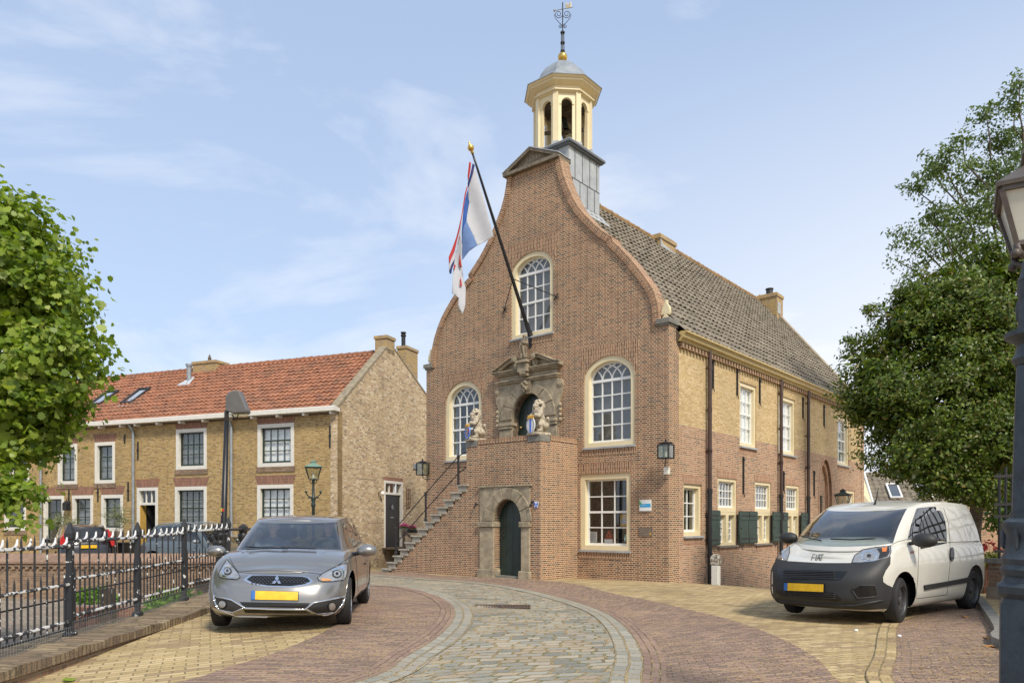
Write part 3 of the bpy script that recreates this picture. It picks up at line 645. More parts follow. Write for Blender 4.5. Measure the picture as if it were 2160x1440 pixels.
# wall anchors
for px_, a, b in ((1506, 752, 818), (1557, 776, 833), (1604.5, 798, 850), (1695.5, 837, 881), (1740, 853, 898), (1570, 963, 1041), (1655, 993, 1034), (1719, 992, 1045)):
    u, z1_ = S(px_, a, .03); z0_ = S(px_, b, .03)[1]
    mb = MB(); mb.box(-.02, .03, u - .018, u + .018, z0_, z1_); mb.box(-.02, .045, u - .03, u + .03, z1_ - .12, z1_ - .06); mb.tube([(.012, u, z0_ + .02), (.03, u + .02, z0_ - .06), (.02, u + .05, z0_ - .1)], [.018, .014, .008], 6); mb.build('wall_anchor', M['iron'], th)
# pantile roofs as real relief
def pantiles(name, m, parent, O, U, V, ul, vl, tw=.24, tl=.30, amp=.022, lap=.022, nsub=5, skip=None, jit=.004):
    """O origin at the eave, U along the eave, V up the slope; unit vectors. Each course is its own strip overlapping the one below."""
    O, U, V = Vector(O), Vector(U), Vector(V); Nn = U.cross(V).normalized()
    if Nn.z < 0: Nn = -Nn
    rows = int(round(vl / tl)); tl = vl / rows; cols = int(round(ul / tw)); tw = ul / cols
    mb = MB(); prof = []
    for k in range(nsub + 1):
        t = k / nsub; prof.append((t, amp * (math.sin(2 * math.pi * (t - .12)) * .8 + .35 * math.sin(4 * math.pi * t))))
    rnd = random.Random(5)
    for r in range(rows):
        pts = [[], [], []]; uv = [[], [], []]
        for c in range(cols):
            jz = rnd.uniform(-jit, jit); jv = rnd.uniform(-.008, .008)
            for k in range(nsub + 1):
                t, h = prof[k]
                u = (c + t) * tw - (0.0005 if k == nsub else 0)
                a = O + U * u
                for q, (vv, hh) in enumerate(((r * tl + jv, lap + h + jz), (r * tl + jv, lap + h + jz + .0), ((r + 1) * tl + .03, h + jz))):
                    dd = -.018 if q == 0 else 0
                    pts[q].append(a + V * vv + Nn * (hh + dd)); uv[q].append((c + min(.99, max(.01, t)), r + (.02, .04, .98)[q]))
        mb.grid(pts, uvs=uv)
    return mb.build(name, m, parent, recalc=False)
eaveX = XG + .06; eaveZ = zE + .22
Vr = Vector((XC - eaveX, 0, ZR - eaveZ)); vl = Vr.length; Vr.normalize()
pantiles('roof', M['tile_g'], th, (eaveX, TW + .02, eaveZ), (0, 1, 0), Vr, LEN - TW - .1, vl, tw=.25, tl=.30, amp=.034, lap=.04, jit=.008)
Vl = Vector((XC - (xl - .2), 0, ZR - eaveZ)); vl2 = Vl.length; Vl.normalize()
pantiles('roof', M['tile_g'], th, (xl - .2, LEN, eaveZ), (0, -1, 0), Vl, LEN - TW - .1, vl2, tw=.25, tl=.30, nsub=3)
# solid roof core so nothing shines through
MB().prism([(xr + .12, zE + .12), (XC, ZR - .1), (xl - .12, zE + .12), (xl + .1, zE - .2), (xr - .1, zE - .2)], lambda u, d, z: Vector((u, d, z)), TW + .01, LEN + .001).build('roof_core', M['wood'], th)
mb = MB(); y = TW + 1.9
while y < LEN - .3:
    mb.cyl((XC, y, ZR - .05), (XC, y + .36, ZR - .035 + random.uniform(-.01, .015)), .125, .14, n=10); y += .34
mb.build('ridge_tiles', M['ridge_moss'], th)
# shoulder stones and ornaments
orn = [(0, 0), (.0, .02), (.03, .06), (.10, .13), (.13, .17), (.09, .20), (.02, .15), (.0, .20), (-.0, .30), (.02, .40), (.09, .50), (.13, .56), (.15, .62), (.145, .68), (.18, .72), (.215, .73), (.245, .715), (.26, .68), (.25, .64), (.26, .58), (.33, .49), (.37, .42), (.39, .33), (.375, .22), (.34, .155), (.26, .19), (.24, .155), (.3, .10), (.38, .065), (.38, .0)]
for sg, u0 in ((1, RT[0][0] + .015), (-1, LT[-1][0] - .015)):
    e = xr if sg > 0 else xl
    cap = MB(); a, b = sorted((e + sg * .06, u0 - sg * .07)); cap.box(a, b, -.08, TW + .12, zsh + .003, zsh + .12); cap.box(a + .04, b - .04, -.05, TW + .08, zsh - .05, zsh + .003); cap.build('shoulder_stone', M['bluestone'], th)
    wd = abs(e - u0) * .98; k = wd / .39; lo = min(e, u0)
    o = MB(); o.prism([(lo + x * k, zsh + .12 + z * .66) for x, z in orn], WF, .06, .14); o.build('eagle_ornament', M['cream'], th, bevel=.006)
# lead clad turret base
TX, TY, hw = XC + .02, 1.40, .765; zt0, zt1 = 9.0, F(1199.7, 297, TY - hw)[1]
TX = F(1199.7, 300, TY - hw)[0] - hw
lb = MB(); lb.box(TX - hw, TX + hw, TY - hw, TY + hw, zt0, zt1 - .06); tb = lb.build('turret_base', M['lead'], th)
lb = MB(); hh = hw + .13; lb.box(TX - hh, TX + hh, TY - hh, TY + hh, zt1 - .06, zt1 + .0); lb.box(TX - hh + .05, TX + hh - .05, TY - hh + .05, TY + hh - .05, zt1 - .11, zt1 - .06); lb.build('cornice', M['leadseam'], tb)
lb = MB(); lb.box(TX - hh + .02, TX + hh - .02, TY - hh + .02, TY + hh - .02, zt1 + .001, zt1 + .03); lb.build('lead_cover', M['lead'], tb)
sm_ = MB()
for k, zz in enumerate((zt1 - .95, zt1 - 1.72, zt1 - 2.5)):
    for (x0, x1, y0, y1) in ((TX + hw, TX + hw + .012, TY - hw, TY + hw), (TX - hw, TX + hw, TY - hw - .012, TY - hw)): sm_.box(x0, x1, y0, y1, zz, zz + .014)
for k in range(4):
    ztop = (zt1 - .12, zt1 - .95, zt1 - 1.72, zt1 - 2.5)[k]; zbot = (zt1 - .94, zt1 - 1.71, zt1 - 2.49, zt1 - 3)[k]
    for i in range(4):
        yy = TY - hw + (i + (.78 if k % 2 == 0 else .45)) * hw * 2 / 4.2
        if yy < TY + hw: sm_.box(TX + hw, TX + hw + .014, yy, yy + .014, zbot, ztop)
        xx = TX - hw + (i + (.5 if k % 2 else .2)) * hw * 2 / 4.2; sm_.box(xx, xx + .014, TY - hw - .014, TY - hw, zbot, ztop)
sm_.build('lead_seams', M['leadseam'], tb)
fl = MB(); 
for i in range(6): fl.box(TX + hw, TX + hw + .2, TY - hw + .25 * i, TY - hw + .25 * i + .24, 9.18, 9.19)
# flashing apron lying on the roof slope beside the turret
ap = MB(); s_ = (ZR - eaveZ) / (eaveX - XC)
def roofz(x): return ZR - (x - XC) * s_
ap.prism([(TX + hw, roofz(TX + hw) + .07), (TX + hw + .32, roofz(TX + hw + .32) + .07), (TX + hw + .32, roofz(TX + hw + .32) + .05), (TX + hw, roofz(TX + hw) + .05)], WF, TY - hw, TY + hw + .1); ap.build('lead_apron', M['lead'], tb)
# octagonal cupola
cz0 = zt1 + .03; cA = cz0 + .001
def octring(mb, r0, r1, z0, z1, m=0):
    k = 1 / math.cos(math.pi / 8); mb.lathe([(r0 * k, z0), (r1 * k, z1)], 8, (TX, TY, 0), m, math.pi / 8)
zarch = F(1190, 203, TY - .75)[1]; zent0 = F(1170, 192.7, TY - .8)[1]; zc1 = F(1171, 158, TY - .95)[1]
cup = empty('cupola', (0, 0, 0), parent=th)
ro = .76; ap_ = math.tan(math.pi / 8) * ro
for k in range(8):
    a = k * math.pi / 4
    RotM = Matrix.Translation((TX, TY, 0)) @ Matrix.Rotation(a, 4, 'Z')
    Wc = lambda u, d, z: RotM @ Vector((u, -ro + d, z))
    ow = .155; zt_ = zent0 - .14
    pn = MB(); pn.prism([(-ap_, cA), (-ow, cA), (-ow, zt_ - ow)] + [(-ow * math.cos(t), zt_ - ow + ow * math.sin(t)) for t in [math.pi * i / 10 for i in range(1, 10)]] + [(ow, zt_ - ow), (ow, cA), (ap_, cA), (ap_, zent0), (-ap_, zent0)], Wc, 0.0, .09)
    pn.box(0, 0, 0, 0, 0, 0) if False else None
    for sg in (-1, 1): pn.prism([(sg * ow, zt_ - ow - .04), (sg * (ow + .05), zt_ - ow - .04), (sg * (ow + .05), zt_ - ow), (sg * ow, zt_ - ow)], Wc, -.02, .1)
    pn.build('arched_side', M['cream'], cup)
    ps = MB(); Rk = Matrix.Translation((TX, TY, 0)) @ Matrix.Rotation(a + math.pi / 8, 4, 'Z'); rc_ = ro / math.cos(math.pi / 8)
    ps.box(-.075, .075, -rc_ - .035, -rc_ + .1, cA, zent0 - .003, 0, Rk); ps.build('pilaster', M['cream'], cup)
    pf = MB(); pf.box(-.1, .1, -rc_ - .055, -rc_ + .1, cA + .001, cA + .1, 0, Rk); pf.build('lead_foot', M['lead'], cup)
en = MB()
for (r0, r1, a, b) in ((ro + .05, ro + .05, 0, .05), (ro + .1, ro + .1, .05, .1), (ro + .04, ro + .04, .1, .3), (ro + .06, ro + .2, .3, .40), (ro + .22, ro + .22, .40, .48), (ro + .24, ro + .29, .48, .56)):
    hgt = (zc1 - zent0) / .56; octring(en, r0, r1, zent0 + a * hgt, zent0 + b * hgt - .001)
en.build('entablature', M['cream'], cup)
dm = MB(); Hd = F(1189, 133.7, TY)[1] - zc1; kk = 1 / math.cos(math.pi / 8)
octring(dm, ro + .31, ro + .31, zc1, zc1 + .02)
dm.lathe([(r * kk, zc1 + .02 + z * Hd) for r, z in ((ro + .3, 0), (ro + .1, .14), (ro - .02, .26), (ro - .1, .45), (ro - .22, .66), (ro - .42, .86), (.16, .97), (.1, 1.0))], 8, (TX, TY, 0), 0, math.pi / 8); dm.build('dome', M['lead_d'], cup)
# roof joists seen inside, the bell hangs from them
ij = MB(); ij.box(TX - .55, TX + .55, TY - .05, TY + .05, zent0 - .2, zent0 - .1); ij.box(TX - .04, TX + .04, TY - .55, TY + .55, zent0 - .28, zent0 - .2)
for a in (0.5, 2.1): ij.box(-.04, .04, -.6, .6, zent0 - .75, zent0 - .67, 0, Matrix.Translation((TX, TY, 0)) @ Matrix.Rotation(a, 4, 'Z'))
ij.build('bell_frame', M['wood'], cup); octring(x_ := MB(), .66, .66, zent0 - .04, zent0 - .01); x_.build('ceiling', M['wood'], cup)
zb_ = F(1189, 262, TY)[1]
bl = MB(); bp_ = TH.M @ Vector((TX, TY, 0)); bl.lathe([(.015, .42), (.06, .40), (.12, .36), (.14, .28), (.155, .16), (.19, .06), (.235, 0), (.22, 0), (.15, .12), (.1, .3), (.01, .36)], 20, (0, 0, -.2)); bl.cyl((0, 0, .2), (0, 0, .32), .03)
b_ = bl.build('bell', mat('dark bronze', (.04, .045, .035), .45, .7), None, smooth=True); b_.location = (bp_.x, bp_.y, zb_); tag(b_, 'dark bronze bell hanging inside the cream cupola', 'bell')
mb = MB(); mb.tube([TH.M.inverted() @ Vector((bp_.x, bp_.y, zb_ + .3)), (TX, TY, zent0 - .25)], .03, 8); mb.build('bell_hanger', M['iron'], cup)
# ball, spire and vane
zball = F(1187.5, 121, TY)[1]; zsp = F(1188, 14, TY)[1]
wv = empty('weather_vane', (TX, TY, 0), parent=th)
q = MB(); q.ball((0, 0, zball), .14, 20); q.lathe([(.13, zball - .2), (.08, zball - .15), (.06, zball - .1)], 16); q.build('golden_ball', M['gold'], wv, smooth=True)
q = MB()
for k in range(4):
    a = k * math.pi / 2 + .5; q.cyl((.045 * math.cos(a), .045 * math.sin(a), zball + .13), (.035 * math.cos(a), .035 * math.sin(a), zball + .72), .012, n=6)
for zz in (.16, .4, .7): q.lathe([(.065, zball + zz), (.065, zball + zz + .035)], 10)
q.cyl((0, 0, zball + .1), (0, 0, zsp + .12), .016, n=8)
def spiral(cx_, cz_, r, s, turns=1.6, n=26, a0=0): return [(cx_ + s * (r * (1 - .75 * i / n)) * math.cos(a0 + turns * 2 * math.pi * i / n), 0, cz_ + (r * (1 - .75 * i / n)) * math.sin(a0 + turns * 2 * math.pi * i / n)) for i in range(n + 1)]
Wr = Matrix.Rotation(R(40), 4, 'Z')
for s in (1, -1):
    q.tube([Wr @ Vector(p) for p in spiral(s * .12, zball + 1.25, .12, s, a0=math.pi)], .009, 5)
    q.tube([Wr @ Vector(p) for p in [(0, 0, zball + .92), (s * .1, 0, zball + 1.0), (s * .22, 0, zball + 1.15), (s * .24, 0, zball + 1.25)]], .009, 5)
    q.tube([Wr @ Vector(p) for p in spiral(s * .07, zball + .9, .06, s, a0=math.pi / 2)], .008, 5)
q.build('spire_rod', M['iron'], wv)
q = MB(); va = TH.I @ P(1172, 6.5, 21.9); vb = TH.I @ P(1217, 42, 21.2); zc_ = (va.z + vb.z) / 2
c0 = Vector((TX, TY, 0)); d_ = (vb - va); d_.z = 0; d_.normalize(); zv = F(1190, 19, TY)[1]
va = Vector((0, 0, zv)) - d_ * .36 + Vector((0, 0, .16)); vb = Vector((0, 0, zv)) + d_ * .42 - Vector((0, 0, .16))
q.cyl(va, vb, .009, n=6); q.ball(va, .03, 8); q.build('vane_arrow', mat('vane gilt', (.35, .26, .14), .5, .5), wv)
q = MB(); t0 = va.lerp(vb, .62); t1 = va.lerp(vb, .9); u_ = Vector((0, 0, 1)); pts = [t0, t0 + u_ * .17, t0.lerp(t1, .5) + u_ * .1, t1 + u_ * .17, t1]
q.add(pts + [p + Vector((.01, .01, 0)) for p in pts], [(0, 1, 2, 3, 4), (9, 8, 7, 6, 5), (0, 5, 6, 1), (1, 6, 7, 2), (2, 7, 8, 3), (3, 8, 9, 4)]); q.build('vane_flag', M['cream'], wv)
# lightning conductor wire
# chimneys on the ridge
def chimney(parent, x0, x1, y0, y1, z0, z1, name='chimney', m='brick_chim', cap=.06):
    q = MB(); q.box(x0, x1, y0, y1, z0, z1 - .12); q.box(x0 - .04, x1 + .04, y0 - .04, y1 + .04, z1 - .12, z1); q.box(x0 + .02, x1 - .02, y0 + .02, y1 - .02, z1, z1 + cap); return q.build(name, M[m], parent)
cpa = TH.hit(0, XC + .2, 1386, 520); cpb = TH.hit(0, XC + .3, 1428, 520)
c1 = chimney(th, XC - .3, XC + .32, cpa.y, cpb.y - .15, ZR - .8, TH.hit(0, XC + .2, 1400, 504).z)
q = MB(); q.prism([(cpa.y, ZR - .42), (cpb.y - .1, ZR - .42), (cpb.y - .1, ZR - .33), (cpa.y + .15, ZR - .22), (cpa.y, ZR - .05)], WS, -XC - .345, -XC - .325); q.box(XC + .3, XC + .75, cpa.y - .05, cpb.y - .05, 0, .001, 0, Matrix.Identity(4)) if False else None; q.build('lead_flashing', M['lead'], c1)
cpa = TH.hit(0, XC + .3, 1604, 640)
zc2 = TH.hit(0, XC + .3, 1620, 628).z
c2 = chimney(th, XC - .05, XC + .86, LEN - .35, LEN + TW, ZR - 1.6, zc2, m='brick_chim')
q = MB(); q.box(XC + .865, XC + .88, LEN - .3, LEN + .05, zc2 - .85, zc2 - .35); q.build('lead_flashing', M['lead'], c2)
q = MB(); q.lathe([(.16, zc2 + .05), (.14, zc2 + .3), (.17, zc2 + .31), (.17, zc2 + .36)], 14, (XC + .4, LEN, 0)); q.build('chimney_pot', M['iron'], c2, smooth=True, angle=40)
# ================================================================= portal of the upper door
pt = empty('stone_portal', parent=th)
po0, po1 = F(1056, 880)[0], F(1179, 850)[0]; pc = (po0 + po1) / 2; pwid = (pd1 - pd0) / 2; pcd = (pd0 + pd1) / 2
zk = lambda px, py: F(px, py, -.05)[1]
zfr0 = (zk(1055, 815) + zk(1185, 791)) / 2          # moulding under the frieze
zfr1 = (zk(1053, 797) + zk(1185, 774)) / 2          # underside of the cornice
zcor = zfr1 + .12
q = MB()
ya = outline(pd0, pd1, pdz0, pdt, pds)
slab = [(po0, pdz0 - .2), (pd0, pdz0 - .2), (pd0, pds)] + [(x, z) for x, z in reversed(arcpts(pd0, pd1, pds, pdt, 24)[1:-1])] + [(pd1, pds), (pd1, pdz0 - .2), (po1, pdz0 - .2), (po1, zfr0), (po0, zfr0)]
q.prism(slab, WF, -.06, .25); q.build('surround', M['stone'], pt)
# ring of voussoirs
q = MB(); rin = (pd1 - pd0) / 2; rout = (po1 - po0) / 2 - .06; c_ = pc; nv = 7
hzin = pdt - pds; hzo = rout
for i in range(nv):
    a0, a1 = math.pi * i / nv + .012, math.pi * (i + 1) / nv - .012; seg = []
    for k in range(7): t = a0 + (a1 - a0) * k / 6; seg.append((pcd + rin * 1.03 * math.cos(t), pds + hzin * 1.02 * math.sin(t)))
    for k in range(6, -1, -1): t = a0 + (a1 - a0) * k / 6; seg.append((c_ + rout * math.cos(t), pds + (zfr0 - pds - .06) * math.sin(t)))
    q.prism(seg, WF, -.10, -.055)
q.build('voussoir', M['stone'], pt, bevel=.008)
q = MB()
for e0, e1 in ((po0 + .02, pd0), (pd1, po1 - .02)):
    q = MB()
    q.box(e0 - .02, e1 + .03 if e1 < pc else e1 + .02, -.14, .1, pds - .16, pds - .08) if e1 < pc else q.box(e0 - .03, e1 + .02, -.14, .1, pds - .16, pds - .08)
    q.box(e0 - .0, e1 - .0, -.12, .1, pds - .24, pds - .163)
    for k in range(3): q.box(e0 + .0, e1, -.085, .05, pds - .28 - .36 * (k + 1) + .02, pds - .28 - .36 * k)
    q.build('impost', M['stone_l'], pt, bevel=.008)
q = MB(); kx = c_
q.prism([(kx - .12, pdt - .03), (kx + .12, pdt - .03), (kx + .17, zfr0 - .01), (kx - .17, zfr0 - .01)], WF, -.14, -.05)
for (x, z, r) in ((0, .15, .09), (-.07, .23, .05), (.07, .23, .05), (0, .28, .06), (-.05, .08, .05), (.05, .08, .05), (0, .03, .045), (0, .17, .05)): q.ball((kx + x, -.17 - (.03 if r < .06 else 0), pdt + z), r, 10)
q.build('carved_keystone', M['statue'], pt, smooth=True, angle=50)
q = MB()
q.box(po0 - .03, po1 + .03, -.13, .02, zfr0, zfr0 + .05); q.box(po0 - .06, po1 + .06, -.17, .02, zfr0 + .05, zfr0 + .085)
q.box(po0 + .02, po1 - .02, -.07, .02, zfr0 + .085, zfr1)
q.box(po0 - .05, po1 + .05, -.14, .02, zfr1, zfr1 + .04); q.box(po0 - .1, po1 + .1, -.2, .02, zfr1 + .04, zfr1 + .09); q.box(po0 - .14, po1 + .14, -.24, .02, zfr1 + .09, zcor)
q.box(c_ - .17, c_ + .17, -.3, .02, zfr1 + .0, zcor + .12); q.box(c_ - .21, c_ + .21, -.36, .02, zcor + .121, zcor + .19)
q.box(c_ - .13, c_ + .13, -.24, .0, zfr0 + .12, zfr1); q.cyl((c_ - .1, -.23, zfr0 + .2), (c_ + .1, -.23, zfr0 + .2), .07, n=12)
q.build('entablature', M['stone'], pt, bevel=.006)
# broken scroll pediment: two swept S-curves
q = MB()
zv_ = (F(1084, 755.6, -.1)[1] + F(1150, 742, -.1)[1]) / 2
for sg in (-1, 1):
    e = c_ + sg * ((po1 - po0) / 2 + .15); top = c_ + sg * .34; crv = []
    for k in range(13):
        t = k / 12; x = e + (top - e) * t; z = zcor + .03 + (zv_ - zcor - .06) * (t * t * (3 - 2 * t)) ** .9; crv.append((x, z))
    band = crv + [(x, z - .085) for x, z in reversed(crv)]
    q.prism(band, WF, -.2, .0); q.prism([(x, z + .03) for x, z in crv] + [(x, z + .002) for x, z in reversed(crv)], WF, -.26, .0)
    q.prism([(e, zcor)] + [(x, z - .084) for x, z in crv[2:]] + [(top, zcor)], WF, -.06, .0)
    tx, tz = crv[-1]; q.cyl((tx, -.27, tz - .05), (tx, .0, tz - .05), .075, n=14); q.cyl((tx, -.28, tz - .05), (tx, -.27, tz - .05), .035, n=10)
    q.cyl((c_ + sg * .33, -.16, zcor + .12), (c_ + sg * .33, 0, zcor + .12), .1, n=16); q.cyl((c_ + sg * .33, -.18, zcor + .12), (c_ + sg * .33, 0, zcor + .12), .05, n=12)
q.build('scroll_pediment', M['stone'], pt, bevel=.005)
q = MB()
for sg in (-1, 1):
    e = po0 if sg < 0 else po1; zs0 = zfr0 - .2
    pts = []
    for (dx, dz) in ((0, .14), (.1, .14), (.16, .08), (.17, -.02), (.12, -.3), (.05, -.45), (.06, -.6), (.09, -.7), (.05, -.85), (.07, -.98), (.03, -1.1), (0, -1.12)): pts.append((e + sg * dx, zs0 + dz))
    q.prism(pts, WF, -.05, .0)
    for rr, dd in ((.085, -.07), (.045, -.09)): q.lathe([(rr, 0), (rr, .03)], 16, (0, 0, 0), 0, 0, Matrix.Translation((e + sg * .075, dd + .02, zs0 + .02)) @ Matrix.Rotation(R(90), 4, 'X'))
    for k in range(4): q.ball((e + sg * .08, -.05, zs0 - .55 - k * .13), (.05, .05, .055), 8)
q.build('side_scroll', M['stone_l'], pt)
# green plank door with round top
q = MB(); du = (pd1 - pd0 - .04) / 7
dp = outline(pd0 - .02, pd1 + .02, pdz0 - .02, pdt + .02, pds)
for i in range(7):
    a, b = pd0 + .02 + i * du, pd0 + .02 + (i + 1) * du
    def ztop(u): x = (u - pcd) / rin; return pds + hzin * math.sqrt(max(0.02, 1 - x * x)) - .002
    q.prism([(a + .004, pdz0 - .15), (b - .004, pdz0 - .15), (b - .004, ztop(b)), ((a + b) / 2, ztop((a + b) / 2)), (a + .004, ztop(a))], WF, .2, .25)
q.prism(dp, WF, .25, .27)
dr = q.build('upper_door', M['darkgreen'], th); q = MB(); q.ball((pd0 + .13, .15, F(1097, 900)[1]), .04, 12); q.cyl((pd0 + .13, .15, F(1097, 900)[1]), (pd0 + .13, .2, F(1097, 900)[1]), .015, n=8); q.build('door_knob', mat('old brass', (.45, .32, .12), .35, .8), dr, smooth=True)
# ================================================================= landing and outside stair
YL = -1.58
LD = empty('stair_landing', parent=th)
lx1 = F(1140, 1100, YL)[0]; lx0 = F(984, 1000, YL)[0]
zp = (F(1143, 915, YL)[1] + F(1006.7, 927, YL)[1]) / 2       # top of parapet
dx0, dx1 = F(1043, 1150, YL)[0], F(1101, 1150, YL)[0]; dzt = F(1071, 1053, YL)[1]; dzs = F(1043, 1100, YL)[1]
px0, px1 = F(1014, 1150, YL)[0], F(1119, 1150, YL)[0]; pzt = F(1070, 1026, YL)[1]
steps = [(965, 1022.3), (949.3, 1039), (934, 1054), (921.7, 1070), (908.3, 1085.7), (892.7, 1100), (880, 1113), (867.3, 1128), (853.3, 1142), (841, 1156.7), (828.3, 1170), (816.7, 1184), (806, 1198)]
ST = [F(a, b, YL) for a, b in steps]
nS = len(ST); xS0 = ST[0][0]; xSn = ST[-1][0]; zS0 = ST[0][1]; zSn = ST[-1][1]
ST = [(xS0 + (xSn - xS0) * i / (nS - 1), zS0 + (zSn - zS0) * i / (nS - 1)) for i in range(nS)]
trd = (ST[0][0] - ST[1][0]); rise = ST[0][1] - ST[1][1]
zfl = zp - 1.0
WL = lambda u, d, z: Vector((u, YL + d, z))
# front wall with saw-tooth outline under the treads
poly = [(ST[-1][0] + .3, -.6)]
poly = [(ST[-2][0] + trd * .9 + .1, -.6)]
body = [(lx1, -.6), (lx1, zp - .13), (lx0, zp - .13), (lx0, zS0 - .13)]
for i in range(nS - 1):
    x, z = ST[i]
    body += [(x + .16 + (0 if i else 0), z - .13), (x + .16, ST[i + 1][1] - .13 + .0)] if i else [(x + .16, z - .13), (x + .16, ST[1][1] - .13)]
body += [(ST[-1][0] + .2, ST[-1][1] - .13), (ST[-1][0] + .2, -.6)]
hd = outline(dx0, dx1, -.2, dzt, dzs)
wallmesh('front_wall', 'brick_front', LD, WL, body, [hd], 0, .33)
MB().box(lx1 - .33, lx1, YL + .333, -.003, -.6, zp - .13).build('side_wall', M['brick_front'], LD)
MB().box(lx0, lx0 + .33, YL + .333, YL + .36, zS0 - .2, zp - .13).build('left_return', M['brick_front'], LD)
sc = MB(); sc.box(lx0 + .42, lx1 - .42, YL - .012, YL + .34, zp - .127, zp)
sc.build('parapet_cap', M['brick_front_v'], LD)
MB().box(lx1 - .34, lx1 + .012, YL + .42, -.003, zp - .127, zp - .002).build('parapet_cap', M['brick_front_v'], LD)
lp = []
for a, b in ((lx0 - .01, lx0 + .40), (lx1 - .41, lx1 + .012)):
    q = MB(); q.box(a, b, YL - .015, YL + .4, zp - .18, zp - .01); q.build('corner_stone', M['bluestone'], LD, bevel=.01)
MB().box(lx0 + .33, lx1 - .33, YL + .33, 0, zfl - .2, zfl).build('landing_floor', M['bluestone'], LD)
# steps
for i, (x, z) in enumerate(ST):
    q = MB(); q.box(x, x + trd + .18, YL - .06, -.005, z - .045, z); q.box(x + .05, x + trd + .10, YL - .03, -.005, z - rise + .002, z - .0465) if i < nS - 1 else q.box(x + .05, x + trd + .1, YL - .03, -.005, z - .3, z - .046)
    q.build('step', M['step'], LD, bevel=.008)
# lower doorway of sandstone
lpz = -.3
dw = empty('stone_doorway', parent=LD)
arch = arcpts(dx0, dx1, dzs, dzt, 24)
q = MB()
q.prism([(px0, dzs)] + [(dx0, dzs)] + [(x, z) for x, z in reversed(arch[1:-1])] + [(dx1, dzs), (px1, dzs), (px1, pzt), (px0, pzt)], WL, -.035, .3)
q.build('arch_slab', M['stone'], dw)
q = MB(); ri = (dx1 - dx0) / 2; ro_ = (px1 - px0) / 2 - .03; cc = (dx0 + dx1) / 2
for i in range(7):
    a0, a1 = math.pi * i / 7 + .01, math.pi * (i + 1) / 7 - .01
    seg = [(cc + ri * 1.02 * math.cos(a0 + (a1 - a0) * k / 5), dzs + (dzt - dzs) * 1.02 * math.sin(a0 + (a1 - a0) * k / 5)) for k in range(6)] + [(cc + ro_ * math.cos(a0 + (a1 - a0) * k / 5), dzs + (pzt - dzs - .03) * math.sin(a0 + (a1 - a0) * k / 5)) for k in range(5, -1, -1)]
    q.prism(seg, WL, -.065, -.03)
q.build('voussoir', M['stone'], dw, bevel=.008)
for a, b, nm in ((px0, dx0, 'jamb'), (dx1, px1, 'jamb')):
    q = MB(); q.box(a, b, YL - .05, YL + .3, .22, dzs - .14); q.build(nm, M['stone_l'], dw, bevel=.01)
    q = MB(); q.box(a - .04, b + .03, YL - .1, YL + .3, dzs - .137, dzs - .003); q.build('impost', M['stone'], dw, bevel=.015)
    q = MB(); q.box(a - .06, b + .03, YL - .1, YL + .3, -.4, .22); q.build('plinth', M['stone'], dw, bevel=.02)
q = MB(); q.box(px0 - .02, px1 + .06, YL - .07, YL + .02, pzt + .003, pzt + .05); q.build('drip_mould', M['stone_l'], dw)
q = MB(); q.box(dx0 - .1, dx1 + .02, YL + .0, YL + .35, -.3, .07); q.build('threshold', M['bluestone'], dw)
q = MB(); du = (dx1 - dx0) / 4
for i in range(4):
    a, b = dx0 + i * du, dx0 + (i + 1) * du
    def zt2(u): x = (u - cc) / ri; return dzs + (dzt - dzs) * math.sqrt(max(.01, 1 - x * x))
    q.prism([(a + .004, .075), (b - .004, .075), (b - .004, zt2(b)), ((a * .4 + b * .6), zt2(a * .4 + b * .6)), (a * .6 + b * .4, zt2(a * .6 + b * .4)), (a + .004, zt2(a))], WL, .2, .25)
q.prism(outline(dx0 - .02, dx1 + .02, .0, dzt + .02, dzs), WL, .25, .27)
ld = q.build('lower_door', M['darkgreen'], LD)
q = MB(); zz = F(1048, 1131, YL)[1]
q.tube([(dx0 + .12 + .05 * math.cos(t), YL + .17, zz + .05 * math.sin(t)) for t in [math.pi * 2 * k / 16 for k in range(17)]], .009, 6); q.box(dx0 + .1, dx0 + .14, YL + .16, YL + .2, zz + .04, zz + .1); q.ball((dx0 + .1, YL + .19, zz + .22), .025, 8); q.build('ring_handle', M['iron'], ld)
# hand rail on the stair
hr = empty('stair_railing', parent=LD)
posts = []
for (px_, a, b) in ((966.7, 959, 1021), (898, 1037, 1098), (835, 1110, 1168)):
    u, z1_ = F(px_, a, YL + .05); z0_ = F(px_, b, YL + .05)[1] - .05; posts.append((u, z0_, z1_))
    q = MB(); q.lathe([(.04, z0_), (.04, z0_ + .1), (.03, z0_ + .12), (.03, z1_ - .12), (.042, z1_ - .1), (.042, z1_ - .02), (.03, z1_)], 8, (u, YL + .05, 0)); q.build('post', M['iron'], hr)
q = MB()
for dz in (.04, .50):
    pts = [(posts[0][0], YL + .05, posts[0][2] - dz), (posts[1][0], YL + .05, posts[1][2] - dz), (posts[2][0], YL + .05, posts[2][2] - dz)]
    for a, b in zip(pts[:-1], pts[1:]): q.cyl(a, b, .014, n=8)
q.tube([(posts[0][0], YL + .05, posts[0][2] - .04), (lx0 - .12, YL + .05, posts[0][2] + .05), (lx0 + .01, YL + .05, posts[0][2] + .08)], .014, 6); q.tube([(posts[0][0], YL + .05, posts[0][2] - .5), (lx0 - .1, YL + .05, posts[0][2] - .38), (lx0 + .01, YL + .05, posts[0][2] - .35)], .014, 6)
q.build('handrail', M['iron'], hr)
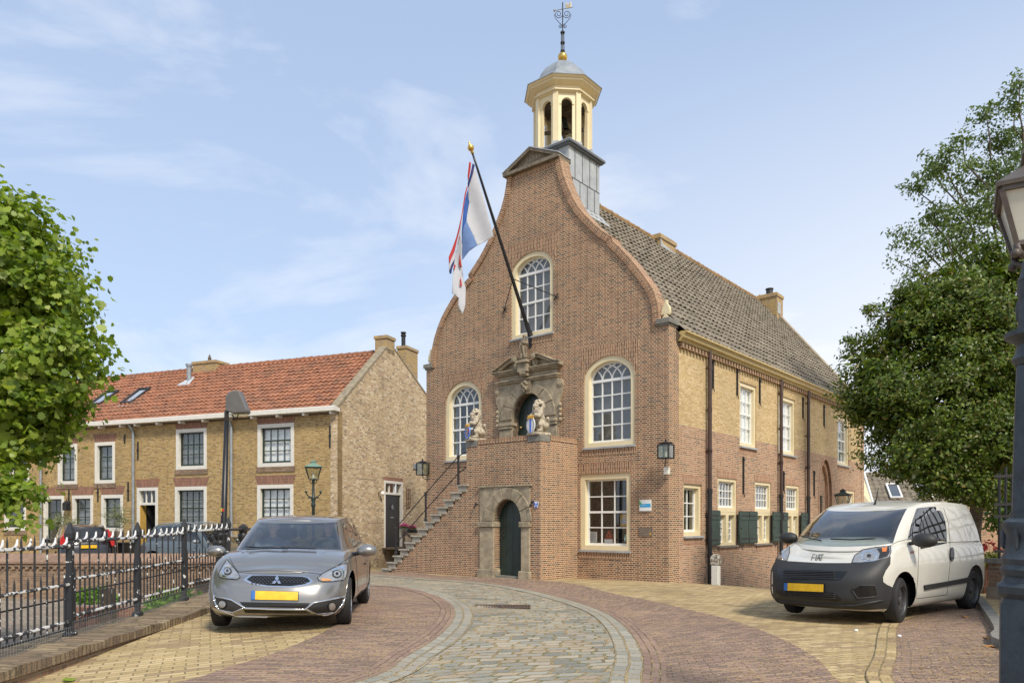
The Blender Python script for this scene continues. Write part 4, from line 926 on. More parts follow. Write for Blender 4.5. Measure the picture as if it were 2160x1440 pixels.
# small fixings on the landing wall
for px_, py_ in ((1008.5, 1066), (1127, 1062)):
    u, z = F(px_, py_, YL); q = MB(); q.tube([(u, YL + .02, z + .05), (u - .05, YL - .05, z + .03), (u - .04, YL - .12, z - .04), (u, YL - .1, z - .06)], .018, 6); q.ball((u - .03, YL - .06, z + .05), .03, 8); q.build('wall_hook', M['iron'], LD)
# ---------------------------------------------------------------- sculpture by fusing volumes
def fuse(name, parts, m, parent=None, voxel=.012, Mx=None, disp=0, dscale=.05, sm=2, amp=None):
    mb = MB()
    for p in parts:
        c, r = p[0], p[1]; rot = p[2] if len(p) > 2 else None
        Mr = None
        if rot: Mr = (Matrix.Rotation(R(rot[2]), 3, 'Z') @ Matrix.Rotation(R(rot[1]), 3, 'Y') @ Matrix.Rotation(R(rot[0]), 3, 'X'))
        mb.ball(c, r if isinstance(r, (tuple, list)) else (r, r, r), 14, 0, Mr)
    o = mb.build(name, M[m] if isinstance(m, str) else m, None)
    rm = o.modifiers.new('r', 'REMESH'); rm.mode = 'VOXEL'; rm.voxel_size = voxel
    s_ = o.modifiers.new('s', 'SMOOTH'); s_.iterations = sm; s_.factor = .6
    if disp:
        tx = bpy.data.textures.new('t', 'CLOUDS'); tx.noise_scale = dscale; d = o.modifiers.new('d', 'DISPLACE'); d.texture = tx; d.strength = disp; d.mid_level = .5
    dg = bpy.context.evaluated_depsgraph_get(); me = bpy.data.meshes.new_from_object(o.evaluated_get(dg)); bpy.data.objects.remove(o)
    me.shade_smooth(); 
    if not me.materials: me.materials.append(M[m] if isinstance(m, str) else m)
    n = bpy.data.objects.new(name, me); COL.objects.link(n)
    if parent is not None: n.parent = parent
    if Mx is not None: n.matrix_world = Mx
    return n
def limb(a, b, r0, r1, n=6):
    a, b = Vector(a), Vector(b); return [(tuple(a.lerp(b, i / n)), r0 + (r1 - r0) * i / n) for i in range(n + 1)]
# seated lion holding a shield: local +X is where it looks, origin at the base centre, height about .95
def lion(loc, rz, label, crest, scale=1.0):
    e = empty('lion_statue', loc, rz, label, 'statue', 'stone lions with painted shields on the landing parapet')
    q = MB(); q.box(-.26, .24, -.19, .19, 0, .07); q.build('base', M['lionstone'], e, bevel=.01)
    z = .07
    pr = [((-.10, 0, z + .17), (.17, .15, .17)), ((-.05, 0, z + .33), (.13, .13, .2)), ((.02, 0, z + .5), (.12, .125, .17))]
    for s in (-1, 1):
        pr += limb((-.10, s * .13, z + .17), (.07, s * .15, z + .19), .1, .075) + limb((.07, s * .15, z + .19), (.05, s * .15, z + .04), .06, .045) + [((.12, s * .15, z + .035), (.08, .05, .035))]
        pr += limb((.03, s * .11, z + .5), (.13, s * .15, z + .4), .07, .055) + limb((.13, s * .15, z + .4), (.20, s * .12, z + .36 + .05 * s), .05, .042) + [((.22, s * .11, z + .36 + .05 * s), (.035, .045, .05))]
    pr += [((.05, 0, z + .68), (.085, .08, .09)), ((.12, 0, z + .65), (.07, .055, .05)), ((.165, 0, z + .655), (.03, .035, .025)), ((.12, 0, z + .61), (.06, .045, .025))]
    pr += [((.1, s * .04, z + .715), (.03, .028, .02)) for s in (-1, 1)] + [((.02, s * .09, z + .73), (.025, .02, .03)) for s in (-1, 1)] + [((.14, s * .03, z + .64), (.025, .022, .02)) for s in (-1, 1)]
    rnd = random.Random(3)
    # curly mane: many overlapping locks round the face and down the chest
    for k in range(90):
        a = rnd.uniform(0, 2 * math.pi); t = rnd.random(); yy = math.cos(a); zz_ = math.sin(a)
        xx = .07 - t * .16; rr = .1 + .04 * math.sin(t * 3)
        pr.append(((xx, yy * rr, z + .67 + zz_ * rr * 1.05 - t * .02), (.03, .026, .036), (rnd.uniform(-40, 40), rnd.uniform(-40, 40), 0)))
    for k in range(50):
        t = rnd.random(); a = rnd.uniform(-1.6, 1.6); pr.append(((.02 + .12 * math.cos(a) * (1 - .3 * t), .13 * math.sin(a), z + .60 - t * .2), (.026, .026, .042)))
    pr += limb((-.22, 0, z + .06), (-.27, .08, z + .2), .03, .025) + limb((-.27, .08, z + .2), (-.2, .13, z + .33), .025, .03) + [((-.19, .13, z + .36), .045)]
    fuse('body', pr, 'lionstone', e, .0085, None, disp=.008, dscale=.02, sm=1)
    crest(e, z)
    if scale != 1: e.scale = (scale,) * 3
    return e
M['shieldwhite'] = mat('white shield paint', (.68, .68, .66), .5, var=.05); M['shieldblue'] = mat('blue shield paint', (.06, .14, .60), .45, var=.05); M['shieldgold'] = mat('ochre gold paint', (.62, .36, .05), .4, .2, var=.1); M['shieldred'] = mat('red shield paint', (.5, .04, .03), .45, var=.1)
def shpoly(cy, cz, w, h, oval=True):
    if oval: return [(cy + w * math.cos(t), cz + h * math.sin(t)) for t in [2 * math.pi * k / 28 for k in range(28)]]
    return [(cy - w, cz + h), (cy - w, cz - h * .3), (cy - w * .7, cz - h * .8), (cy, cz - h), (cy + w * .7, cz - h * .8), (cy + w, cz - h * .3), (cy + w, cz + h)]
WX = lambda off: (lambda u, d, z: Vector((off + d, u, z)))
def crown(q, X, cy, z, w):
    q.prism([(cy - w, z), (cy + w, z), (cy + w * 1.05, z + .035), (cy - w * 1.05, z + .035)], WX(X), -.03, .03)
    for k in range(5):
        y = cy - w * .85 + w * 1.7 * k / 4; q.ball((X, y, z + .055 + .012 * (k % 2 == 0)), (.022, .02, .024), 8)
def crestA(e, z):   # white oval shield with one blue upright bar
    X = .235; cy, cz = -.02, z + .17
    q = MB(); q.prism(shpoly(cy, cz, .155, .20), WX(X), 0, .03); s = q.build('shield', M['shieldwhite'], e, bevel=.006)
    q = MB(); q.prism([(cy - .022, cz - .19), (cy + .028, cz - .19), (cy + .028, cz + .155), (cy - .022, cz + .155)], WX(X), .031, .04); q.build('blue_bar', M['shieldblue'], s)
    q = MB(); crown(q, X + .02, cy, z + .33, .10); q.build('crown', M['shieldgold'], s, smooth=True, angle=40)
    q = MB()
    for k in range(14):
        for sg in (-1, 1):
            t = -1.0 + 2.0 * k / 13; y = cy + sg * .125 * math.cos(t); zz = cz + .165 * math.sin(t); q.box(X + .031, X + .036, y - .005, y + .005, zz - .006, zz + .005)
    q.build('ring_lettering', M['iron'], s)
def crestB(e, z):   # blue shield with gold bands, red and gold supporters
    X = .235; cy, cz = -.02, z + .17
    q = MB(); q.prism(shpoly(cy, cz, .10, .13, False), WX(X), 0, .03); s = q.build('shield', M['shieldblue'], e, bevel=.005)
    q = MB()
    for k in range(3): zz = cz + .085 - .075 * k; q.prism([(cy - .095 + .018 * k, zz), (cy + .095 - .018 * k, zz), (cy + .095 - .018 * k, zz - .034), (cy - .095 + .018 * k, zz - .034)], WX(X), .031, .036)
    q.build('gold_bands', M['shieldgold'], s)
    q = MB()
    for k in range(3):
        for j in range(4 - k): y = cy + (j - (3 - k) / 2) * .04; zz = cz + .1 - .075 * k; q.box(X + .031, X + .037, y - .009, y + .009, zz, zz + .018)
    q.build('white_charges', M['shieldwhite'], s)
    q = MB(); crown(q, X + .02, cy, z + .33 - .03, .085); q.build('crown', M['shieldgold'], s, smooth=True, angle=40)
    q = MB(); q.tube([(X + .01, cy + .12, cz + .12), (X + .02, cy + .15, cz + .03), (X + .01, cy + .12, cz - .08), (X + .02, cy + .06, cz - .15), (X + .02, cy, cz - .17), (X + .02, cy - .06, cz - .15), (X + .01, cy - .12, cz - .1), (X + .01, cy - .15, cz + .02), (X + .01, cy - .13, cz + .12)], .022, 8); q.build('blue_mantling', mat('light blue paint', (.16, .30, .70), .5), s, smooth=True)
    q = MB(); q.ball((X + .03, cy + .13, cz + .02), (.02, .03, .05), 8); q.build('red_sash', M['shieldred'], s, smooth=True)
def thw(x, y, z): return TH.M @ Vector((x, y, z))
la = thw(lx0 + .19, YL + .17, zp - .01); lb_ = thw(lx1 - .19, YL + .17, zp - .01)
# the left lion looks left along the street, the right one out towards the viewer
lion(la, TH.rz + R(250), 'white stone lion with blue and gold shield, on the corner above the stair', crestB, .98)
lion(lb_, TH.rz + R(262), 'stone lion with a white oval shield with a blue bar, before the upper door', crestA, 1.0)
# statue of a robed woman on the pediment
sx_, sz_ = F(1115, 769, -.22); s0_ = thw(c_ + .0, -.2, zcor + .19); hs = F(1112, 704, -.2)[1] - (zcor + .19)
k = hs / 1.0
pr = [((0, 0, .03), (.15, .13, .04)), ((0, 0, .2), (.14, .12, .22)), ((0, 0, .45), (.125, .1, .2)), ((0, 0, .62), (.11, .085, .1)), ((0, 0, .7), (.13, .085, .12)), ((0, 0, .8), (.12, .07, .05)), ((0, -.01, .86), (.04, .04, .05)), ((0, -.02, .935), (.055, .062, .075)), ((0, .02, .95), (.062, .06, .07)), ((0, -.085, .93), (.01, .014, .016)), ((.0, .03, .99), (.045, .045, .03))]
for a, b, r0, r1 in (((-.12, 0, .8), (-.17, -.02, .62), .045, .04), ((-.17, -.02, .62), (-.15, -.1, .48), .04, .035), ((.12, 0, .8), (.17, -.04, .64), .045, .04), ((.17, -.04, .64), (.04, -.12, .66), .038, .03), ((-.02, -.11, .62), (.1, -.12, .12), .03, .04), ((-.1, -.08, .6), (-.06, -.13, .1), .025, .035), ((.12, -.05, .55), (.14, -.07, .12), .03, .04), ((-.14, -.02, .5), (-.15, -.03, .1), .03, .05), ((-.18, 0, .5), (-.2, .02, .7), .02, .015)): pr += limb(a, b, r0, r1, 7)
st = empty('robed_statue', s0_, TH.rz, 'brown stone statue of a robed woman standing on the scrolled door pediment', 'statue')
fuse('figure', pr, 'statue', st, .012, None, disp=.012, dscale=.04, sm=1); q = MB(); q.box(-.17, .17, -.13, .13, -.02, .035); q.build('base', M['statue'], st, bevel=.01); st.scale = (k, k, k)
# ---------------------------------------------------------------- flag pole and flags
bu = F(1119, 706)[0]; bp0 = Vector((bu, -.02, F(1119, 706)[1]))
def ux(px, py): return TH.hit(0, bu, px, py)
tip = ux(995, 318); base_w = ux(1119.5, 706); base_w.y = -.02; base_w.z = F(1119.5, 706)[1]
fp = empty('flag_pole', thw(*base_w), TH.rz, 'long black wooden pole with golden tip slanting out of the facade', 'flagpole')
T = tip - base_w
q = MB(); pts = [Vector((0, 0, 0)) + T * t for t in (0, .03, .3, .6, .9, .985)]; q.tube(pts, [.05, .055, .048, .042, .03, .026], 12); q.build('pole', M['black'], fp, smooth=True)
q = MB(); dirn = T.normalized(); Mt = Matrix.Translation(T * .985) @ dirn.to_track_quat('Z', 'Y').to_matrix().to_4x4(); q.lathe([(.03, 0), (.05, .02), (.03, .05), (.075, .1), (.085, .15), (.06, .2), (.02, .23), (.025, .26), (.005, .3)], 16, M=Mt); q.build('gold_tip', M['gold'], fp, smooth=True)
q = MB(); Mt = Matrix.Translation(T * .0) @ dirn.to_track_quat('Z', 'Y').to_matrix().to_4x4(); q.lathe([(.075, -.03), (.075, .02), (.065, .03), (.065, .3), (.07, .32)], 14, M=Mt); q.box(-.05, .05, -.0, .04, -.35, .1); q.build('socket', M['iron'], fp)
mid = ux(1082, 588) - base_w; a1_ = Vector((F(1174.5, 626)[0] - bu, .02, F(1174.5, 626)[1] - base_w.z)); a2_ = Vector((F(1066.5, 654)[0] - bu, .02, F(1066.5, 654)[1] - base_w.z))
q = MB()
for a in (a1_, a2_):
    q.cyl(mid, a + Vector((0, -.06, 0)), .012, n=6)
    for an in range(4): t = an * math.pi / 2 + .78; q.tube([a, a + Vector((.05 * math.cos(t), -.05, .05 * math.sin(t))), a + Vector((.11 * math.cos(t), -.03, .11 * math.sin(t)))], .014, 6)
    q.ball(a + Vector((0, -.03, 0)), .035, 8)
q.build('stay', M['iron'], fp)
# flags: cloth hanging from the tip, traced outlines laid on a hanging plane with real folds
tipw = thw(*tip)
M['flagwhite'] = mat('white flag cloth', (.66, .67, .70), .8, var=.04); M['flagblue'] = mat('blue flag cloth', (.05, .15, .48), .8, var=.15); M['flagsunlit'] = mat('sunlit blue flag cloth', (.20, .32, .60), .8, var=.12); M['flagred'] = mat('red flag cloth', (.62, .06, .05), .8, var=.15); M['flagshade'] = mat('shaded dark blue cloth', (.05, .06, .22), .8, var=.1)  # sun and shade on the flag's blue put into paler and darker cloth colours
for mm_ in ('flagwhite', 'flagsunlit', 'flagblue', 'flagred', 'flagshade'):
    nt_ = M[mm_].node_tree; b__ = nt_.nodes['Principled BSDF']; tr_ = nt_.nodes.new('ShaderNodeBsdfTranslucent'); ms_ = nt_.nodes.new('ShaderNodeMixShader'); ms_.inputs[0].default_value = .4
    src = b__.inputs['Base Color'].links[0].from_socket if b__.inputs['Base Color'].links else None
    if src: nt_.links.new(src, tr_.inputs[0])
    nt_.links.new(b__.outputs[0], ms_.inputs[1]); nt_.links.new(tr_.outputs[0], ms_.inputs[2]); nt_.links.new(ms_.outputs[0], nt_.nodes['Material Output'].inputs[0])
def fl(x, y): return (880 + x / 3.6, 300 + y / 3.6)
def cloth(name, patches, depth, label, fold=.05, ph=0.0, bend=0.0):
    e = empty(name, tipw, 0, label, 'flag')
    groups = {}
    for pm, poly, dd in patches: groups.setdefault(pm, []).append((poly, dd))
    nm = {'flagwhite': 'white_cloth', 'flagsunlit': 'sunlit_blue_cloth', 'flagblue': 'blue_cloth', 'flagred': 'red_cloth', 'flagshade': 'shaded_blue_cloth'}
    for pm, pl_ in groups.items():
        mb = MB()
        for poly, dd in pl_:
            W3 = [P(*fl(*p), depth) - tipw for p in poly]; P2 = [Vector((p.x, p.z)) for p in W3]
            x0, x1 = min(p.x for p in P2), max(p.x for p in P2); z0, z1 = min(p.y for p in P2), max(p.y for p in P2); pts = list(P2); n = len(pts); st_ = .05
            i = x0 + st_ / 2
            while i < x1:
                j = z0 + st_ / 2
                while j < z1: pts.append(Vector((i + random.uniform(-.004, .004), j))); j += st_
                i += st_
            r = delaunay_2d_cdt(pts, [], [list(range(n))], 1, 1e-5)
            vs = []
            for v in r[0]:
                u_ = (v.x + v.y * .35) * 9 + ph; vs.append((v.x, dd + fold * math.sin(u_) * min(1, .2 - v.y * .8) + bend * v.x, v.y))
            mb.add(vs, [tuple(f) for f in r[2]])
        mb.build(nm[pm], M[pm], e, smooth=True, recalc=False, solid=.004)
    return e
yt = tipw.y
cloth('tricolour_flag', [('flagwhite', [(437, 195), (470, 300), (500, 410), (545, 580), (580, 715), (520, 750), (458, 782), (430, 715), (375, 600), (380, 540), (395, 450), (385, 420), (390, 330), (415, 260)], .0),
    ('flagblue', [(385, 350), (388, 410), (395, 450), (380, 540), (374, 600), (352, 650), (338, 715), (338, 690), (345, 600), (352, 500), (365, 420)], .0), ('flagsunlit', [(374, 600), (430, 715), (458, 782), (395, 830), (342, 890), (338, 780), (338, 716), (352, 651)], .0),
    ('flagred', [(395, 155), (410, 160), (405, 220), (392, 280), (385, 300), (383, 260)], -.02), ('flagshade', [(420, 165), (438, 175), (425, 240), (405, 300), (383, 350), (383, 310), (400, 260), (412, 210)], -.01),
    ('flagred', [(383, 345), (366, 420), (352, 510), (338, 600), (322, 680), (300, 760), (285, 830), (262, 890), (243, 935), (241, 880), (270, 800), (298, 720), (318, 650), (335, 580), (347, 500), (360, 400), (376, 340)], -.05),
    ('flagwhite', [(352, 510), (338, 640), (325, 720), (300, 800), (285, 880), (262, 950), (245, 1000), (241, 935), (262, 890), (290, 825), (322, 690), (340, 600)], -.03),
    ('flagshade', [(287, 890), (282, 930), (268, 970), (262, 1005), (250, 1010), (247, 985), (262, 940)], -.06)], yt, 'tricolour flag of red, white and blue hanging open below the pole tip', .04)
cloth('white_red_flag', [('flagwhite', [(340, 690), (335, 740), (345, 800), (338, 890), (345, 960), (352, 1050), (370, 1110), (368, 1200), (368, 1240), (352, 1318), (330, 1290), (314, 1252), (318, 1195), (290, 1175), (267, 1160), (270, 1080), (275, 1000), (285, 900), (300, 830), (318, 760)], .0),
    ('flagred', [(320, 740), (326, 735), (326, 755), (320, 760)], -.05), ('flagred', [(318, 850), (330, 890), (340, 960), (328, 962), (318, 935), (322, 890)], -.05), ('flagred', [(282, 940), (296, 945), (288, 975), (277, 985)], -.05), ('flagred', [(329, 1032), (338, 1060), (343, 1108), (333, 1105), (318, 1092), (331, 1090), (328, 1062)], -.05)], yt + .1, 'narrow white flag with small red marks hanging behind and below the tricolour', .05, 1.0)
# ---------------------------------------------------------------- wall lanterns, signs, shield
def wall_lantern(px0_, px1_, py0_, py1_, YY, label, arm_to, rz=TH.rz):
    c = P((px0_ + px1_) / 2, (py0_ + py1_) / 2, YY); s_ = (px1_ - px0_) / FPX * YY / 1.25; h = (py1_ - py0_) / FPX * YY
    e = empty('wall_lantern', (c.x, c.y, c.z - h / 2), rz, label, 'wall lamp', 'square glass lanterns on the town hall corners')
    w2 = s_ / 2; q = MB()
    for x in (-w2, w2):
        for y in (-w2, w2): q.box(x - .012, x + .012, y - .012, y + .012, 0, h)
    for z in (0, h - .02):
        for k in (-w2, w2): q.box(-w2, w2, k - .014, k + .014, z, z + .022); q.box(k - .014, k + .014, -w2, w2, z, z + .022)
    q.lathe([(w2 * 1.5, h + .023), (w2 * .5, h + .06), (.02, h + .08), (.025, h + .12), (.002, h + .14)], 4, rot=math.pi / 4); q.build('lantern_frame', M['iron'], e)
    q = MB(); g = w2 - .004
    for a in range(4): Ma = Matrix.Rotation(a * math.pi / 2, 4, 'Z'); q.box(-g, g, g - .002, g + .002, .02, h - .02, 0, Ma)
    q.build('lantern_glass', M['litglass'], e); q = MB(); q.lathe([(.03, .02), (.035, .06), (.03, .14), (.01, .2)], 12); q.build('lamp_bulb', M['white'], e, smooth=True)
    q = MB(); t = e.matrix_basis.inverted() @ arm_to; q.tube([t, (t.x * .5, t.y * .5, -.12), (0, 0, -.06), (0, 0, 0)], .014, 6); q.build('bracket', M['iron'], e)
    return e
cc_ = thw(-.06, -.03, 0); zl = F(1403, 975)[1]
wall_lantern(1389, 1420, 937, 967, 17.55, 'square glass wall lantern at the right corner of the brick facade', thw(-.12, 0, zl - .25))
pL = thw(xl + .1, 0, F(905, 1010)[1])
wall_lantern(880, 903, 976, 1002, pL.y - .1, 'square glass wall lantern at the left edge of the town hall above the stair', pL)
u, z = F(1411, 993); q = MB(); q.box(u - .06, u + .065, -.16, -.05, z - .09, z + .09); q.tube([(u, -.05, z), (u, .0, z - .02)], .02, 6); q.tube([(u - .13, -.0, z + .03), (u - .13, -.04, z - .13), (u - .02, -.06, z - .14), (u, -.06, z - .09)], .01, 5); q.build('sensor_box', M['offwhite'], th, bevel=.008)
a_, b_ = F(1350, 1054), F(1374, 1077); sb_ = empty('information_sign', thw(a_[0], -.03, b_[1]), TH.rz, 'small square white sign with a blue band and green corner on the facade', 'sign')
w_, h_ = b_[0] - a_[0], a_[1] - b_[1]; q = MB(); q.box(0, w_, 0, .03, 0, h_); q.build('board', M['white'], sb_)
q = MB(); q.box(.02, w_, -.003, .0, h_ * .33, h_ * .66); q.build('blue_band', mat('sky blue print', (.05, .36, .68), .4, var=0), sb_); q = MB(); q.prism([(0, h_), (w_ * .22, h_ * .66), (0, h_ * .5)], lambda u, d, z: Vector((u, d, z)), -.006, -.003); q.build('green_corner', mat('green print', (.10, .42, .12), .4, var=0), sb_)
q = MB()
for k in range(7): q.box(w_ * .22 + k * w_ * .05, w_ * .22 + k * w_ * .05 + .011, -.006, -.003, h_ * .52, h_ * .56)
q.build('small_lettering', M['white'], sb_)
a_, b_ = F(1348.5, 1112), F(1377, 1129.5); pq = empty('stone_plaque', thw(a_[0], -.02, b_[1]), TH.rz, 'small brown engraved stone plaque below the blue and white sign', 'plaque'); w_, h_ = b_[0] - a_[0], a_[1] - b_[1]
q = MB(); q.box(0, w_, 0, .02, 0, h_); q.build('slab', mat('brown slate', (.17, .13, .10), .6, var=.15), pq); q = MB()
for r_ in range(5):
    x = .05
    while x < w_ - .06: l_ = random.uniform(.015, .04); q.box(x, x + l_, -.002, 0, h_ - .04 - r_ * .042 - .008, h_ - .04 - r_ * .042); x += l_ + .012
q.build('engraved_lines', M['stone_l'], pq); q = MB(); q.box(w_ - .08, w_ - .03, -.004, 0, .02, .07); q.build('gilt_mark', M['shieldgold'], pq)
u, z = F(1132, 1064, YL); e = empty('enamel_shield', thw(u - .06, YL - .03, z - .09), TH.rz, 'small blue and white heritage shield beside the lower door', 'sign')
sp = [(0, .17), (0, .07), (.02, .03), (.065, 0), (.11, .03), (.13, .07), (.13, .17)]; WI = lambda u, d, z: Vector((u, d, z))
q = MB(); q.prism(sp, WI, 0, .012); q.build('shield_plate', M['white'], e); q = MB()
q.prism([(0.002, .168), (.06, .168), (.065, .10), (.002, .10)][:3] + [(.002, .1)], WI, -.003, -.001); q.prism([(.0, .168), (.0, .02), (.055, .09)], WI, -.004, -.001) if False else None
q = MB(); q.prism([(.004, .166), (.063, .105), (.004, .06)], WI, -.004, -.001); q.prism([(.126, .166), (.067, .105), (.126, .06)], WI, -.004, -.001); q.prism([(.065, .095), (.1, .03), (.065, .005), (.03, .03)], WI, -.004, -.001); q.build('blue_fields', M['shieldblue'], e)
# window display in the large lower window
WD = lambda x, y, z: thw(x, y, z)
def onw(px, py, d=.3): return F(px, py, d)
zsill = wb[2] + .2
q = MB(); q.box(wb[0], wb[1], .22, .55, wb[2] + .1, wb[2] + .16); q.build('window_ledge', M['offwhite'], bw_)
def disp(name, px0_, px1_, py0_, py1_, m, label, cat, lean=.0):
    a, b = onw(px0_, py0_), onw(px1_, py1_); e = empty(name, thw((a[0] + b[0]) / 2, .3, b[1]), TH.rz, label, cat); w2, h = (b[0] - a[0]) / 2, a[1] - b[1]
    q = MB(); q.box(-w2, w2, 0, .008, 0, h); q.build('sheet', M[m] if isinstance(m, str) else m, e); return e, w2, h
M['print'] = mat('grey print', (.3, .3, .32), .7, var=0)
e, w2, h = disp('notice_sheet', 1244, 1259, 1121, 1143, 'white', 'white printed notice leaning in the lower left of the large window', 'notice'); q = MB()
for k in range(12): q.box(-w2 * .8, w2 * .8, -.003, -.001, h * .1 + k * h * .07, h * .1 + k * h * .07 + .008)
q.build('text_lines', M['print'], e)
e, w2, h = disp('window_poster', 1308, 1321, 1084, 1110, mat('ochre poster', (.55, .36, .10), .6), 'ochre poster with a dark photo at the right of the large window', 'poster'); q = MB(); q.box(-w2 * .85, w2, -.003, -.001, h * .25, h * .6); q.build('photo', M['print'], e)
disp('info_card', 1275, 1292, 1136.5, 1144, 'white', 'white card lying before the pyramid of mugs', 'card')
mug = mat('red printed mug', (.42, .06, .03), .35, var=.5, vs=40); k = 0
lab = {0: 'bottom left', 1: 'bottom centre', 2: 'bottom right', 3: 'middle left', 4: 'middle right', 5: 'top'}
zb0 = onw(1285, 1143, .38)[1]
for row, cnt in ((0, 3), (1, 2), (2, 1)):
    for i in range(cnt):
        u = onw(1285, 1130, .38)[0] + (i - (cnt - 1) / 2) * .1; w0 = thw(u, .38, zb0 + .02 + row * .098); e = empty('red_mug', w0, TH.rz, '%s red printed mug of the small pyramid in the large window' % lab[k], 'mug', 'red mugs stacked in the window'); k += 1
        q = MB(); q.lathe([(.04, 0), (.044, .01), (.044, .09), (.04, .092), (.038, .085), (.036, .01)], 14); q.build('cup', mug, e, smooth=True, angle=40); q = MB(); q.tube([(.042, 0, .075), (.065, 0, .07), (.068, 0, .04), (.043, 0, .02)], .006, 6); q.build('handle', mug, e)
e = empty('mint_jar', thw(onw(1319, 1143, .3)[0], .33, onw(1319, 1142)[1]), TH.rz, 'mint green jar at the right end of the window ledge', 'jar'); q = MB(); q.lathe([(.04, 0), (.045, .02), (.045, .12), (.03, .14), (.032, .18)], 14); q.build('glass_body', mat('mint plastic', (.20, .55, .42), .4), e, smooth=True, angle=50); q = MB(); q.box(-.02, .02, -.049, -.04, .04, .1); q.build('jar_label', M['white'], e)
# painted boundary stone beside the down pipe
sp_ = gpt(1510, 1233); e = empty('guard_stone', sp_ - Vector((0, 0, .03)), TH.rz, 'round topped stone post, lower half painted white, by the black downpipe', 'stone post')
h = 1168; s_ = FPX / sp_.y; hh = (1233 - 1168) / s_ + .03; w2 = 11 / s_ / 1.1
q = MB(); q.box(-w2 * .8, w2 * .8, -w2 * .7, w2 * .7, 0, hh * .66); q.build('painted_base', flaky('old white paint', (.68, .66, .60), (.25, .22, .17), .62, 9, .8), e, bevel=.02); q = MB()
pr_ = [(-w2, hh * .66), (w2, hh * .66), (w2, hh * .84)] + [(w2 * math.cos(t), hh * .84 + hh * .16 * math.sin(t)) for t in [math.pi * k / 12 for k in range(1, 12)]] + [(-w2, hh * .84)]
q.prism(pr_, WI, -w2 * .75, w2 * .75); q.build('stone_head', flaky('lichen stone', (.20, .17, .13), (.55, .52, .45), .52, 14, .9), e, bevel=.015)
# ================================================================= row of houses on the left
def HX(px, Z): return (px - CX) / FPX * Z
HF = Frame((HX(712, 27), 27, 0), R(-21.6))
def G(px, py, y=0.0): p = HF.hit(1, y, px, py); return (p.x, p.z)
def GG(px, py, x=0.0): p = HF.hit(0, x, px, py); return (p.y, p.z)
def RG(a, b, c, d): return rect_from(G, a, b, c, d)
WGb = lambda u, d, z: Vector((-d, u, z))
zb = -1.0
yap, zap = GG(824.5, 742); yr, zrr = GG(897, 828); ze = G(690, 868)[1]
zsl = (zrr - zap) / (yr - yap); yend = yap + (zap - ze) / -zsl if zsl < 0 else yap * 2
yend = min(yend, yap * 2.6)
def row_house(name, x0, x1, label, zeave, wins, door, mwall='brick_ochre', group=None, gable=False, ridge=None):
    h = empty(name, HF.o, HF.rz, label, 'house', 'row of old brick houses across the yard')
    hs = [outline(*w_[0]) for w_ in wins] + ([outline(*door[0])] if door else [])
    wallmesh('front_wall', mwall, h, WF, [(x0, zb), (x1, zb), (x1, zeave), (x0, zeave)], hs, 0, .3)
    for (r, o) in wins:
        window(h, WF, *r, **o)
        panel(h, 'brick_arch', 'brick_redlintel', WF, [(r[0] - .0, r[3] + .003), (r[1] + .0, r[3] + .003), (r[1] + .12, r[3] + .36), (r[0] - .12, r[3] + .36)], -.005, .02)
        panel(h, 'brick_sill_course', 'brick_old', WF, [(r[0] - .05, r[2] - .2), (r[1] + .05, r[2] - .2), (r[1] + .05, r[2] - .003), (r[0] - .05, r[2] - .003)], -.03, .02)
    V = Vector((0, yap + .22, zap - ze - .05)); vl_ = V.length; V.normalize()
    pantiles('roof', M['tile_o'], h, (x0, -.22, zeave + .1), (1, 0, 0), V, x1 - x0 - (.3 if gable else 0), vl_, tw=.235, tl=.33, amp=.036, lap=.04, nsub=4, jit=.008)
    MB().prism([(-.05, zeave - .0), (yap, zap - .12), (yend, zeave), (yend, zeave - .4), (-.0, zeave - .1)], lambda u, d, z: Vector((d, u, z)), x0 + .001, x1 - (.31 if gable else .001)).build('roof_core', M['wood'], h)
    q = MB(); x = x0 + .1
    while x < x1 - .5: q.cyl((x, yap, zap - .0), (x + .4, yap, zap + .01 + random.uniform(-.01, .01)), .12, .14, n=8); x += .38
    q.build('ridge_tiles', M['tile_o'], h)
    q = MB(); q.prism([(-.36, zeave - .02), (-.36, zeave + .13), (-.3, zeave + .16), (.0, zeave + .1), (.0, zeave - .02)], lambda u, d, z: Vector((d, u, z)), x0, x1 + (.1 if gable else 0)); q.build('gutter', M['offwhite'], h)
    x = x0 + .5
    while x < x1: q = MB(); q.box(x - .05, x + .05, -.3, .0, zeave - .13, zeave - .022); q.build('gutter_bracket', M['offwhite'], h, bevel=.01); x += 1.18
    return h
dk = dict(fm='offwhite', sm='darkgreen', d0=-.02, d1=.16, sd=.1, fw=.14, sw=.06, mw=.03, bd=.21, side=None)
zu = RG((544.5, 893), (621, 890), (620, 979.5), (543, 982.6)); zu2 = RG((371.6, 908), (437, 902.8), (435.5, 989.9), (372, 994))
zl1 = RG((543, 1021.5), (620, 1018), (618, 1113), (543, 1117)); zl2 = RG((369.5, 1030), (436.5, 1024.7), (436, 1117), (369.5, 1120))
zu, zu2 = (zu[0], zu[1], (zu[2] + zu2[2]) / 2, (zu[3] + zu2[3]) / 2), (zu2[0], zu2[1], (zu[2] + zu2[2]) / 2, (zu[3] + zu2[3]) / 2)
zl1, zl2 = (zl1[0], zl1[1], zl2[2], (zl1[3] + zl2[3]) / 2), (zl2[0], zl2[1], zl2[2], (zl1[3] + zl2[3]) / 2)
dr_ = RG((289.4, 1033), (333.7, 1030.7), (333, 1150), (289, 1150)); dr_ = (dr_[0], dr_[1], -.4, zl1[3])
xB = G(277, 1000)[0]
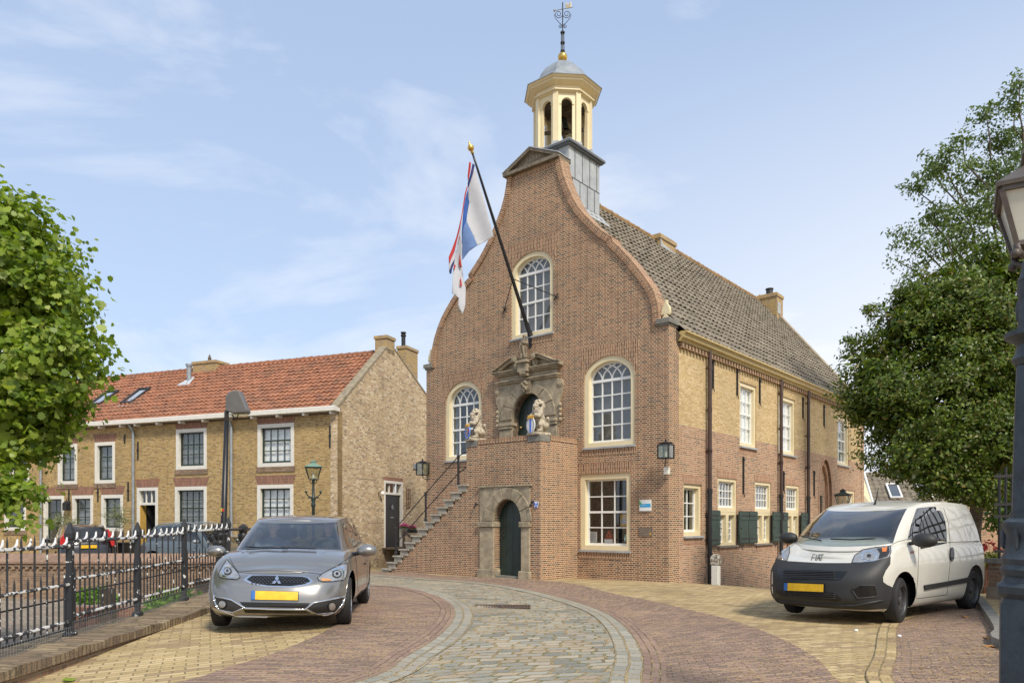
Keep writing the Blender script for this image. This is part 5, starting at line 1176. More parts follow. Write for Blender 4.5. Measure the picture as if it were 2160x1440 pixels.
h1 = row_house('corner_house', xB, 0, 'ochre brick corner house with orange tiled roof and tall sandy side gable', ze,
    [(zu, dict(dk, cols=4, rows=(1.1, 1, 1), meet=0, back='curtain')), (zu2, dict(dk, cols=4, rows=(1.1, 1, 1), meet=0, back='curtain_g')), (zl1, dict(dk, cols=4, rows=(1, 1, 1, 1), meet=1, back='curtain')), (zl2, dict(dk, cols=4, rows=(1, 1, 1, 1), meet=1, back='curtain_g'))], (dr_,), gable=True)
# its side gable
dg_ = rect_from(GG, (809.8, 1012.6), (849, 1016), (849, 1156), (809.8, 1154))
gp_ = [(.303, zb), (yend, zb), (yend, ze + .1), (yap + .32, zap + .12), (yap - .3, zap + .12), (-.02, ze + .05)]
wallmesh('side_gable', 'brick_gable', h1, WGb, [(0.003, zb)] + gp_[1:], [outline(*dg_)], 0, .3)
q = MB(); q.prism([(-.05, ze + .06), (yap - .3, zap + .125), (yap - .3, zap + .2), (-.12, ze + .12)], WGb, -.02, .32); q.prism([(yend, ze + .11), (yap + .32, zap + .125), (yap + .32, zap + .2), (yend + .1, ze + .16)], WGb, -.02, .32); q.build('gable_coping', mat('mortar capping', (.30, .25, .17), .9, var=.3, bump=.5), h1)
ca = GG(811.5, 715)[0]; cb_ = GG(838, 715)[0]; zt_ = GG(824, 710)[1]
chimney(h1, -.55, -.0, yap - .32, yap + .3, zap - .1, zt_, cap=.0)
y_a = HF.hit(0, -.35, 857, 730).y; y_b = HF.hit(0, -.35, 881, 735).y; x_a = HF.hit(1, y_a, 838, 730).x
c_h = chimney(h1, x_a, -.35, y_a, y_b, zap - 3.4, HF.hit(1, y_a, 850, 729).z, cap=.0)
pP = HF.hit(1, y_a + .3, 851, 715); q = MB(); q.lathe([(.09, pP.z - .5), (.09, pP.z + .1), (.12, pP.z + .12), (.12, pP.z + .18), (.07, pP.z + .2), (.12, pP.z + .25), (.12, pP.z + .3)], 12, (pP.x, y_a + .3, 0)); q.build('flue_pipe', M['iron'], c_h, smooth=True, angle=40)
# black side door with fanlight
u0, u1, z0, z1 = dg_; zm = GG(830, 1041)[1]
q = MB(); A = outline(u0, u1, z0, z1); B = outline(u0, u1, z0, z1, None, .1, 0); ring(q, WGb, A, B, -.02, .15); q.prism([(u0 + .1, zm - .04), (u1 - .1, zm - .04), (u1 - .1, zm + .05), (u0 + .1, zm + .05)], WGb, .02, .14)
for k in (1, 2): uu = u0 + .1 + (u1 - u0 - .2) * k / 3; q.prism([(uu - .02, zm + .05), (uu + .02, zm + .05), (uu + .02, z1 - .1), (uu - .02, z1 - .1)], WGb, .05, .12)
fr = q.build('door_frame', M['offwhite'], h1); q = MB(); q.prism([(u0 + .1, zm + .05), (u1 - .1, zm + .05), (u1 - .1, z1 - .1), (u0 + .1, z1 - .1)], WGb, .1, .104); q.build('fanlight_pane', M['pane'], fr); q = MB(); q.box(-.5, -.45, u0, u1, z0, z1); q.build('interior', M['room'], fr)
q = MB(); n_ = 5
for k in range(n_): a = u0 + .1 + (u1 - u0 - .2) * k / n_; b = u0 + .1 + (u1 - u0 - .2) * (k + 1) / n_; q.prism([(a + .004, z0), (b - .004, z0), (b - .004, zm - .04), (a + .004, zm - .04)], WGb, .08, .12)
q.prism([(u0 + .1, z0), (u1 - .1, z0), (u1 - .1, zm - .04), (u0 + .1, zm - .04)], WGb, .121, .14); d_h = q.build('side_door', M['black'], h1)
q = MB(); uc = (u0 + u1) / 2; zc_ = GG(830, 1070)[1]; q.tube([(-.04, uc + .06 * math.cos(t), zc_ + .06 * math.sin(t)) for t in [math.pi * 2 * k / 14 for k in range(15)]], .012, 6); q.box(-.05, -.035, uc - .02, uc + .02, zc_ + .02, zc_ + .12); q.build('knocker', M['zinc'], d_h); q = MB(); q.box(-.075, -.06, uc - .13, uc + .13, zc_ - .42, zc_ - .38); q.build('letter_slot', M['zinc'], d_h)
panel(h1, 'brick_arch', 'brick_redlintel', WGb, [(u0 - .03, z1 + .003), (u1 + .03, z1 + .003), (u1 + .06, z1 + .15), (u0 - .06, z1 + .15)], -.005, .02)
# vent grille, wall anchor, rusty ornament
a = GG(871, 977); b = GG(881, 990); q = MB(); q.box(.0, .04, a[0], b[0], b[1], a[1])
for k in range(4): zz = b[1] + (a[1] - b[1]) * (k + .5) / 4; q.box(.04, .055, a[0] + .02, b[0] - .02, zz - .012, zz + .012)
q.build('vent_grille', M['zinc'], h1)
a = GG(856, 1027); b = GG(864, 1075); q = MB()
for k in range(3): uu = a[0] + (b[0] - a[0]) * k / 2; q.tube([(.02, uu, b[1] + .03 * k), (.03, uu + .02, (a[1] + b[1]) / 2), (.02, uu, a[1] - .04 * k)], .012, 6)
for k in range(5): zz = b[1] + (a[1] - b[1]) * (k + .5) / 5; q.tube([(.03, a[0], zz), (.04, b[0], zz + .04)], .01, 5)
r_ = empty('rusty_ornament', HF.M @ Vector((0, 0, 0)), HF.rz, 'narrow rusty iron ornament hanging right of the black side door', 'ornament'); o_ = q.build('ironwork', mat('rust', (.16, .07, .04), .8, var=.3), r_)
gl_ = HF.M @ Vector((.16, GG(806, 1040, .14)[0], GG(806, 1040, .14)[1])); e = empty('globe_lamp', gl_, HF.rz, 'white globe wall lamp left of the black side door', 'wall lamp'); q = MB(); q.ball((0, 0, 0), .085, 14); q.build('globe', M['white'], e, smooth=True); q = MB(); q.tube([(0, 0, .0), (-.03, -.04, .1), (-.14, -.05, .06), (-.15, -.05, -.12)], .02, 6); q.build('bracket', M['wood'], e)
# open front door of the corner house
u0, u1, z0, z1 = dr_; zm = G(312, 1062)[1]
q = MB(); ring(q, WF, outline(u0, u1, z0, z1), outline(u0, u1, z0, z1, None, .13, 0), -.02, .2); q.box(u0 + .13, u1 - .13, .02, .14, zm - .05, zm + .05)
for k in (1, 2): uu = u0 + .13 + (u1 - u0 - .26) * k / 3; q.box(uu - .018, uu + .018, .06, .11, zm + .05, z1 - .13)
fr = q.build('door_frame', M['offwhite'], h1); q = MB(); q.box(u0 + .13, u1 - .13, .1, .105, zm + .05, z1 - .13); q.build('fanlight_pane', M['pane'], fr); q = MB(); q.box(u0 + .1, u1 - .1, .9, .92, z0, z1); q.box(u0 + .05, u0 + .1, .21, .9, z0, z1); q.box(u1 - .1, u1 - .05, .21, .9, z0, z1); q.build('interior', M['room'], fr)
q = MB(); q.box(u0 + .13, u0 + .17, .02, .30, z0, zm - .05); q.build('open_door', mat('ochre door edge', (.50, .32, .08), .5), h1)
panel(h1, 'brick_arch', 'brick_redlintel', WF, [(u0, z1 + .003), (u1, z1 + .003), (u1 + .1, z1 + .34), (u0 - .1, z1 + .34)], -.005, .02)
# skylights, flue, chimneys on the long roof
sl = (zap - ze) / yap
def onroof(px, py):
    o = HF.e; d = HF.I.to_3x3() @ ray(px, py)
    # plane z = ze+.12 + sl*(y) ; solve
    t = (ze + .14 + sl * o.y - o.z) / (d.z - sl * d.y); return o + d * t
def skylight(par, tl, tr, br, bl, label=None):
    c = [onroof(*p) for p in (tl, tr, br, bl)]; x0 = (c[0].x + c[3].x) / 2; x1 = (c[1].x + c[2].x) / 2; y0 = (c[2].y + c[3].y) / 2; y1 = (c[0].y + c[1].y) / 2
    Nn = Vector((0, -sl, 1)).normalized(); U = Vector((1, 0, 0)); V = Vector((0, 1, sl)).normalized(); O = Vector((x0, y0, ze + .14 + sl * y0)); Wk = x1 - x0; Hk = (y1 - y0) * math.sqrt(1 + sl * sl)
    Wq = lambda u, d, z: O + U * u + V * z + Nn * d
    q = MB(); ring(q, Wq, [(0, 0), (Wk, 0), (Wk, Hk), (0, Hk)], [(.09, .09), (Wk - .09, .09), (Wk - .09, Hk - .09), (.09, Hk - .09)], -.05, .12); f = q.build('skylight', M['plastic'], par)
    q = MB(); q.prism([(.09, .09), (Wk - .09, .09), (Wk - .09, Hk - .09), (.09, Hk - .09)], Wq, .07, .08); q.build('pane', glass('skylight glass', tint=(.1, .1, .1), boost=3.5), f)
    q = MB(); q.prism([(-.12, -.3), (Wk + .12, -.3), (Wk + .08, -.01), (-.08, -.01)], Wq, .03, .05); q.build('lead_apron', mat('pale lead', (.55, .56, .58), .5), f)
skylight(h1, (290, 823), (313, 822), (286, 852), (262, 853))
pf = onroof(399, 803); q = MB(); q.cyl((pf.x, pf.y, pf.z - .2), (pf.x, pf.y, pf.z + .62), .1, n=12); q.cyl((pf.x, pf.y, pf.z + .66), (pf.x, pf.y, pf.z + .74), .15, n=12); q.cyl((pf.x, pf.y, pf.z + .6), (pf.x, pf.y, pf.z + .7), .12, n=12)
o_ = q.build('flue_pipe', M['zinc'], h1, smooth=True, angle=40); q = MB(); Nn = Vector((0, -sl, 1)).normalized(); q.prism([(pf.x - .35, pf.y - .35), (pf.x + .35, pf.y - .35), (pf.x + .12, pf.y + .2), (pf.x - .12, pf.y + .2)], lambda u, d, z: Vector((u, z, ze + .17 + sl * z + d)), 0, .02); q.build('lead_apron', mat('pale lead 2', (.5, .52, .55), .5), o_)
cL = HF.hit(1, yap, 417, 760); cR = HF.hit(1, yap, 478, 760); cc2 = chimney(h1, cL.x, cR.x - .35, yap - .3, yap + .5, zap - .6, HF.hit(1, yap - .3, 440, 760).z, cap=.0); q = MB(); q.lathe([(.07, 0), (.07, .15), (.09, .16), (.05, .25), (.02, .35)], 10, (cL.x + .7, yap, HF.hit(1, yap - .3, 440, 760).z - .002)); q.build('chimney_cowl', M['wood'], cc2)
for par, px_, ya_, yb_ in ((h1, 281, 907, 1165), (h1, 488, 893, 1125)):
    u = G(px_, 1000, -.08)[0]; zt_ = ze - .1; q = MB(); q.cyl((u, -.08, zb + .3), (u, -.08, zt_ - .25), .055, n=10); q.tube([(u, -.08, zt_ - .25), (u - .02, -.14, zt_ - .1), (u - .08, -.25, zt_ + .08)], .05, 10)
    for k in range(3): q.cyl((u, -.08, zb + 1.5 + 1.5 * k), (u, -.08, zb + 1.57 + 1.5 * k), .066, n=10)
    q.build('downpipe', M['zinc'], par, smooth=True, angle=40)
def anchor(par, px_, a, b):
    u, z1_ = G(px_, a, -.02); z0_ = G(px_, b, -.02)[1]; q = MB(); q.box(u - .03, u + .03, -.03, .01, z0_, z1_); q.box(u - .05, u + .05, -.035, .01, (z0_ + z1_) / 2, (z0_ + z1_) / 2 + .06); q.build('wall_anchor', M['iron'], par)
anchor(h1, 290.5, 931, 970); anchor(h1, 696, 897, 944)
# second house, mostly behind the tree
zeB = G(240, 897)[1]
w1 = RG((201, 934), (242.7, 934), (242.7, 1017.7), (200, 1018)); w2_ = RG((123, 938), (163, 937), (163, 1021), (122, 1022)); l1 = RG((214.6, 1042.7), (260.4, 1042), (259, 1116), (214, 1120)); l2 = RG((153, 1043.8), (196.9, 1043), (196, 1118), (152, 1121)); l3 = RG((92.7, 1045.8), (135.8, 1045), (135, 1150), (92, 1155)); w3 = RG((20, 942), (62, 941), (62, 1024), (20, 1024)); w4 = RG((-80, 945), (-40, 944), (-40, 1026), (-80, 1026)); l4 = RG((10, 1048), (55, 1048), (55, 1118), (10, 1120))
def lev(*r): a = sum(x[2] for x in r) / len(r); b = sum(x[3] for x in r) / len(r); return [(x[0], x[1], a, b) for x in r]
w1, w2_, w3, w4 = lev(w1, w2_, w3, w4); l1, l2, l4 = lev(l1, l2, l4)
dk2 = dict(dk, cols=2, rows=(1, 1.05, 1.05), meet=0)
h2 = row_house('row_house', G(-140, 1000)[0], xB - .003, 'narrow windowed ochre brick house left of the corner house, behind the tree', zeB,
    [(w1, dict(dk2, back='curtain_g')), (w2_, dict(dk2, back='curtain_g')), (w3, dict(dk2, back='room')), (w4, dict(dk2, back='room')), (l1, dict(dk2, back='curtain_g')), (l2, dict(dk2, back='curtain_g')), (l4, dict(dk2, back='room')), ((l3[0], l3[1], l3[2], l1[3]), dict(dk2, rows=(1, 2.4), meet=0, back='room'))], None)
skylight(h2, (216, 829), (240, 828), (226, 855), (200, 856))
for a_ in ((262.5, 916, 935), (270, 1016, 1056), (206, 1022, 1057), (145, 1024, 1059)): anchor(h2, *a_)
q = MB(); u = G(86, 1000, -.08)[0]; q.cyl((u, -.08, zb), (u, -.08, zeB), .055, n=10); q.build('downpipe', M['zinc'], h2, smooth=True, angle=40)
q = MB(); ut, zt_ = G(140, 1066, -.2); q.box(ut - .12, ut + .12, -.3, -.1, zt_ - .2, zt_ + .1); q.lathe([(.16, .1), (.05, .2), (.0, .25)], 8, (ut, -.2, zt_)); q.tube([(ut, 0, zt_ + .1), (ut, -.12, zt_ + .3), (ut, -.2, zt_ + .25)], .02, 6)
e = empty('door_lantern', HF.o, HF.rz, 'small black lantern beside the door of the house behind the tree', 'wall lamp'); q.build('lantern_frame', M['iron'], e)
# a row further left so the street closes behind the tree
# ---------------------------------------------------------------- wooden steps, flowers by the side door
zst = GG(830, 1153)[1]; sb = empty('wooden_steps', HF.M @ Vector((0, 0, 0)), HF.rz, 'small grey wooden steps and rail up to the black side door', 'steps')
ya_, yb_ = dg_[0] - .15, dg_[1] + 1.3
q = MB(); q.box(.0, 1.0, ya_, yb_, zst - .06, zst - .0); q.box(.9, .95, ya_, yb_, zst - .3, zst - .07); q.build('platform', M['wood'], sb)
for k in range(4):
    q = MB(); zz = zst - .19 * (k + 1); q.box(1.02 + .24 * k - .05, 1.02 + .24 * (k + 1), ya_, dg_[1] + .1, zz - .04, zz); q.build('step', M['wood'], sb)
for yy in (ya_ + .02, dg_[1] + .12):
    q = MB()
    for xx, za, zb_2 in ((.98, zst - .9, zst + .75), (1.95, zst - 1.0, zst + .0)): q.box(xx - .04, xx + .04, yy - .04, yy + .04, za, zb_2)
    q.prism([(.98, zst + .62), (1.98, zst - .12), (1.98, zst - .02), (.98, zst + .72)], lambda u, d, z: Vector((u, d, z)), yy - .03, yy + .03); q.prism([(.98, zst - .15), (1.98, zst - .9), (1.98, zst - .82), (.98, zst - .07)], lambda u, d, z: Vector((u, d, z)), yy - .03, yy + .03); q.build('railing', M['wood'], sb)
q = MB(); q.box(.93, .99, dg_[1] + .17, yb_, zst + .45, zst + .55); q.box(.93, .99, yb_ - .06, yb_, zst - .8, zst + .6); q.box(.93, .99, dg_[1] + .17, yb_, zst + .1, zst + .16); q.build('front_rail', M['wood'], sb)
M['petal'] = leafmat('pink petals', [(.55, .04, .22), (.7, .12, .35), (.45, .03, .12)], .2); M['smallleaf'] = leafmat('pot plant leaves', [(.04, .09, .02), (.07, .13, .03), (.10, .16, .04)], .3)
def tuft(q, c, r, n, s, rnd):
    for _ in range(n):
        v = Vector((rnd.gauss(0, 1), rnd.gauss(0, 1), rnd.gauss(0, 1))).normalized() * r * rnd.uniform(.5, 1); v.z = abs(v.z) * .8; p = Vector(c) + v
        a = Vector((rnd.gauss(0, 1), rnd.gauss(0, 1), rnd.gauss(0, 1))).normalized(); b = a.orthogonal().normalized(); q.add([p - a * s, p - b * s * .6, p + a * s, p + b * s * .6], [(0, 1, 2, 3)])
rnd = random.Random(11)
for i, (px_, py_, nm, lb) in enumerate(((852, 1128, 'flower_pot', 'ribbed zinc pot of dark pink flowers on the wooden landing'), (869, 1126, 'flower_trough', 'low dark trough of bright pink flowers behind the stair'))):
    p = HF.M @ Vector((.9, GG(px_, py_, .9)[0], GG(px_, py_, .9)[1])); e = empty(nm, p, 0, lb, 'flower pot')
    q = MB(); q.lathe([(.12, -.02), (.15, .22), (.165, .23), (.165, .26), (.14, .26), (.12, .2)], 16) if i == 0 else q.box(-.22, .22, -.12, .12, .05, .17); q.build('pot', M['zinc'] if i == 0 else M['plastic'], e)
    q = MB(); tuft(q, (0, 0, .26 if i == 0 else .18), .2, 260, .03, rnd); q.build('leaves', M['smallleaf'], e, recalc=False); q = MB(); tuft(q, (0, 0, .33 if i == 0 else .22), .2, 170, .03, rnd); q.build('flowers', M['petal'], e, recalc=False)
# ================================================================= houses beyond on the right
bh = empty('tiled_outbuilding', (0, 0, 0), 0, 'low building with steep grey tiled roof and cream gable edge behind the town hall', 'building')
Zb = 36.0
pts = [P(1819, 996, Zb), P(1842, 1062, Zb), P(2060, 1062, Zb - 2), P(2060, 990, Zb - 2)]
A, B = P(1842, 1066, Zb), P(1819, 997, Zb + 2.2); U = Vector((.97, -.24, 0)); V = (B - A); V -= U * V.dot(U) * .0; vl_ = V.length; V.normalize()
pantiles('roof', M['tile_g'], bh, A, U, V, 7.5, vl_, tw=.30, tl=.36, amp=.03, nsub=4)
q = MB(); q.add([A + Vector((-.02, -.05, -.1)), B + Vector((-.02, -.05, .05)), B + Vector((-.75, .1, .0)), A + Vector((-1.0, .1, -1.2)), A + Vector((-.02, 0, -2.5)), A + Vector((-1.0, .2, -2.5))], [(0, 1, 2, 3), (0, 3, 5, 4)]); q.build('side_wall', M['cream'], bh, solid=.05)
q = MB(); off = Vector((-.0, -.12, .02)); q.tube([A + off + Vector((0, 0, -.15)), B + off + Vector((0, 0, .1))], .06, 6); q.build('barge_board', M['white'], bh)
q = MB(); q.add([A + Vector((0, .1, 0)), A + U * 7.5 + Vector((0, .1, 0)), A + U * 7.5 + Vector((0, .1, -3)), A + Vector((0, .1, -3))], [(0, 1, 2, 3)]); q.build('front_wall', M['brick_side'], bh, solid=.1)
Nn = U.cross(V).normalized()
for px_ in (.85, 2.2):
    O = A + U * px_ + V * .5 + Nn * .04; Wq = lambda u, d, z: O + U * u + V * z + Nn * d
    q = MB(); ring(q, Wq, [(0, 0), (.55, 0), (.55, 1.2), (0, 1.2)], [(.07, .07), (.48, .07), (.48, 1.13), (.07, 1.13)], 0, .1); f = q.build('skylight', M['white'], bh); q = MB(); q.prism([(.07, .07), (.48, .07), (.48, 1.13), (.07, 1.13)], Wq, .04, .05); q.build('pane', glass('skylight pane', tint=(.3, .35, .3), boost=4), f)
def plain_house(name, x, y, rz, w_, d_, hw_, hr, m, rm, label, zg=-1.2, nwin=3):
    e = empty(name, (x, y, zg), rz, label, 'house'); q = MB(); q.prism([(0, 0), (w_, 0), (w_, hw_), (0, hw_)], WF, 0, d_); q.build('wall', M[m] if isinstance(m, str) else m, e)
    V = Vector((0, d_ / 2 + .3, hr + .1)); l_ = V.length; V.normalize(); pantiles('roof', M[rm], e, (-.2, -.3, hw_ - .1), (1, 0, 0), V, w_ + .4, l_, tw=.3, tl=.36, nsub=3)
    V2 = Vector((0, -(d_ / 2 + .3), hr + .1)).normalized(); pantiles('roof', M[rm], e, (w_ + .2, d_ + .3, hw_ - .1), (-1, 0, 0), V2, w_ + .4, l_, tw=.3, tl=.36, nsub=3)
    q = MB(); q.prism([(0, hw_ - .001), (d_, hw_ - .001), (d_ / 2, hw_ + hr - .1)], lambda u, d, z: Vector((d, u, z)), 0.002, w_ - .002); q.build('gable', M[m] if isinstance(m, str) else m, e)
    q = MB(); q.box(-.2, w_ + .2, -.42, -.3, hw_ - .2, hw_ - .08); q.build('gutter', M['white'], e)
    for i in range(nwin): u = w_ * (i + .5) / nwin; window(e, WF, u - .5, u + .5, 1.0, 2.3, fm='white', cols=2, rows=(1, 1), d0=-.04, d1=-.001, sd=-.03, fw=.07, back=None, pane='pane_dark')
    return e
M['pinkwall'] = mat('pink plaster', (.62, .46, .36), .8, var=.06)
plain_house('pink_house', 26.0, 44, R(4), 9, 7, 2.7, 2.2, M['pinkwall'], 'tile_o', 'far pink house with an orange tiled roof seen right of the van', -1.1)
plain_house('brick_house', 31, 62, R(-8), 12, 8, 3.6, 3.2, 'brick_side', 'tile_o', 'far brick house with orange roof glimpsed through the hedge tree', -1.0)
plain_house('brick_house', -46, 40, R(12), 14, 8, 5.2, 3.2, 'brick_ochre', 'tile_o', 'distant brick house far left behind the leafy tree', -.6)
# ================================================================= ground
M['pav_yellow'] = brick('yellow paving brick', [(.43, .32, .16), (.50, .38, .21), (.38, .28, .14), (.32, .23, .13), (.46, .35, .19), (.40, .30, .16)], (.20, .155, .085), bw=.21, rh=.10, ms=.008, squash=1, mott=.22, dist=.03, sz=2, ms2=.5, bumpd=.012,
    litter=[((.40, .30, .13), .845, 34), ((.16, .15, .06), .94, 11)], off=.5)
M['pav_red'] = brick('purple red paving brick', [(.27, .18, .135), (.31, .205, .15), (.23, .155, .125), (.34, .23, .16), (.29, .20, .155), (.21, .145, .115)], (.10, .075, .05), bw=.21, rh=.072, ms=.007, squash=1, mott=.18, dist=.03, sz=2, ms2=.5, bumpd=.01,
    litter=[((.42, .31, .12), .835, 30), ((.09, .12, .03), .90, 20)])
M['pav_cobble'] = brick('grey granite setts', [(0.290, 0.276, 0.228), (0.339, 0.320, 0.264), (0.252, 0.247, 0.211), (0.359, 0.302, 0.218), (0.318, 0.292, 0.244), (0.204, 0.204, 0.178), (0.392, 0.341, 0.263), (0.349, 0.283, 0.207)], (0.162, 0.126, 0.075), bw=.25, rh=.15, ms=.018, squash=.7, mott=.22, dist=.10, sz=2.6, ms2=.8, bumpd=.03, sqf=3,
    litter=[((0.430, 0.318, 0.155), .83, 30), ((0.100, 0.125, 0.039), .885, 15)], mortar2=((0.282, 0.213, 0.110), (0.134, 0.122, 0.057)))
M['kerbrow'] = brick('grey border setts', [(0.310, 0.295, 0.244), (0.350, 0.330, 0.274), (0.272, 0.267, 0.226), (0.326, 0.292, 0.237)], (0.228, 0.183, 0.110), bw=.2, rh=.13, ms=.014, squash=1, mott=.15, dist=.04, bumpd=.02, litter=[((0.430, 0.318, 0.155), .83, 30)])
M['redrow'] = brick('red border brick', [(.28, .19, .14), (.31, .21, .155), (.25, .165, .13)], (.11, .08, .05), bw=.21, rh=.075, ms=.007, squash=1, mott=.15, dist=.02, litter=[((.42, .31, .12), .85, 30)])
M['yard'] = brick('worn yard cobbles', [(.30, .26, .20), (.34, .29, .22), (.26, .22, .17), (.30, .21, .16)], (.16, .13, .09), bw=.22, rh=.13, ms=.014, squash=1, mott=.25, dist=.08, sz=3, bumpd=.02)
def frange(a, b, s):
    out = []; 
    while a < b - 1e-6: out.append(a); a += s
    return out
xs = [-900, -300, -120, -60, -40] + frange(-30, -9.5, 1.5) + frange(-9.5, -5.75, .75) + [-5.75] + [-5.2, -4.72] + frange(-4.4, 12, .3) + frange(12, 30, 1.5) + [40, 60, 120, 300, 900]
ys = [-400, -100, -30, -12, -6, -3, 0] + [2] + frange(2.5, 13.2, .3) + [13.2] + frange(13.5, 23.8, .4) + [23.8] + frange(24.3, 36, .8) + [40, 50, 70, 120, 300, 1200]
def inhole(x, y): return (x < -4.72 and 2 < y < 13.2 and x > -30) or (x < -5.75 and 13.2 <= y < 23.8 and x > -30)
g = MB(); idx = {}
for j, y in enumerate(ys):
    for i, x in enumerate(xs): idx[i, j] = len(g.v); g.v.append((x, y, gz(x, y)))
for j in range(len(ys) - 1):
    for i in range(len(xs) - 1):
        if inhole((xs[i] + xs[i + 1]) / 2, (ys[j] + ys[j + 1]) / 2): continue
        g.f.append((idx[i, j], idx[i + 1, j], idx[i + 1, j + 1], idx[i, j + 1])); g.m.append(0)
for (i, j), n in idx.items():
    x, y = xs[i], ys[j]; a = R(-22); g.uv[n] = (x * math.cos(a) - y * math.sin(a), x * math.sin(a) + y * math.cos(a))
tag(g.build('ground', M['pav_yellow'], smooth=True, recalc=False), kind='structure')
g = MB(); rows = []; uvs = []
def yz(x, y): return -.98 + max(0, (10 - y)) * .07 + .03 * math.sin(x) 
for y in frange(0, 24.2, .6): rows.append([(x, y, yz(x, y)) for x in frange(-31, -4.3, .6)]); uvs.append([(x, y) for x in frange(-31, -4.3, .6)])
g.grid(rows, uvs=uvs); tag(g.build('sunken_yard', M['yard'], smooth=True, recalc=False), kind='structure')
# ---------------------------------------------------------------- paved bands
def cr(pts, n):
    """resample a polyline of 2D points evenly with Catmull-Rom smoothing"""
    p = [Vector(q[:2]) for q in pts]; dense = []
    for i in range(len(p) - 1):
        a, b, c, d = p[max(0, i - 1)], p[i], p[i + 1], p[min(len(p) - 1, i + 2)]
        for k in range(12):
            t = k / 12; dense.append(.5 * ((2 * b) + (c - a) * t + (2 * a - 5 * b + 4 * c - d) * t * t + (3 * b - a - 3 * c + d) * t ** 3))
    dense.append(p[-1]); acc = [0]
    for a, b in zip(dense[:-1], dense[1:]): acc.append(acc[-1] + (b - a).length)
    out = []; j = 0
    for i in range(n):
        s = acc[-1] * i / (n - 1)
        while j < len(acc) - 2 and acc[j + 1] < s: j += 1
        t = (s - acc[j]) / max(1e-9, acc[j + 1] - acc[j]); out.append(dense[j].lerp(dense[j + 1], min(1, max(0, t))))
    return out
def band(name, Lp, Rp, m, off, n=90, k=10, swap=False):
    A, B = cr(Lp, n), cr(Rp, n); mb = MB(); rows = []; uvs = []; acc = 0; pm = None
    for i in range(n):
        mid = (A[i] + B[i]) / 2
        if pm is not None: acc += (mid - pm).length
        pm = mid; row = []; uv = []; wdt = (A[i] - B[i]).length
        for j in range(k + 1):
            q = A[i].lerp(B[i], j / k); row.append((q.x, q.y, gz(q.x, q.y) + off)); uv.append((wdt * j / k, acc) if not swap else (acc, wdt * j / k))
        rows.append(row); uvs.append(uv)
    mb.grid(rows, uvs=uvs); return tag(mb.build(name, m, smooth=True, recalc=False), kind='structure')
def gp(*l): return [tuple(gpt(*p)[:2]) for p in l]
# edges: start far on the left behind the car, sweep round, come out under the camera
cobL = [(-9.5, 24.6), (-7.2, 21.6)] + gp((735, 1236), (785, 1235), (830, 1237), (867, 1242), (922, 1258), (952, 1277), (959, 1294), (952, 1314), (922, 1346), (856, 1387), (759, 1439)) + [(-2.6, 4.3), (-4.2, 2.6), (-6, 1.2)]
cobR = [(-8.6, 26.0), (-5.6, 22.9)] + gp((785, 1212), (885, 1219.5), (996, 1228), (1070, 1237), (1144, 1252), (1218, 1272), (1274, 1292.6), (1311, 1316.7), (1337, 1346), (1353.7, 1379.6), (1357, 1409), (1353.7, 1439)) + [(.75, 4.2), (0, 2.2), (-1.2, .2)]
redR = [(-8.2, 26.6), (-4.9, 23.4)] + gp((805, 1204.5), (900, 1211), (1000, 1216.5), (1100, 1222), (1200, 1229.6), (1292, 1252), (1380, 1268.5), (1459, 1287.5), (1539, 1307), (1618.5, 1335), (1678, 1363), (1730, 1395), (1770, 1439)) + [(2.3, 3.9), (1.9, 1.8), (.8, -.5)]
redL = [(-10.1, 23.7), (-7.6, 20.4), (-4.2, 17.2)] + gp((690, 1262), (728, 1285), (725, 1305), (690, 1330), (640, 1354), (560, 1385), (470, 1412), (375, 1440)) + [(-4.0, 4.9), (-5.6, 3.6), (-7.4, 2.4)]
band('cobbled_road', cobL, cobR, M['pav_cobble'], .010, 140, 22)
band('brick_lane', cobR, redR, M['pav_red'], .010, 140, 14)
band('brick_lane', redL, cobL, M['pav_red'], .012, 140, 14)
def offset(c, d):
    c = cr(c, 60); out = []
    for i, p in enumerate(c):
        t = (c[min(i + 1, 59)] - c[max(i - 1, 0)]).normalized(); out.append((p.x + t.y * d, p.y - t.x * d))
    return out
band('road_edge', cobL, offset(cobL, -.26), M['kerbrow'], .017, 140, 3, True)
band('road_edge', offset(cobR, .26), cobR, M['kerbrow'], .017, 140, 3, True)
band('brick_edge', cobR, offset(cobR, -.2), M['redrow'], .018, 140, 2, True)
band('brick_edge', offset(cobL, .2), cobL, M['redrow'], .018, 140, 2, True)
# red parking area under the van, edged by a yellow row
yl = gp((1829.5, 1439), (1845, 1380), (1861, 1315)) + [(5.9, 11.2), (6.8, 13)]
yl = [(2.0, 2.0), (2.35, 3.4), (2.65, 4.8)] + yl
far_ = [(14, 1.0), (13, 8), (13, 13), (13, 15), (14, 17), (15, 18)]
band('brick_parking', yl, far_, M['pav_red'], .009, 60, 30, False)
band('brick_edge', yl, offset(yl, .2), M['pav_yellow'], .015, 60, 2, True)
# pavement with kerb on the far right
kp = gp((2083, 1312), (2098, 1340), (2118, 1372)); kx0 = kp[0][0]
kb = MB(); path = [(8.3, 13.5), kp[0], kp[1], kp[2], (kp[2][0] - .1, 5), (kp[2][0] + .2, 1)]; path = cr(path, 40)
rows = [[(p.x - .0, p.y, gz(p.x, p.y) - .05), (p.x, p.y, gz(p.x, p.y) + .1), (p.x + .14, p.y, gz(p.x, p.y) + .105)] for p in path]; kb.grid(rows); tag(kb.build('kerb', M['bluestone'], recalc=False), kind='structure')
kb = MB(); rows = [[(p.x + .141 + k, p.y, gz(p.x, p.y) + .1) for k in (0, .5, 1, 2, 4, 8)] for p in path]; kb.grid(rows); tag(kb.build('pavement', M['pav_yellow'], recalc=False), kind='structure')
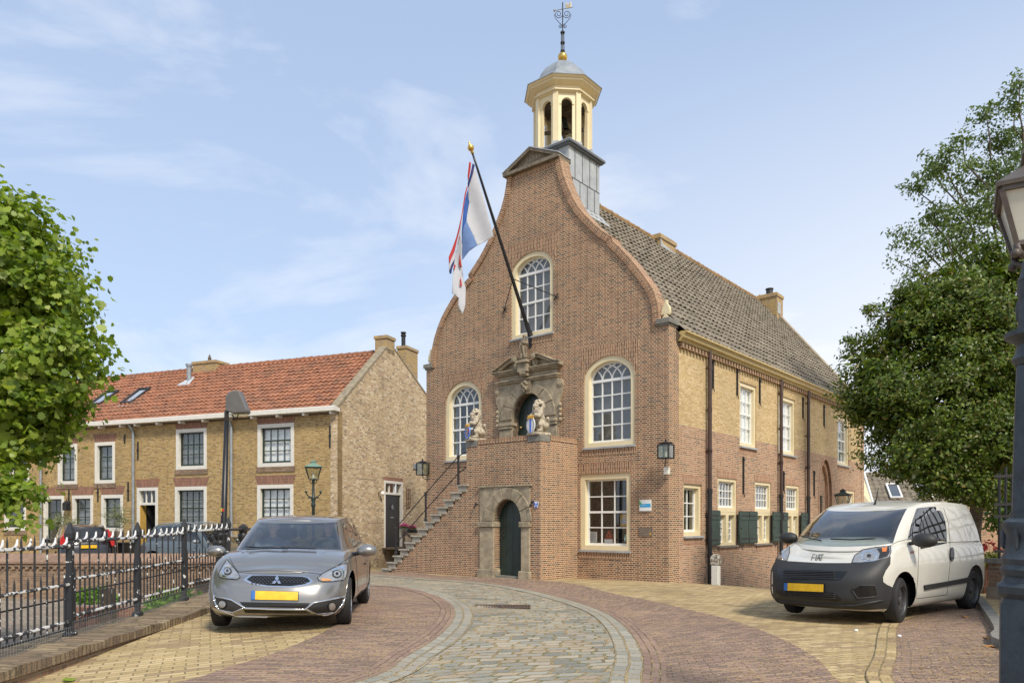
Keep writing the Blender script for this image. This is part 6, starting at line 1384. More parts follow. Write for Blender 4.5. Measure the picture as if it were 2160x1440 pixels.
# iron gully grate in the cobbles
c = [gpt(*p) for p in ((1013, 1276), (1091, 1276), (1108, 1285.5), (1027, 1286))]
ctr = sum(c, Vector()) / 4; e = empty('drain_grate', ctr + Vector((0, 0, .012)), R(-2), 'rusty rectangular iron drain grate set in the cobbles', 'drain grate')
w2, d2 = .43, .22; q = MB(); 
for a in ((-w2, w2, -d2, -d2 + .03), (-w2, w2, d2 - .03, d2), (-w2, -w2 + .03, -d2, d2), (w2 - .03, w2, -d2, d2), (-.02, .02, -d2, d2)): q.box(*a, .0, .012)
q.build('frame', mat('rusty iron', (.10, .06, .04), .7, var=.3), e); q = MB()
for k in range(18): x = -w2 + .05 + k * (2 * w2 - .1) / 17; q.box(x - .011, x + .011, -d2 + .03, d2 - .03, .002, .009)
q.build('bars', mat('rusty brown bars', (.13, .085, .06), .7, var=.3), e); q = MB(); q.box(-w2, w2, -d2, d2, -.002, .0015); q.build('pit', M['black'], e)
# ================================================================= sunken yard walls, low wall, fence
bw = empty('parapet_wall', (-30, 23.8, 0), 0, 'low brown brick wall with sloping ribbed coping on the far side of the sunken yard', 'wall')
zt = EYE - 68 / FPX * 23.8
q = MB(); q.box(0, 24.6, 0, .45, -1.3, zt - .30); q.build('brick_face', M['brick_old'], bw)
q = MB(); q.prism([(-.1, zt - .30), (-.1, zt - .24), (.5, zt - .0), (.62, zt - .0), (.62, zt - .30)], lambda u, d, z: Vector((d, u, z)), 0, 24.6); q.build('coping', M['brick_path'], bw)
q = MB(); x = 0
while x < 24.4: q.box(x, x + .11, -.06, -.002, zt - .48, zt - .40); x += .22
q.box(0, 24.6, -.06, -.002, zt - .398, zt - .31); q.build('corbel_course', M['brick_old'], bw)
iw = empty('yard_wall', (0, 0, 0), 0, 'inner brick wall of the sunken yard under the road', 'wall'); q = MB(); q.box(-5.2, -4.724, 2, 13.2, -1.2, .1); q.box(-5.9, -4.724, 13.2, 13.5, -1.2, .0); q.box(-6.0, -5.754, 13.5, 23.79, -1.2, .0); q.build('brick_face', M['brick_old'], iw)
# garden wall across the yard, with a timber post and weeds
gw = empty('yard_stair_wall', (0, 0, 0), 0, 'low red brick wall inside the sunken yard with weeds growing over it', 'wall'); q = MB(); q.box(-9.5, -6.2, 16.0, 16.3, -1.2, -.38); q.build('brick_face', M['brick_redlintel'], gw)
wp = P(228, 1262, 12.5); e = empty('timber_post', (wp.x, wp.y, yz(wp.x, wp.y)), 0, 'short dark timber post standing in the sunken yard', 'post'); q = MB(); h = 1.0; q.box(-.09, .09, -.09, .09, 0, P(228, 1240, 12.5).z - e.location.z); q.build('post', M['wood'], e, bevel=.01)
wdm = leafmat('weed leaves', [(.10, .20, .02), (.16, .28, .03), (.07, .15, .02)], .35); q = MB(); rnd = random.Random(4)
for (px_, py_, Z, r, n) in ((200, 1250, 15.5, .45, 500), (375, 1268, 12.2, .55, 900), (350, 1285, 11.5, .3, 300), (400, 1262, 13, .35, 350), (430, 1258, 13, .25, 250), (345, 1262, 14, .3, 300)):
    c = P(px_, py_, Z); tuft(q, (c.x, c.y, c.z - .2), r, n, .05, rnd)
tag(q.build('weeds', wdm, recalc=False), kind='stuff')
# low wall under the fence: follows the fence line
FL = [(-4.45, 6.0, .24), (-4.6, 7.77, .255), (-4.78, 9.53, .256), (-4.82, 10.98, .305), (-4.9, 12.9, .34)]
def fz(y):
    y = min(y, 12.89)
    for a, b in zip(FL[:-1], FL[1:]):
        if y <= b[1]: break
    t = (y - a[1]) / (b[1] - a[1])
    return a[2] + (b[2] - a[2]) * t, a[0] + (b[0] - a[0]) * t
lw = empty('low_wall', (0, 0, 0), 0, 'low mossy brick wall with upright coping under the iron fence', 'wall')
rows = []; cop = []; uvs = []; acc = 0
for i in range(60):
    y = 3.0 + 10.3 * i / 59; z, x = fz(y); x0 = -4.17 - (y - 6) * .008; jz = .012 * math.sin(y * 9) + .008 * math.sin(y * 23)
    rows.append([(x0 + .005, y, -.2), (x0 + .0, y, z - .09)]); cop.append([(x0, y, z - .088), (x0 + .03, y, z - .085), (x0 + .03 + jz * .4, y, z - .0 + jz), (x0 - .25, y, z + .012 + jz), (x0 - .68, y, z + jz * .5), (x0 - .68, y, z - .3)]); uvs.append([(k, y) for k in (0, .03, .13, .36, .72, 1.0)])
q = MB(); q.grid(rows); q.build('brick_face', M['brick_old'], lw, recalc=False)
q = MB(); q.grid(cop, uvs=uvs); q.build('coping', M['brick_cope'], lw, recalc=False)
M['fencepaint'] = flaky('flaking black fence paint', (.022, .024, .028), (.62, .62, .60), .63, 11, .5)
M['railpaint'] = flaky('white spattered rail paint', (.04, .04, .045), (.66, .66, .64), .49, 9, .5)
M['whitespike'] = flaky('worn white paint', (.66, .66, .65), (.10, .10, .11), .62, 14, .5)
fe = empty('iron_fence', (0, 0, 0), 0, 'black iron fence with flaking white paint, spiked bars and scrolls on its top rail', 'fence')
for i, (x, y, z) in enumerate(FL):
    q = MB(); q.lathe([(.042, -.1), (.042, 1.0), (.036, 1.005), (.056, 1.03), (.058, 1.08), (.032, 1.14), (.012, 1.19), (.0, 1.2)], 4, (x, y, z), rot=math.pi / 4 + .1); q.lathe([(.075, -.02), (.075, .04), (.055, .06)], 4, (x, y, z), rot=math.pi / 4 + .1)
    q.build('post', M['fencepaint'], fe)
for i, (a, b) in enumerate(zip(FL[:-1], FL[1:])):
    zb0 = [.255, .305, .31, .36][i]; a3, b3 = Vector((a[0], a[1], zb0)), Vector((b[0], b[1], zb0 + (.0 if i < 2 else .03)))
    n = 16 if i < 3 else 16
    for dz, r, nm in ((.948, .02, 'top_rail'), (.55, .016, 'middle_rail'), (.165, .018, 'bottom_rail')):
        q = MB(); q.tube([a3 + Vector((0, 0, dz)), b3 + Vector((0, 0, dz))], r, 6); q.build(nm, M['railpaint'], fe)
    q = MB(); q.tube([a3 + Vector((-.03, 0, .40)), b3 + Vector((-.03, 0, .40))], .009, 5); q.tube([a3 + Vector((-.03, 0, .08)), b3 + Vector((-.03, 0, .08))], .009, 5); q.build('thin_rail', M['iron'], fe)
    for k in range(1, n):
        p = a3.lerp(b3, k / n); tall = k % 2 == 0; top = 1.04 if tall else .655
        q = MB(); q.tube([p + Vector((0, 0, .10)), p + Vector((0, 0, top - .03)), p + Vector((0, 0, top + .03))], [.0095, .0095, .002], 6); q.build('bar', M['fencepaint'], fe)
        if not tall:
            d = (b3 - a3).normalized(); q = MB(); pts = [p + Vector((0, 0, .955)) - d * .06, p + Vector((0, 0, .965)), p + Vector((0, 0, .99)) + d * .04, p + Vector((0, 0, 1.04)) + d * .05]; q.tube(pts, [.006, .012, .013, .008], 6); q.build('scroll_spike', M['whitespike'], fe)
    q = MB(); d = (b3 - a3)
    for k in range(4): q.tube([a3 + Vector((.03, 0, -.04 + k * .05)), b3 + Vector((.03, 0, -.04 + k * .05))], .0018, 3)
    for k in range(40): p = a3 + d * (k / 40); q.tube([p + Vector((.03, 0, -.06)), p + Vector((.03, 0, .12))], .0018, 3)
    q.build('wire_mesh', M['zinc'], fe)
# cast iron bollards joined by a rail
bo = []
for i, (px_, pt_, Z, lb) in enumerate(((463, 1104, 13.4, 'black cast iron post with square knob at the end of the spiked fence'), (513, 1104.5, 15.5, 'slimmer black cast iron post seen just left of the grey hatchback roof'), (640, 1104, 19.5, 'black cast iron post hidden behind the grey hatchback'))):
    p = P(px_, pt_, Z); zg = gz(p.x, p.y) if i else .34; h = p.z - zg; e = empty('rail_post', (p.x, p.y, zg), .2, lb, 'post', 'cast iron posts joined by rails'); bo.append(p)
    q = MB(); q.lathe([(.14, -.4), (.14, .12), (.12, .14), (.12, .2), (.09, .24), (.065, .4), (.065, h * .62), (.10, h * .66), (.10, h * .7), (.07, h * .73), (.105, h * .79), (.11, h * .84), (.075, h * .87)], 8); q.build('shaft', M['iron'], e, smooth=True, angle=50)
    q = MB(); q.lathe([(.10, h * .871), (.12, h * .9), (.12, h * .955), (.09, h * .97), (.03, h)], 4, rot=math.pi / 4); q.build('knob', M['iron'], e)
rr = empty('post_rail', (0, 0, 0), 0, 'round black rails running between the cast iron posts', 'rail'); q = MB()
for a, b in zip(bo[:-1], bo[1:]):
    for dz in (-.11, -.62): q.tube([a + Vector((0, 0, dz)), b + Vector((0, 0, dz))], .025, 8)
a = bo[0]; q.tube([a + Vector((0, 0, -.11)), a + Vector((-.1, -.2, -.2)), Vector((FL[-1][0], FL[-1][1], .36 + .95))], .018, 6)
q.build('rails', M['iron'], rr)
# ================================================================= lamps
LX = P(478, 1000, 16).x; zg = gz(LX, 16)
e = empty('street_lamp', (LX - .02, 16, zg), 0, 'modern grey box headed street lamp on a black pole by the iron posts', 'street lamp')
zt = P(480, 868, 16).z - zg; q = MB(); q.tube([(-.07, 0, 0), (-.06, 0, .8), (0.02, 0, zt - .2)], [.075, .07, .05], 12); q.build('pole', M['black'], e, smooth=True)
q = MB(); q.tube([(.02, 0, zt - .25), (.02, 0, zt), (.06, 0, zt + .04), (.25, 0, zt + .02)], .05, 10); q.build('arm', M['steel'], e, smooth=True)
lz = lambda px_, py_: ((px_ - 480) / FPX * 16, (P(px_, py_, 16).z - zg))
hp = [lz(484, 868), lz(484, 838), lz(490, 829), (lz(500, 825)), (lz(512, 825)), lz(529, 866), lz(528, 872), lz(500, 873)]
q = MB(); q.prism(hp, WF, -.13, .13); q.build('lamp_head', mat('grey lamp housing', (.13, .125, .12), .45, var=.1), e, bevel=.02)
q = MB(); q.prism([lz(486, 873.5), lz(526, 873), lz(520, 878), lz(490, 877)], WF, -.1, .1); q.build('lamp_lens', M['litglass'], e); q = MB(); q.tube([(.14, -.02, hp[0][1] - .06), (.2, -.03, hp[0][1] - .14), (.26, -.03, hp[0][1] - .13), (.28, -.02, hp[0][1] - .06)], .012, 6); q.build('cable', M['iron'], e)
for (a, b, m_) in ((1071, 1079, mat('yellow sticker', (.75, .55, .03), .4, var=0)), (1082, 1085.5, M['white']), (1085.6, 1089.5, mat('red sticker', (.62, .04, .03), .4, var=0))):
    z0, z1 = P(475, b, 16).z - zg, P(475, a, 16).z - zg; x = -.04; q = MB(); q.lathe([(.062, z0), (.062, z1)], 12, (x, 0, 0)); q.build('sticker', m_, e)
z0 = P(475, 1077.5, 16).z - zg; q = MB(); q.box(-.045, -.01, -.068, -.06, z0, z0 + .045); q.build('sticker_mark', mat('red mark', (.6, .04, .03), .4, var=0), e)
# old lantern post by the corner house
def lantern_head(e, z, w_, h, mf, mtop, mg, rot=0, lit=True):
    r = w_ / math.sqrt(2) ; q = MB()
    Rz = math.pi / 4 + rot; b_, t_ = r * .55, r
    for k in range(4):
        a = Rz + k * math.pi / 2; q.tube([(b_ * math.cos(a), b_ * math.sin(a), z), (t_ * math.cos(a), t_ * math.sin(a), z + h * .62)], w_ * .028, 6)
        for (rr_, zz) in ((b_, z), (t_, z + h * .62)):
            a2 = a + math.pi / 2; q.tube([(rr_ * math.cos(a), rr_ * math.sin(a), zz), (rr_ * math.cos(a2), rr_ * math.sin(a2), zz)], w_ * .03, 6)
    q.build('lantern_frame', mf, e)
    q = MB(); q.lathe([(r * 1.12, z + h * .63), (r * 1.12, z + h * .66), (r * .35, z + h * .80), (r * .33, z + h * .88), (r * .42, z + h * .89), (r * .42, z + h * .92), (r * .12, z + h * .95), (r * .14, z + h * .98), (.004, z + h)], 4, rot=Rz); q.build('lantern_roof', mtop, e)
    q = MB()
    for k in range(4):
        a, a2 = Rz + k * math.pi / 2, Rz + (k + 1) * math.pi / 2; f = .97
        q.add([(b_ * f * math.cos(a), b_ * f * math.sin(a), z + .01), (b_ * f * math.cos(a2), b_ * f * math.sin(a2), z + .01), (t_ * f * math.cos(a2), t_ * f * math.sin(a2), z + h * .61), (t_ * f * math.cos(a), t_ * f * math.sin(a), z + h * .61)], [(0, 1, 2, 3)])
    q.build('lantern_glass', mg, e, recalc=False); q = MB(); q.lathe([(w_ * .08, z + .01), (w_ * .1, z + h * .1), (w_ * .06, z + h * .3), (.01, z + h * .36)], 12); q.build('lamp_bulb', M['white'], e, smooth=True)
p = P(661, 1080, 20); zg = gz(p.x, 20); e = empty('lantern_post', (p.x, 20, zg), .3, 'dark green lamp post with four sided lantern before the corner house', 'street lamp')
zl0 = P(664, 1010.5, 20).z - zg; zl1 = P(664, 970, 20).z - zg; q = MB()
q.lathe([(.11, 0), (.11, .25), (.07, .3), (.055, .9), (.06, .95), (.045, 1.0), (.038, zl0 - .75), (.06, zl0 - .72), (.06, zl0 - .66), (.045, zl0 - .62), (.07, zl0 - .5), (.035, zl0 - .45), (.03, zl0 - .12), (.05, zl0)], 12)
for s in (-1, 1): q.tube([(0, 0, zl0 - .5), (s * .12, 0, zl0 - .46), (s * .19, 0, zl0 - .38), (s * .16, 0, zl0 - .32)], .015, 6); q.ball((s * .19, 0, zl0 - .34), .035, 8); q.ball((s * .1, 0, zl0 - .48), .035, 8); q.tube([(0, 0, zl0 - .14), (s * .08, 0, zl0 - .08), (s * .1, 0, zl0 + .02)], .01, 5)
gm = mat('dark green iron', (.02, .035, .032), .45, var=.2); q.build('post', gm, e, smooth=True, angle=40); lantern_head(e, zl0, .40, zl1 - zl0, gm, mat('verdigris copper', (.16, .27, .22), .6, var=.2), M['litglass'])
# big lamp post close on the right
bl_ = mat('dusty blue grey cast iron', (.042, .056, .068), .5, var=.3, vs=12, bump=.35, bs=18)
LZ = 3.75; LXX = (2200 - CX) / FPX * LZ; zg = gz(LXX, LZ); e = empty('lamp_post', (LXX, LZ, zg), R(-31), 'big old blue grey cast iron lamp post at the right edge, close to the viewer', 'street lamp')
def zz(py): return EYE + (HY - py) / FPX * LZ - zg
def rr_(px_): return (2196 - px_) / FPX * LZ
q = MB(); k8 = 1.06
q.lathe([(rr_(2105), 0), (rr_(2105), .1), (rr_(2112), .12), (rr_(2114), zz(1275)), (rr_(2120), zz(1262)), (rr_(2109), zz(1250)), (rr_(2108), zz(1236)), (rr_(2118), zz(1228)), (rr_(2122), zz(1212))], 8, rot=math.pi / 8)
q.lathe([(rr_(2122), zz(1213)), (rr_(2119), zz(1200)), (rr_(2124), zz(1190)), (rr_(2120), zz(1178)), (rr_(2127), zz(1165)), (rr_(2129), zz(1130)), (rr_(2122), zz(1110)), (rr_(2124), zz(1100)), (rr_(2136), zz(1092)), (rr_(2137), zz(1080))], 24)
q.lathe([(rr_(2137), zz(1081)), (rr_(2141), zz(900)), (rr_(2146), zz(770)), (rr_(2148), zz(765))], 8, rot=math.pi / 8)
q.lathe([(rr_(2146), zz(768)), (rr_(2139), zz(755)), (rr_(2146), zz(745)), (rr_(2150), zz(725)), (rr_(2144), zz(718)), (rr_(2127), zz(708)), (rr_(2127), zz(698)), (rr_(2150), zz(692)), (rr_(2152), zz(680)), (rr_(2150), zz(640)), (rr_(2153), zz(620)), (rr_(2149), zz(608)), (rr_(2152), zz(595)), (rr_(2150), zz(588)), (rr_(2156), zz(575)), (rr_(2160), zz(545))], 20)
for k in range(8): a = k * math.pi / 4; q.ball((rr_(2126) * math.cos(a), rr_(2126) * math.sin(a), zz(1135)), (.014, .014, .06), 8); q.ball((rr_(2153) * math.cos(a), rr_(2153) * math.sin(a), zz(650)), (.014, .014, .06), 8)
q.build('post', bl_, e, smooth=True, angle=35)
brm = mat('brown grey lantern metal', (.085, .07, .06), .5, var=.3); q = MB(); W4 = .255
for k in range(4):
    a = k * math.pi / 2 + math.pi / 4; q.tube([(0, 0, zz(575)), (.05 * math.cos(a), .05 * math.sin(a), zz(555)), (W4 * .60 * math.cos(a), W4 * .60 * math.sin(a), zz(535)), (W4 * .64 * math.cos(a), W4 * .64 * math.sin(a), zz(520))], .017, 8); q.ball((W4 * .66 * math.cos(a), W4 * .66 * math.sin(a), zz(540)), .024, 8)
q.build('bracket', brm, e, smooth=True)
z0, z1 = zz(520), zz(410); q = MB(); b_, t_ = W4 * .64, W4 * 1.0; Rz = math.pi / 4
for k in range(4):
    a, a2 = Rz + k * math.pi / 2, Rz + (k + 1) * math.pi / 2; Pb = lambda an, r, z: Vector((r * math.cos(an), r * math.sin(an), z))
    q.tube([Pb(a, b_, z0), Pb(a, t_, z1)], .016, 4)
    q.tube([Pb(a, b_, z0), Pb(a2, b_, z0)], .016, 4); q.tube([Pb(a, t_, z1), Pb(a2, t_, z1)], .016, 4)
q.build('lantern_frame', brm, e); q = MB(); q.lathe([(W4 * 1.12, z1 + .01), (W4 * 1.14, z1 + .03), (W4 * .42, zz(352)), (W4 * .40, zz(335)), (W4 * .5, zz(330)), (W4 * .5, zz(322)), (.04, zz(300)), (.05, zz(292)), (.0, zz(280))], 4, rot=Rz); q.build('lantern_roof', brm, e)
q = MB()
for k in range(4): a, a2 = Rz + k * math.pi / 2, Rz + (k + 1) * math.pi / 2; q.add([Pb(a, b_ * .97, z0), Pb(a2, b_ * .97, z0), Pb(a2, t_ * .97, z1), Pb(a, t_ * .97, z1)], [(0, 1, 2, 3)])
fg = mat('milky lantern glass', (.58, .58, .51), .25, var=.1, vs=3); q.build('lantern_glass', fg, e, recalc=False); q = MB(); q.lathe([(t_ * .93, z1 - .02), (t_ * .3, z1 + .06)], 4, rot=Rz); q.build('reflector', M['offwhite'], e); q = MB(); q.lathe([(.03, z1 - .1), (.05, z1 - .06), (.03, z1)], 12); q.build('lamp_bulb', M['iron'], e)
# two lanterns seen over the van
for (px_, pt_, Z, w_, lb, mm_) in ((1778, 1030, 26, .46, 'green square lantern head showing above the van roof, left one', gm), (1789, 1047, 30, .42, 'smaller dark lantern just right of the green one above the van roof', M['iron'])):
    p = P(px_, pt_, Z); zg = gz(p.x, p.y); h = .62 * Z / 26; e = empty('lantern_post', (p.x, p.y, zg), .4, lb, 'street lamp'); lantern_head(e, p.z - zg - h, w_, h, mm_, gm if mm_ == gm else M['iron'], M['litglass'], .6)
    q = MB(); q.lathe([(.1, 0), (.1, .3), (.045, .4), (.04, p.z - zg - h)], 10); q.build('post', mm_, e, smooth=True, angle=40)
# ================================================================= right side wall with tall iron gate
a = P(2085, 1177, 12.4); gx, gy, gzt = a.x, a.y, a.z
gwz = gz(gx, gy); d = Vector((.34, -.94, 0)).normalized(); rz_ = math.atan2(d.y, d.x)
e = empty('garden_wall', (gx, gy, gwz), rz_, 'waist high brown brick wall with plinth behind the van at the right', 'wall'); hh = gzt - gwz
q = MB(); q.box(0, 9, 0, .35, .3, hh - .08); q.build('brick_face', M['brick_old'], e); q = MB(); q.box(-.02, 9, -.03, .38, -.3, .297); q.build('plinth', mat('cement plinth', (.30, .25, .19), .9, var=.3), e); q = MB(); q.box(-.03, 9, -.03, .38, hh - .077, hh); q.build('coping', M['bluestone'], e)
e2 = empty('tall_iron_fence', (gx, gy, gwz), rz_, 'tall dark iron bar fence standing on the brick wall at the right', 'fence'); ht = P(2085, 985, 12.4).z - gwz
for k in range(0, 44):
    q = MB(); x = .05 + k * .11; q.box(x, x + .03, .15, .18, hh, ht - (.0 if k % 2 else .1)); q.build('bar', M['black'], e2)
q = MB()
for z in (hh + .12, P(2085, 1088, 12.4).z - gwz, P(2085, 1063, 12.4).z - gwz, ht - .15): q.box(0, 5, .13, .20, z - .025, z + .02)
q.build('rail', mat('grey brown rail', (.12, .10, .08), .7), e2)
# ================================================================= vehicles
def crs(v, t):
    n = len(v); i = min(int(t), n - 2); f = t - i; p = [np.array(v[max(0, min(n - 1, i + k))], float) for k in (-1, 0, 1, 2)]
    return .5 * ((2 * p[1]) + (p[2] - p[0]) * f + (2 * p[0] - 5 * p[1] + 4 * p[2] - p[3]) * f * f + (3 * p[1] - p[0] - 3 * p[2] + p[3]) * f ** 3)
def lerpt(tab, x):
    xs_ = [a for a, _ in tab]; ys_ = [b for _, b in tab]; return float(np.interp(x, xs_, ys_))
def smoothtab(tab):
    t2 = []
    for i in range(len(tab) - 1):
        for k in range(8): t2.append(tuple(crs(tab, i + k / 8)))
    return t2 + [tab[-1]]
def lower_body(P_, sub=9, lv=7):
    plan, lev, zt, zb = P_['plan'], P_['levels'], smoothtab(P_['ztop']), P_['zbot']; n = len(plan); rings = []; S_ = [i / sub for i in range((n - 1) * sub + 1)]; Lv = [i / lv for i in range((len(lev) - 1) * lv + 1)]
    q = MB(); half = []
    for l in Lv:
        f, si, fi, ri = crs(lev, l); f = min(1, max(0, f)); row = []
        for s in S_:
            x, y, wF, wS, wR = crs(plan, s); y = max(0, y) if 0 < s < n - 1 else 0
            top = lerpt(zt, x); X = x - fi * max(0, wF) + ri * max(0, wR); Y = max(0, y - si * max(0, wS)); row.append((X, Y, zb + f * (top - zb)))
        half.append(row)
    full = [r + [(x, -y, z) for x, y, z in reversed(r[1:-1])] for r in half]; N_ = len(full[0]); vs = [p for r in full for p in r]; fs = []
    for i in range(len(full) - 1):
        for j in range(N_): fs.append((i * N_ + j, i * N_ + (j + 1) % N_, (i + 1) * N_ + (j + 1) % N_, (i + 1) * N_ + j))
    q.add(vs, fs)
    top = half[-1]; rows = []; cw = P_.get('crown', .03)
    cz = P_.get('crease')
    for (x, y, z) in top:
        row = []
        for k in range(61):
            v = 1 - 2 * k / 60; yy = y * v; h = cw * (1 - v * v) * min(1, y / .4)
            if cz and x > cz[0]:
                t = (x - cz[0]) / (cz[1] - cz[0]); yc = cz[2] + (cz[3] - cz[2]) * t; h += cz[4] * min(1, max(0, y - .3) * 4) * min(1, t * 4) * (1 / (1 + math.exp(-(yc - abs(yy)) / .012)) - .0) * (1 - .6 * min(1, max(0, t)))
            row.append((x, yy, z + h))
        rows.append(row)
    q.grid(rows); q.grid([[(x, y * (1 - 2 * k / 4), z) for k in range(5)] for (x, y, z) in half[0]])
    return q
def cutarch(q, wheels, r):
    vs = q.v
    for (wx, wz) in wheels:
        inside = set()
        for i, (x, y, z) in enumerate(vs):
            if abs(y) > .45:
                d = math.hypot(x - wx, z - wz)
                if r - .045 < d < r: k = r / d; vs[i] = (wx + (x - wx) * k, y, wz + (z - wz) * k)
                elif d <= r - .045: inside.add(i)
        keep = [i for i, f in enumerate(q.f) if not any(v in inside for v in f)]; q.f = [q.f[i] for i in keep]; q.m = [q.m[i] for i in keep]
def greenhouse(P_, sub=9, gv=5):
    B, T, zb, zt = P_['gbase'], P_['gtop'], smoothtab(P_['ztop']), smoothtab(P_['roof']); n = len(B); lev = P_['glev']; S_ = [i / sub for i in range((n - 1) * sub + 1)]; G_ = [i / gv for i in range((len(lev) - 1) * gv + 1)]
    P3 = []
    for g in G_:
        zf, lf = crs(lev, g); row = []
        for s in S_:
            b = crs(B, s); t = crs(T, s); x, y = b * (1 - lf) + t * lf; z0 = lerpt(zb, b[0]) - .03; z1 = lerpt(zt, t[0]); row.append((x, max(0, y) if s not in (0, n - 1) else 0, z0 + (z1 - z0) * zf))
        P3.append(row)
    out = {}
    for i in range(len(G_) - 1):
        for j in range(len(S_) - 1):
            s, g = (S_[j] + S_[j + 1]) / 2, (G_[i] + G_[i + 1]) / 2; zf = crs(lev, g)[0]; key = 'shell'
            for (nm, s0, s1, g0, g1) in P_['wins']:
                if s0 < s < s1 and g0 < zf < g1: key = nm; break
            for sg in (1, -1):
                k2 = key if key in ('shell', 'windscreen', 'rear_window') else (key, sg); q = out.setdefault(k2, MB()); a = [P3[i][j], P3[i][j + 1], P3[i + 1][j + 1], P3[i + 1][j]]; a = [(x, y * sg, z) for x, y, z in a]; q.add(a, [(0, 1, 2, 3) if sg > 0 else (3, 2, 1, 0)])
    top = P3[-1]; cw = P_.get('rcrown', .03); out['shell'].grid([[(x, y * (1 - 2 * k / 12), z + cw * (1 - (1 - 2 * k / 12) ** 2) * min(1, y / .3)) for k in range(13)] for (x, y, z) in top])
    return out
def wheel(parent, x, y, r, wd, steer=0, alloy=True, spokes=10):
    s = 1 if y > 0 else -1; Mx = Matrix.Translation((x, y - s * wd / 2, r)) @ Matrix.Rotation(steer, 4, 'Z') @ Matrix.Rotation(R(-90 * s), 4, 'X')
    q = MB(); h = wd / 2; q.lathe([(r * .66, -h), (r * .9, -h), (r * .975, -h * .8), (r, -h * .5), (r, h * .5), (r * .975, h * .8), (r * .9, h * .98), (r * .68, h), (r * .66, h * .6)], 40, M=Mx, caps=False)
    for k in (-.35, 0, .35): pass
    t = q.build('wheel', M['tyre'], parent, smooth=True, angle=30)
    q = MB(); m_ = M['rim'] if alloy else M['steel']
    q.lathe([(r * .67, h * .9), (r * .62, h * .85), (r * .6, h * .2), (r * .1, h * .2), (.001, h * .2)], 40, M=Mx, caps=False); bk = q.build('rim_barrel', M['black'] if alloy else M['steel'], t, smooth=True, angle=30)
    q = MB(); q.lathe([(r * .675, h * .92), (r * .64, h * .96), (r * .62, h * .8)], 40, M=Mx, caps=False); q.lathe([(r * .17, h * .2), (r * .17, h * .7), (r * .12, h * .8), (0, h * .8)], 16, M=Mx)
    if alloy:
        for k in range(spokes):
            a = 2 * math.pi * k / spokes + .12; b = a + (.12 if k % 2 else -.12); ww = r * .035
            p0, p1 = Vector((r * .15 * math.cos(a), r * .15 * math.sin(a), h * .68)), Vector((r * .65 * math.cos(b), r * .65 * math.sin(b), h * .84)); q.cyl(Mx @ p0, Mx @ p1, ww * 1.2, ww, 6)
    else:
        q.lathe([(r * .5, h * .2), (r * .55, h * .5), (r * .42, h * .62), (r * .2, h * .5)], 24, M=Mx, caps=False)
    q.build('rim', m_, t, smooth=True, angle=30)
    if not alloy:
        q = MB()
        for k in range(12): a = math.pi * k / 6; c = Mx @ Vector((r * .52 * math.cos(a), r * .52 * math.sin(a), h * .56)); q.ball(c, r * .045, 6)
        q.build('vent_hole', M['black'], t)
    return t
class Trace:
    def __init__(s, obs, Fm, ox, oy, sc):
        s.F = Fm; s.o = (ox, oy, sc); vs = []; fs = []
        for q in obs: b = len(vs); vs += [Vector(v) for v in q.v]; fs += [tuple(b + i for i in f) for f in q.f]
        s.b = BVHTree.FromPolygons(vs, fs); s.last = None
    def hit(s, x, y, off=0):
        px_, py_ = s.o[0] + x / s.o[2], s.o[1] + y / s.o[2]; d = (s.F.I.to_3x3() @ ray(px_, py_)).normalized(); h = s.b.ray_cast(s.F.e, d)
        if h[0] is None:
            c = s.last if s.last else s.F.e; t = (c - s.F.e).dot(d); p = s.F.e + d * t; h = s.b.find_nearest(p)
            p = h[0]; n = h[1]
        else: p, n = h[0], h[1]; s.last = p
        if n.dot(d) > 0: n = -n
        return p + n * off, n
    def patch(s, name, poly, m, parent, off=.006, st=14, th=.012, smooth=True):
        P2 = [Vector(p) for p in poly]; dense = []
        for i, p in enumerate(P2):
            r = P2[(i + 1) % len(P2)]; k = max(1, int((r - p).length / st)); dense += [p.lerp(r, j / k) for j in range(k)]
        x0, x1, y0, y1 = min(p.x for p in P2), max(p.x for p in P2), min(p.y for p in P2), max(p.y for p in P2); n = len(dense); pts = list(dense); i = x0 + st / 2
        while i < x1:
            j = y0 + st / 2
            while j < y1: pts.append(Vector((i, j))); j += st
            i += st
        r = delaunay_2d_cdt(pts, [], [list(range(n))], 1, 1e-4); s.last = None
        c = Vector((sum(p.x for p in P2) / len(P2), sum(p.y for p in P2) / len(P2))); s.hit(c.x, c.y)
        hs = [s.hit(v.x, v.y, off) for v in r[0]]; q = MB(); nv = len(hs); q.v = [tuple(h[0]) for h in hs] + [tuple(h[0] - h[1] * th) for h in hs]
        from collections import Counter
        ec = Counter()
        for f in r[2]:
            q.f.append(tuple(f)); q.m.append(0)
            for a in range(len(f)): ec[(f[a], f[(a + 1) % len(f)])] += 1
        for (a, b) in list(ec):
            if (b, a) not in ec: q.f.append((b, a, a + nv, b + nv)); q.m.append(0)
        return q.build(name, m if not isinstance(m, str) else M[m], parent, smooth=smooth, angle=40)
    def line(s, name, pts, r, m, parent, off=.004, n=6, close=False):
        pts = [Vector(p) for p in pts]; 
        if close: pts.append(pts[0])
        out = []
        for a, b in zip(pts[:-1], pts[1:]):
            k = max(1, int((b - a).length / 16)); out += [s.hit(*a.lerp(b, j / k), off)[0] for j in range(k)]
        out.append(s.hit(*pts[-1], off)[0]); return MB().tube(out, r, n).build(name, m if not isinstance(m, str) else M[m], parent, smooth=True)
def ell(cx_, cy_, a, b, n=20): return [(cx_ + a * math.cos(2 * math.pi * k / n), cy_ + b * math.sin(2 * math.pi * k / n)) for k in range(n)]
def carpaint(name, c, metal=.5, flake=True): return mat(name, c, .28, metal, coat=1, var=.03)
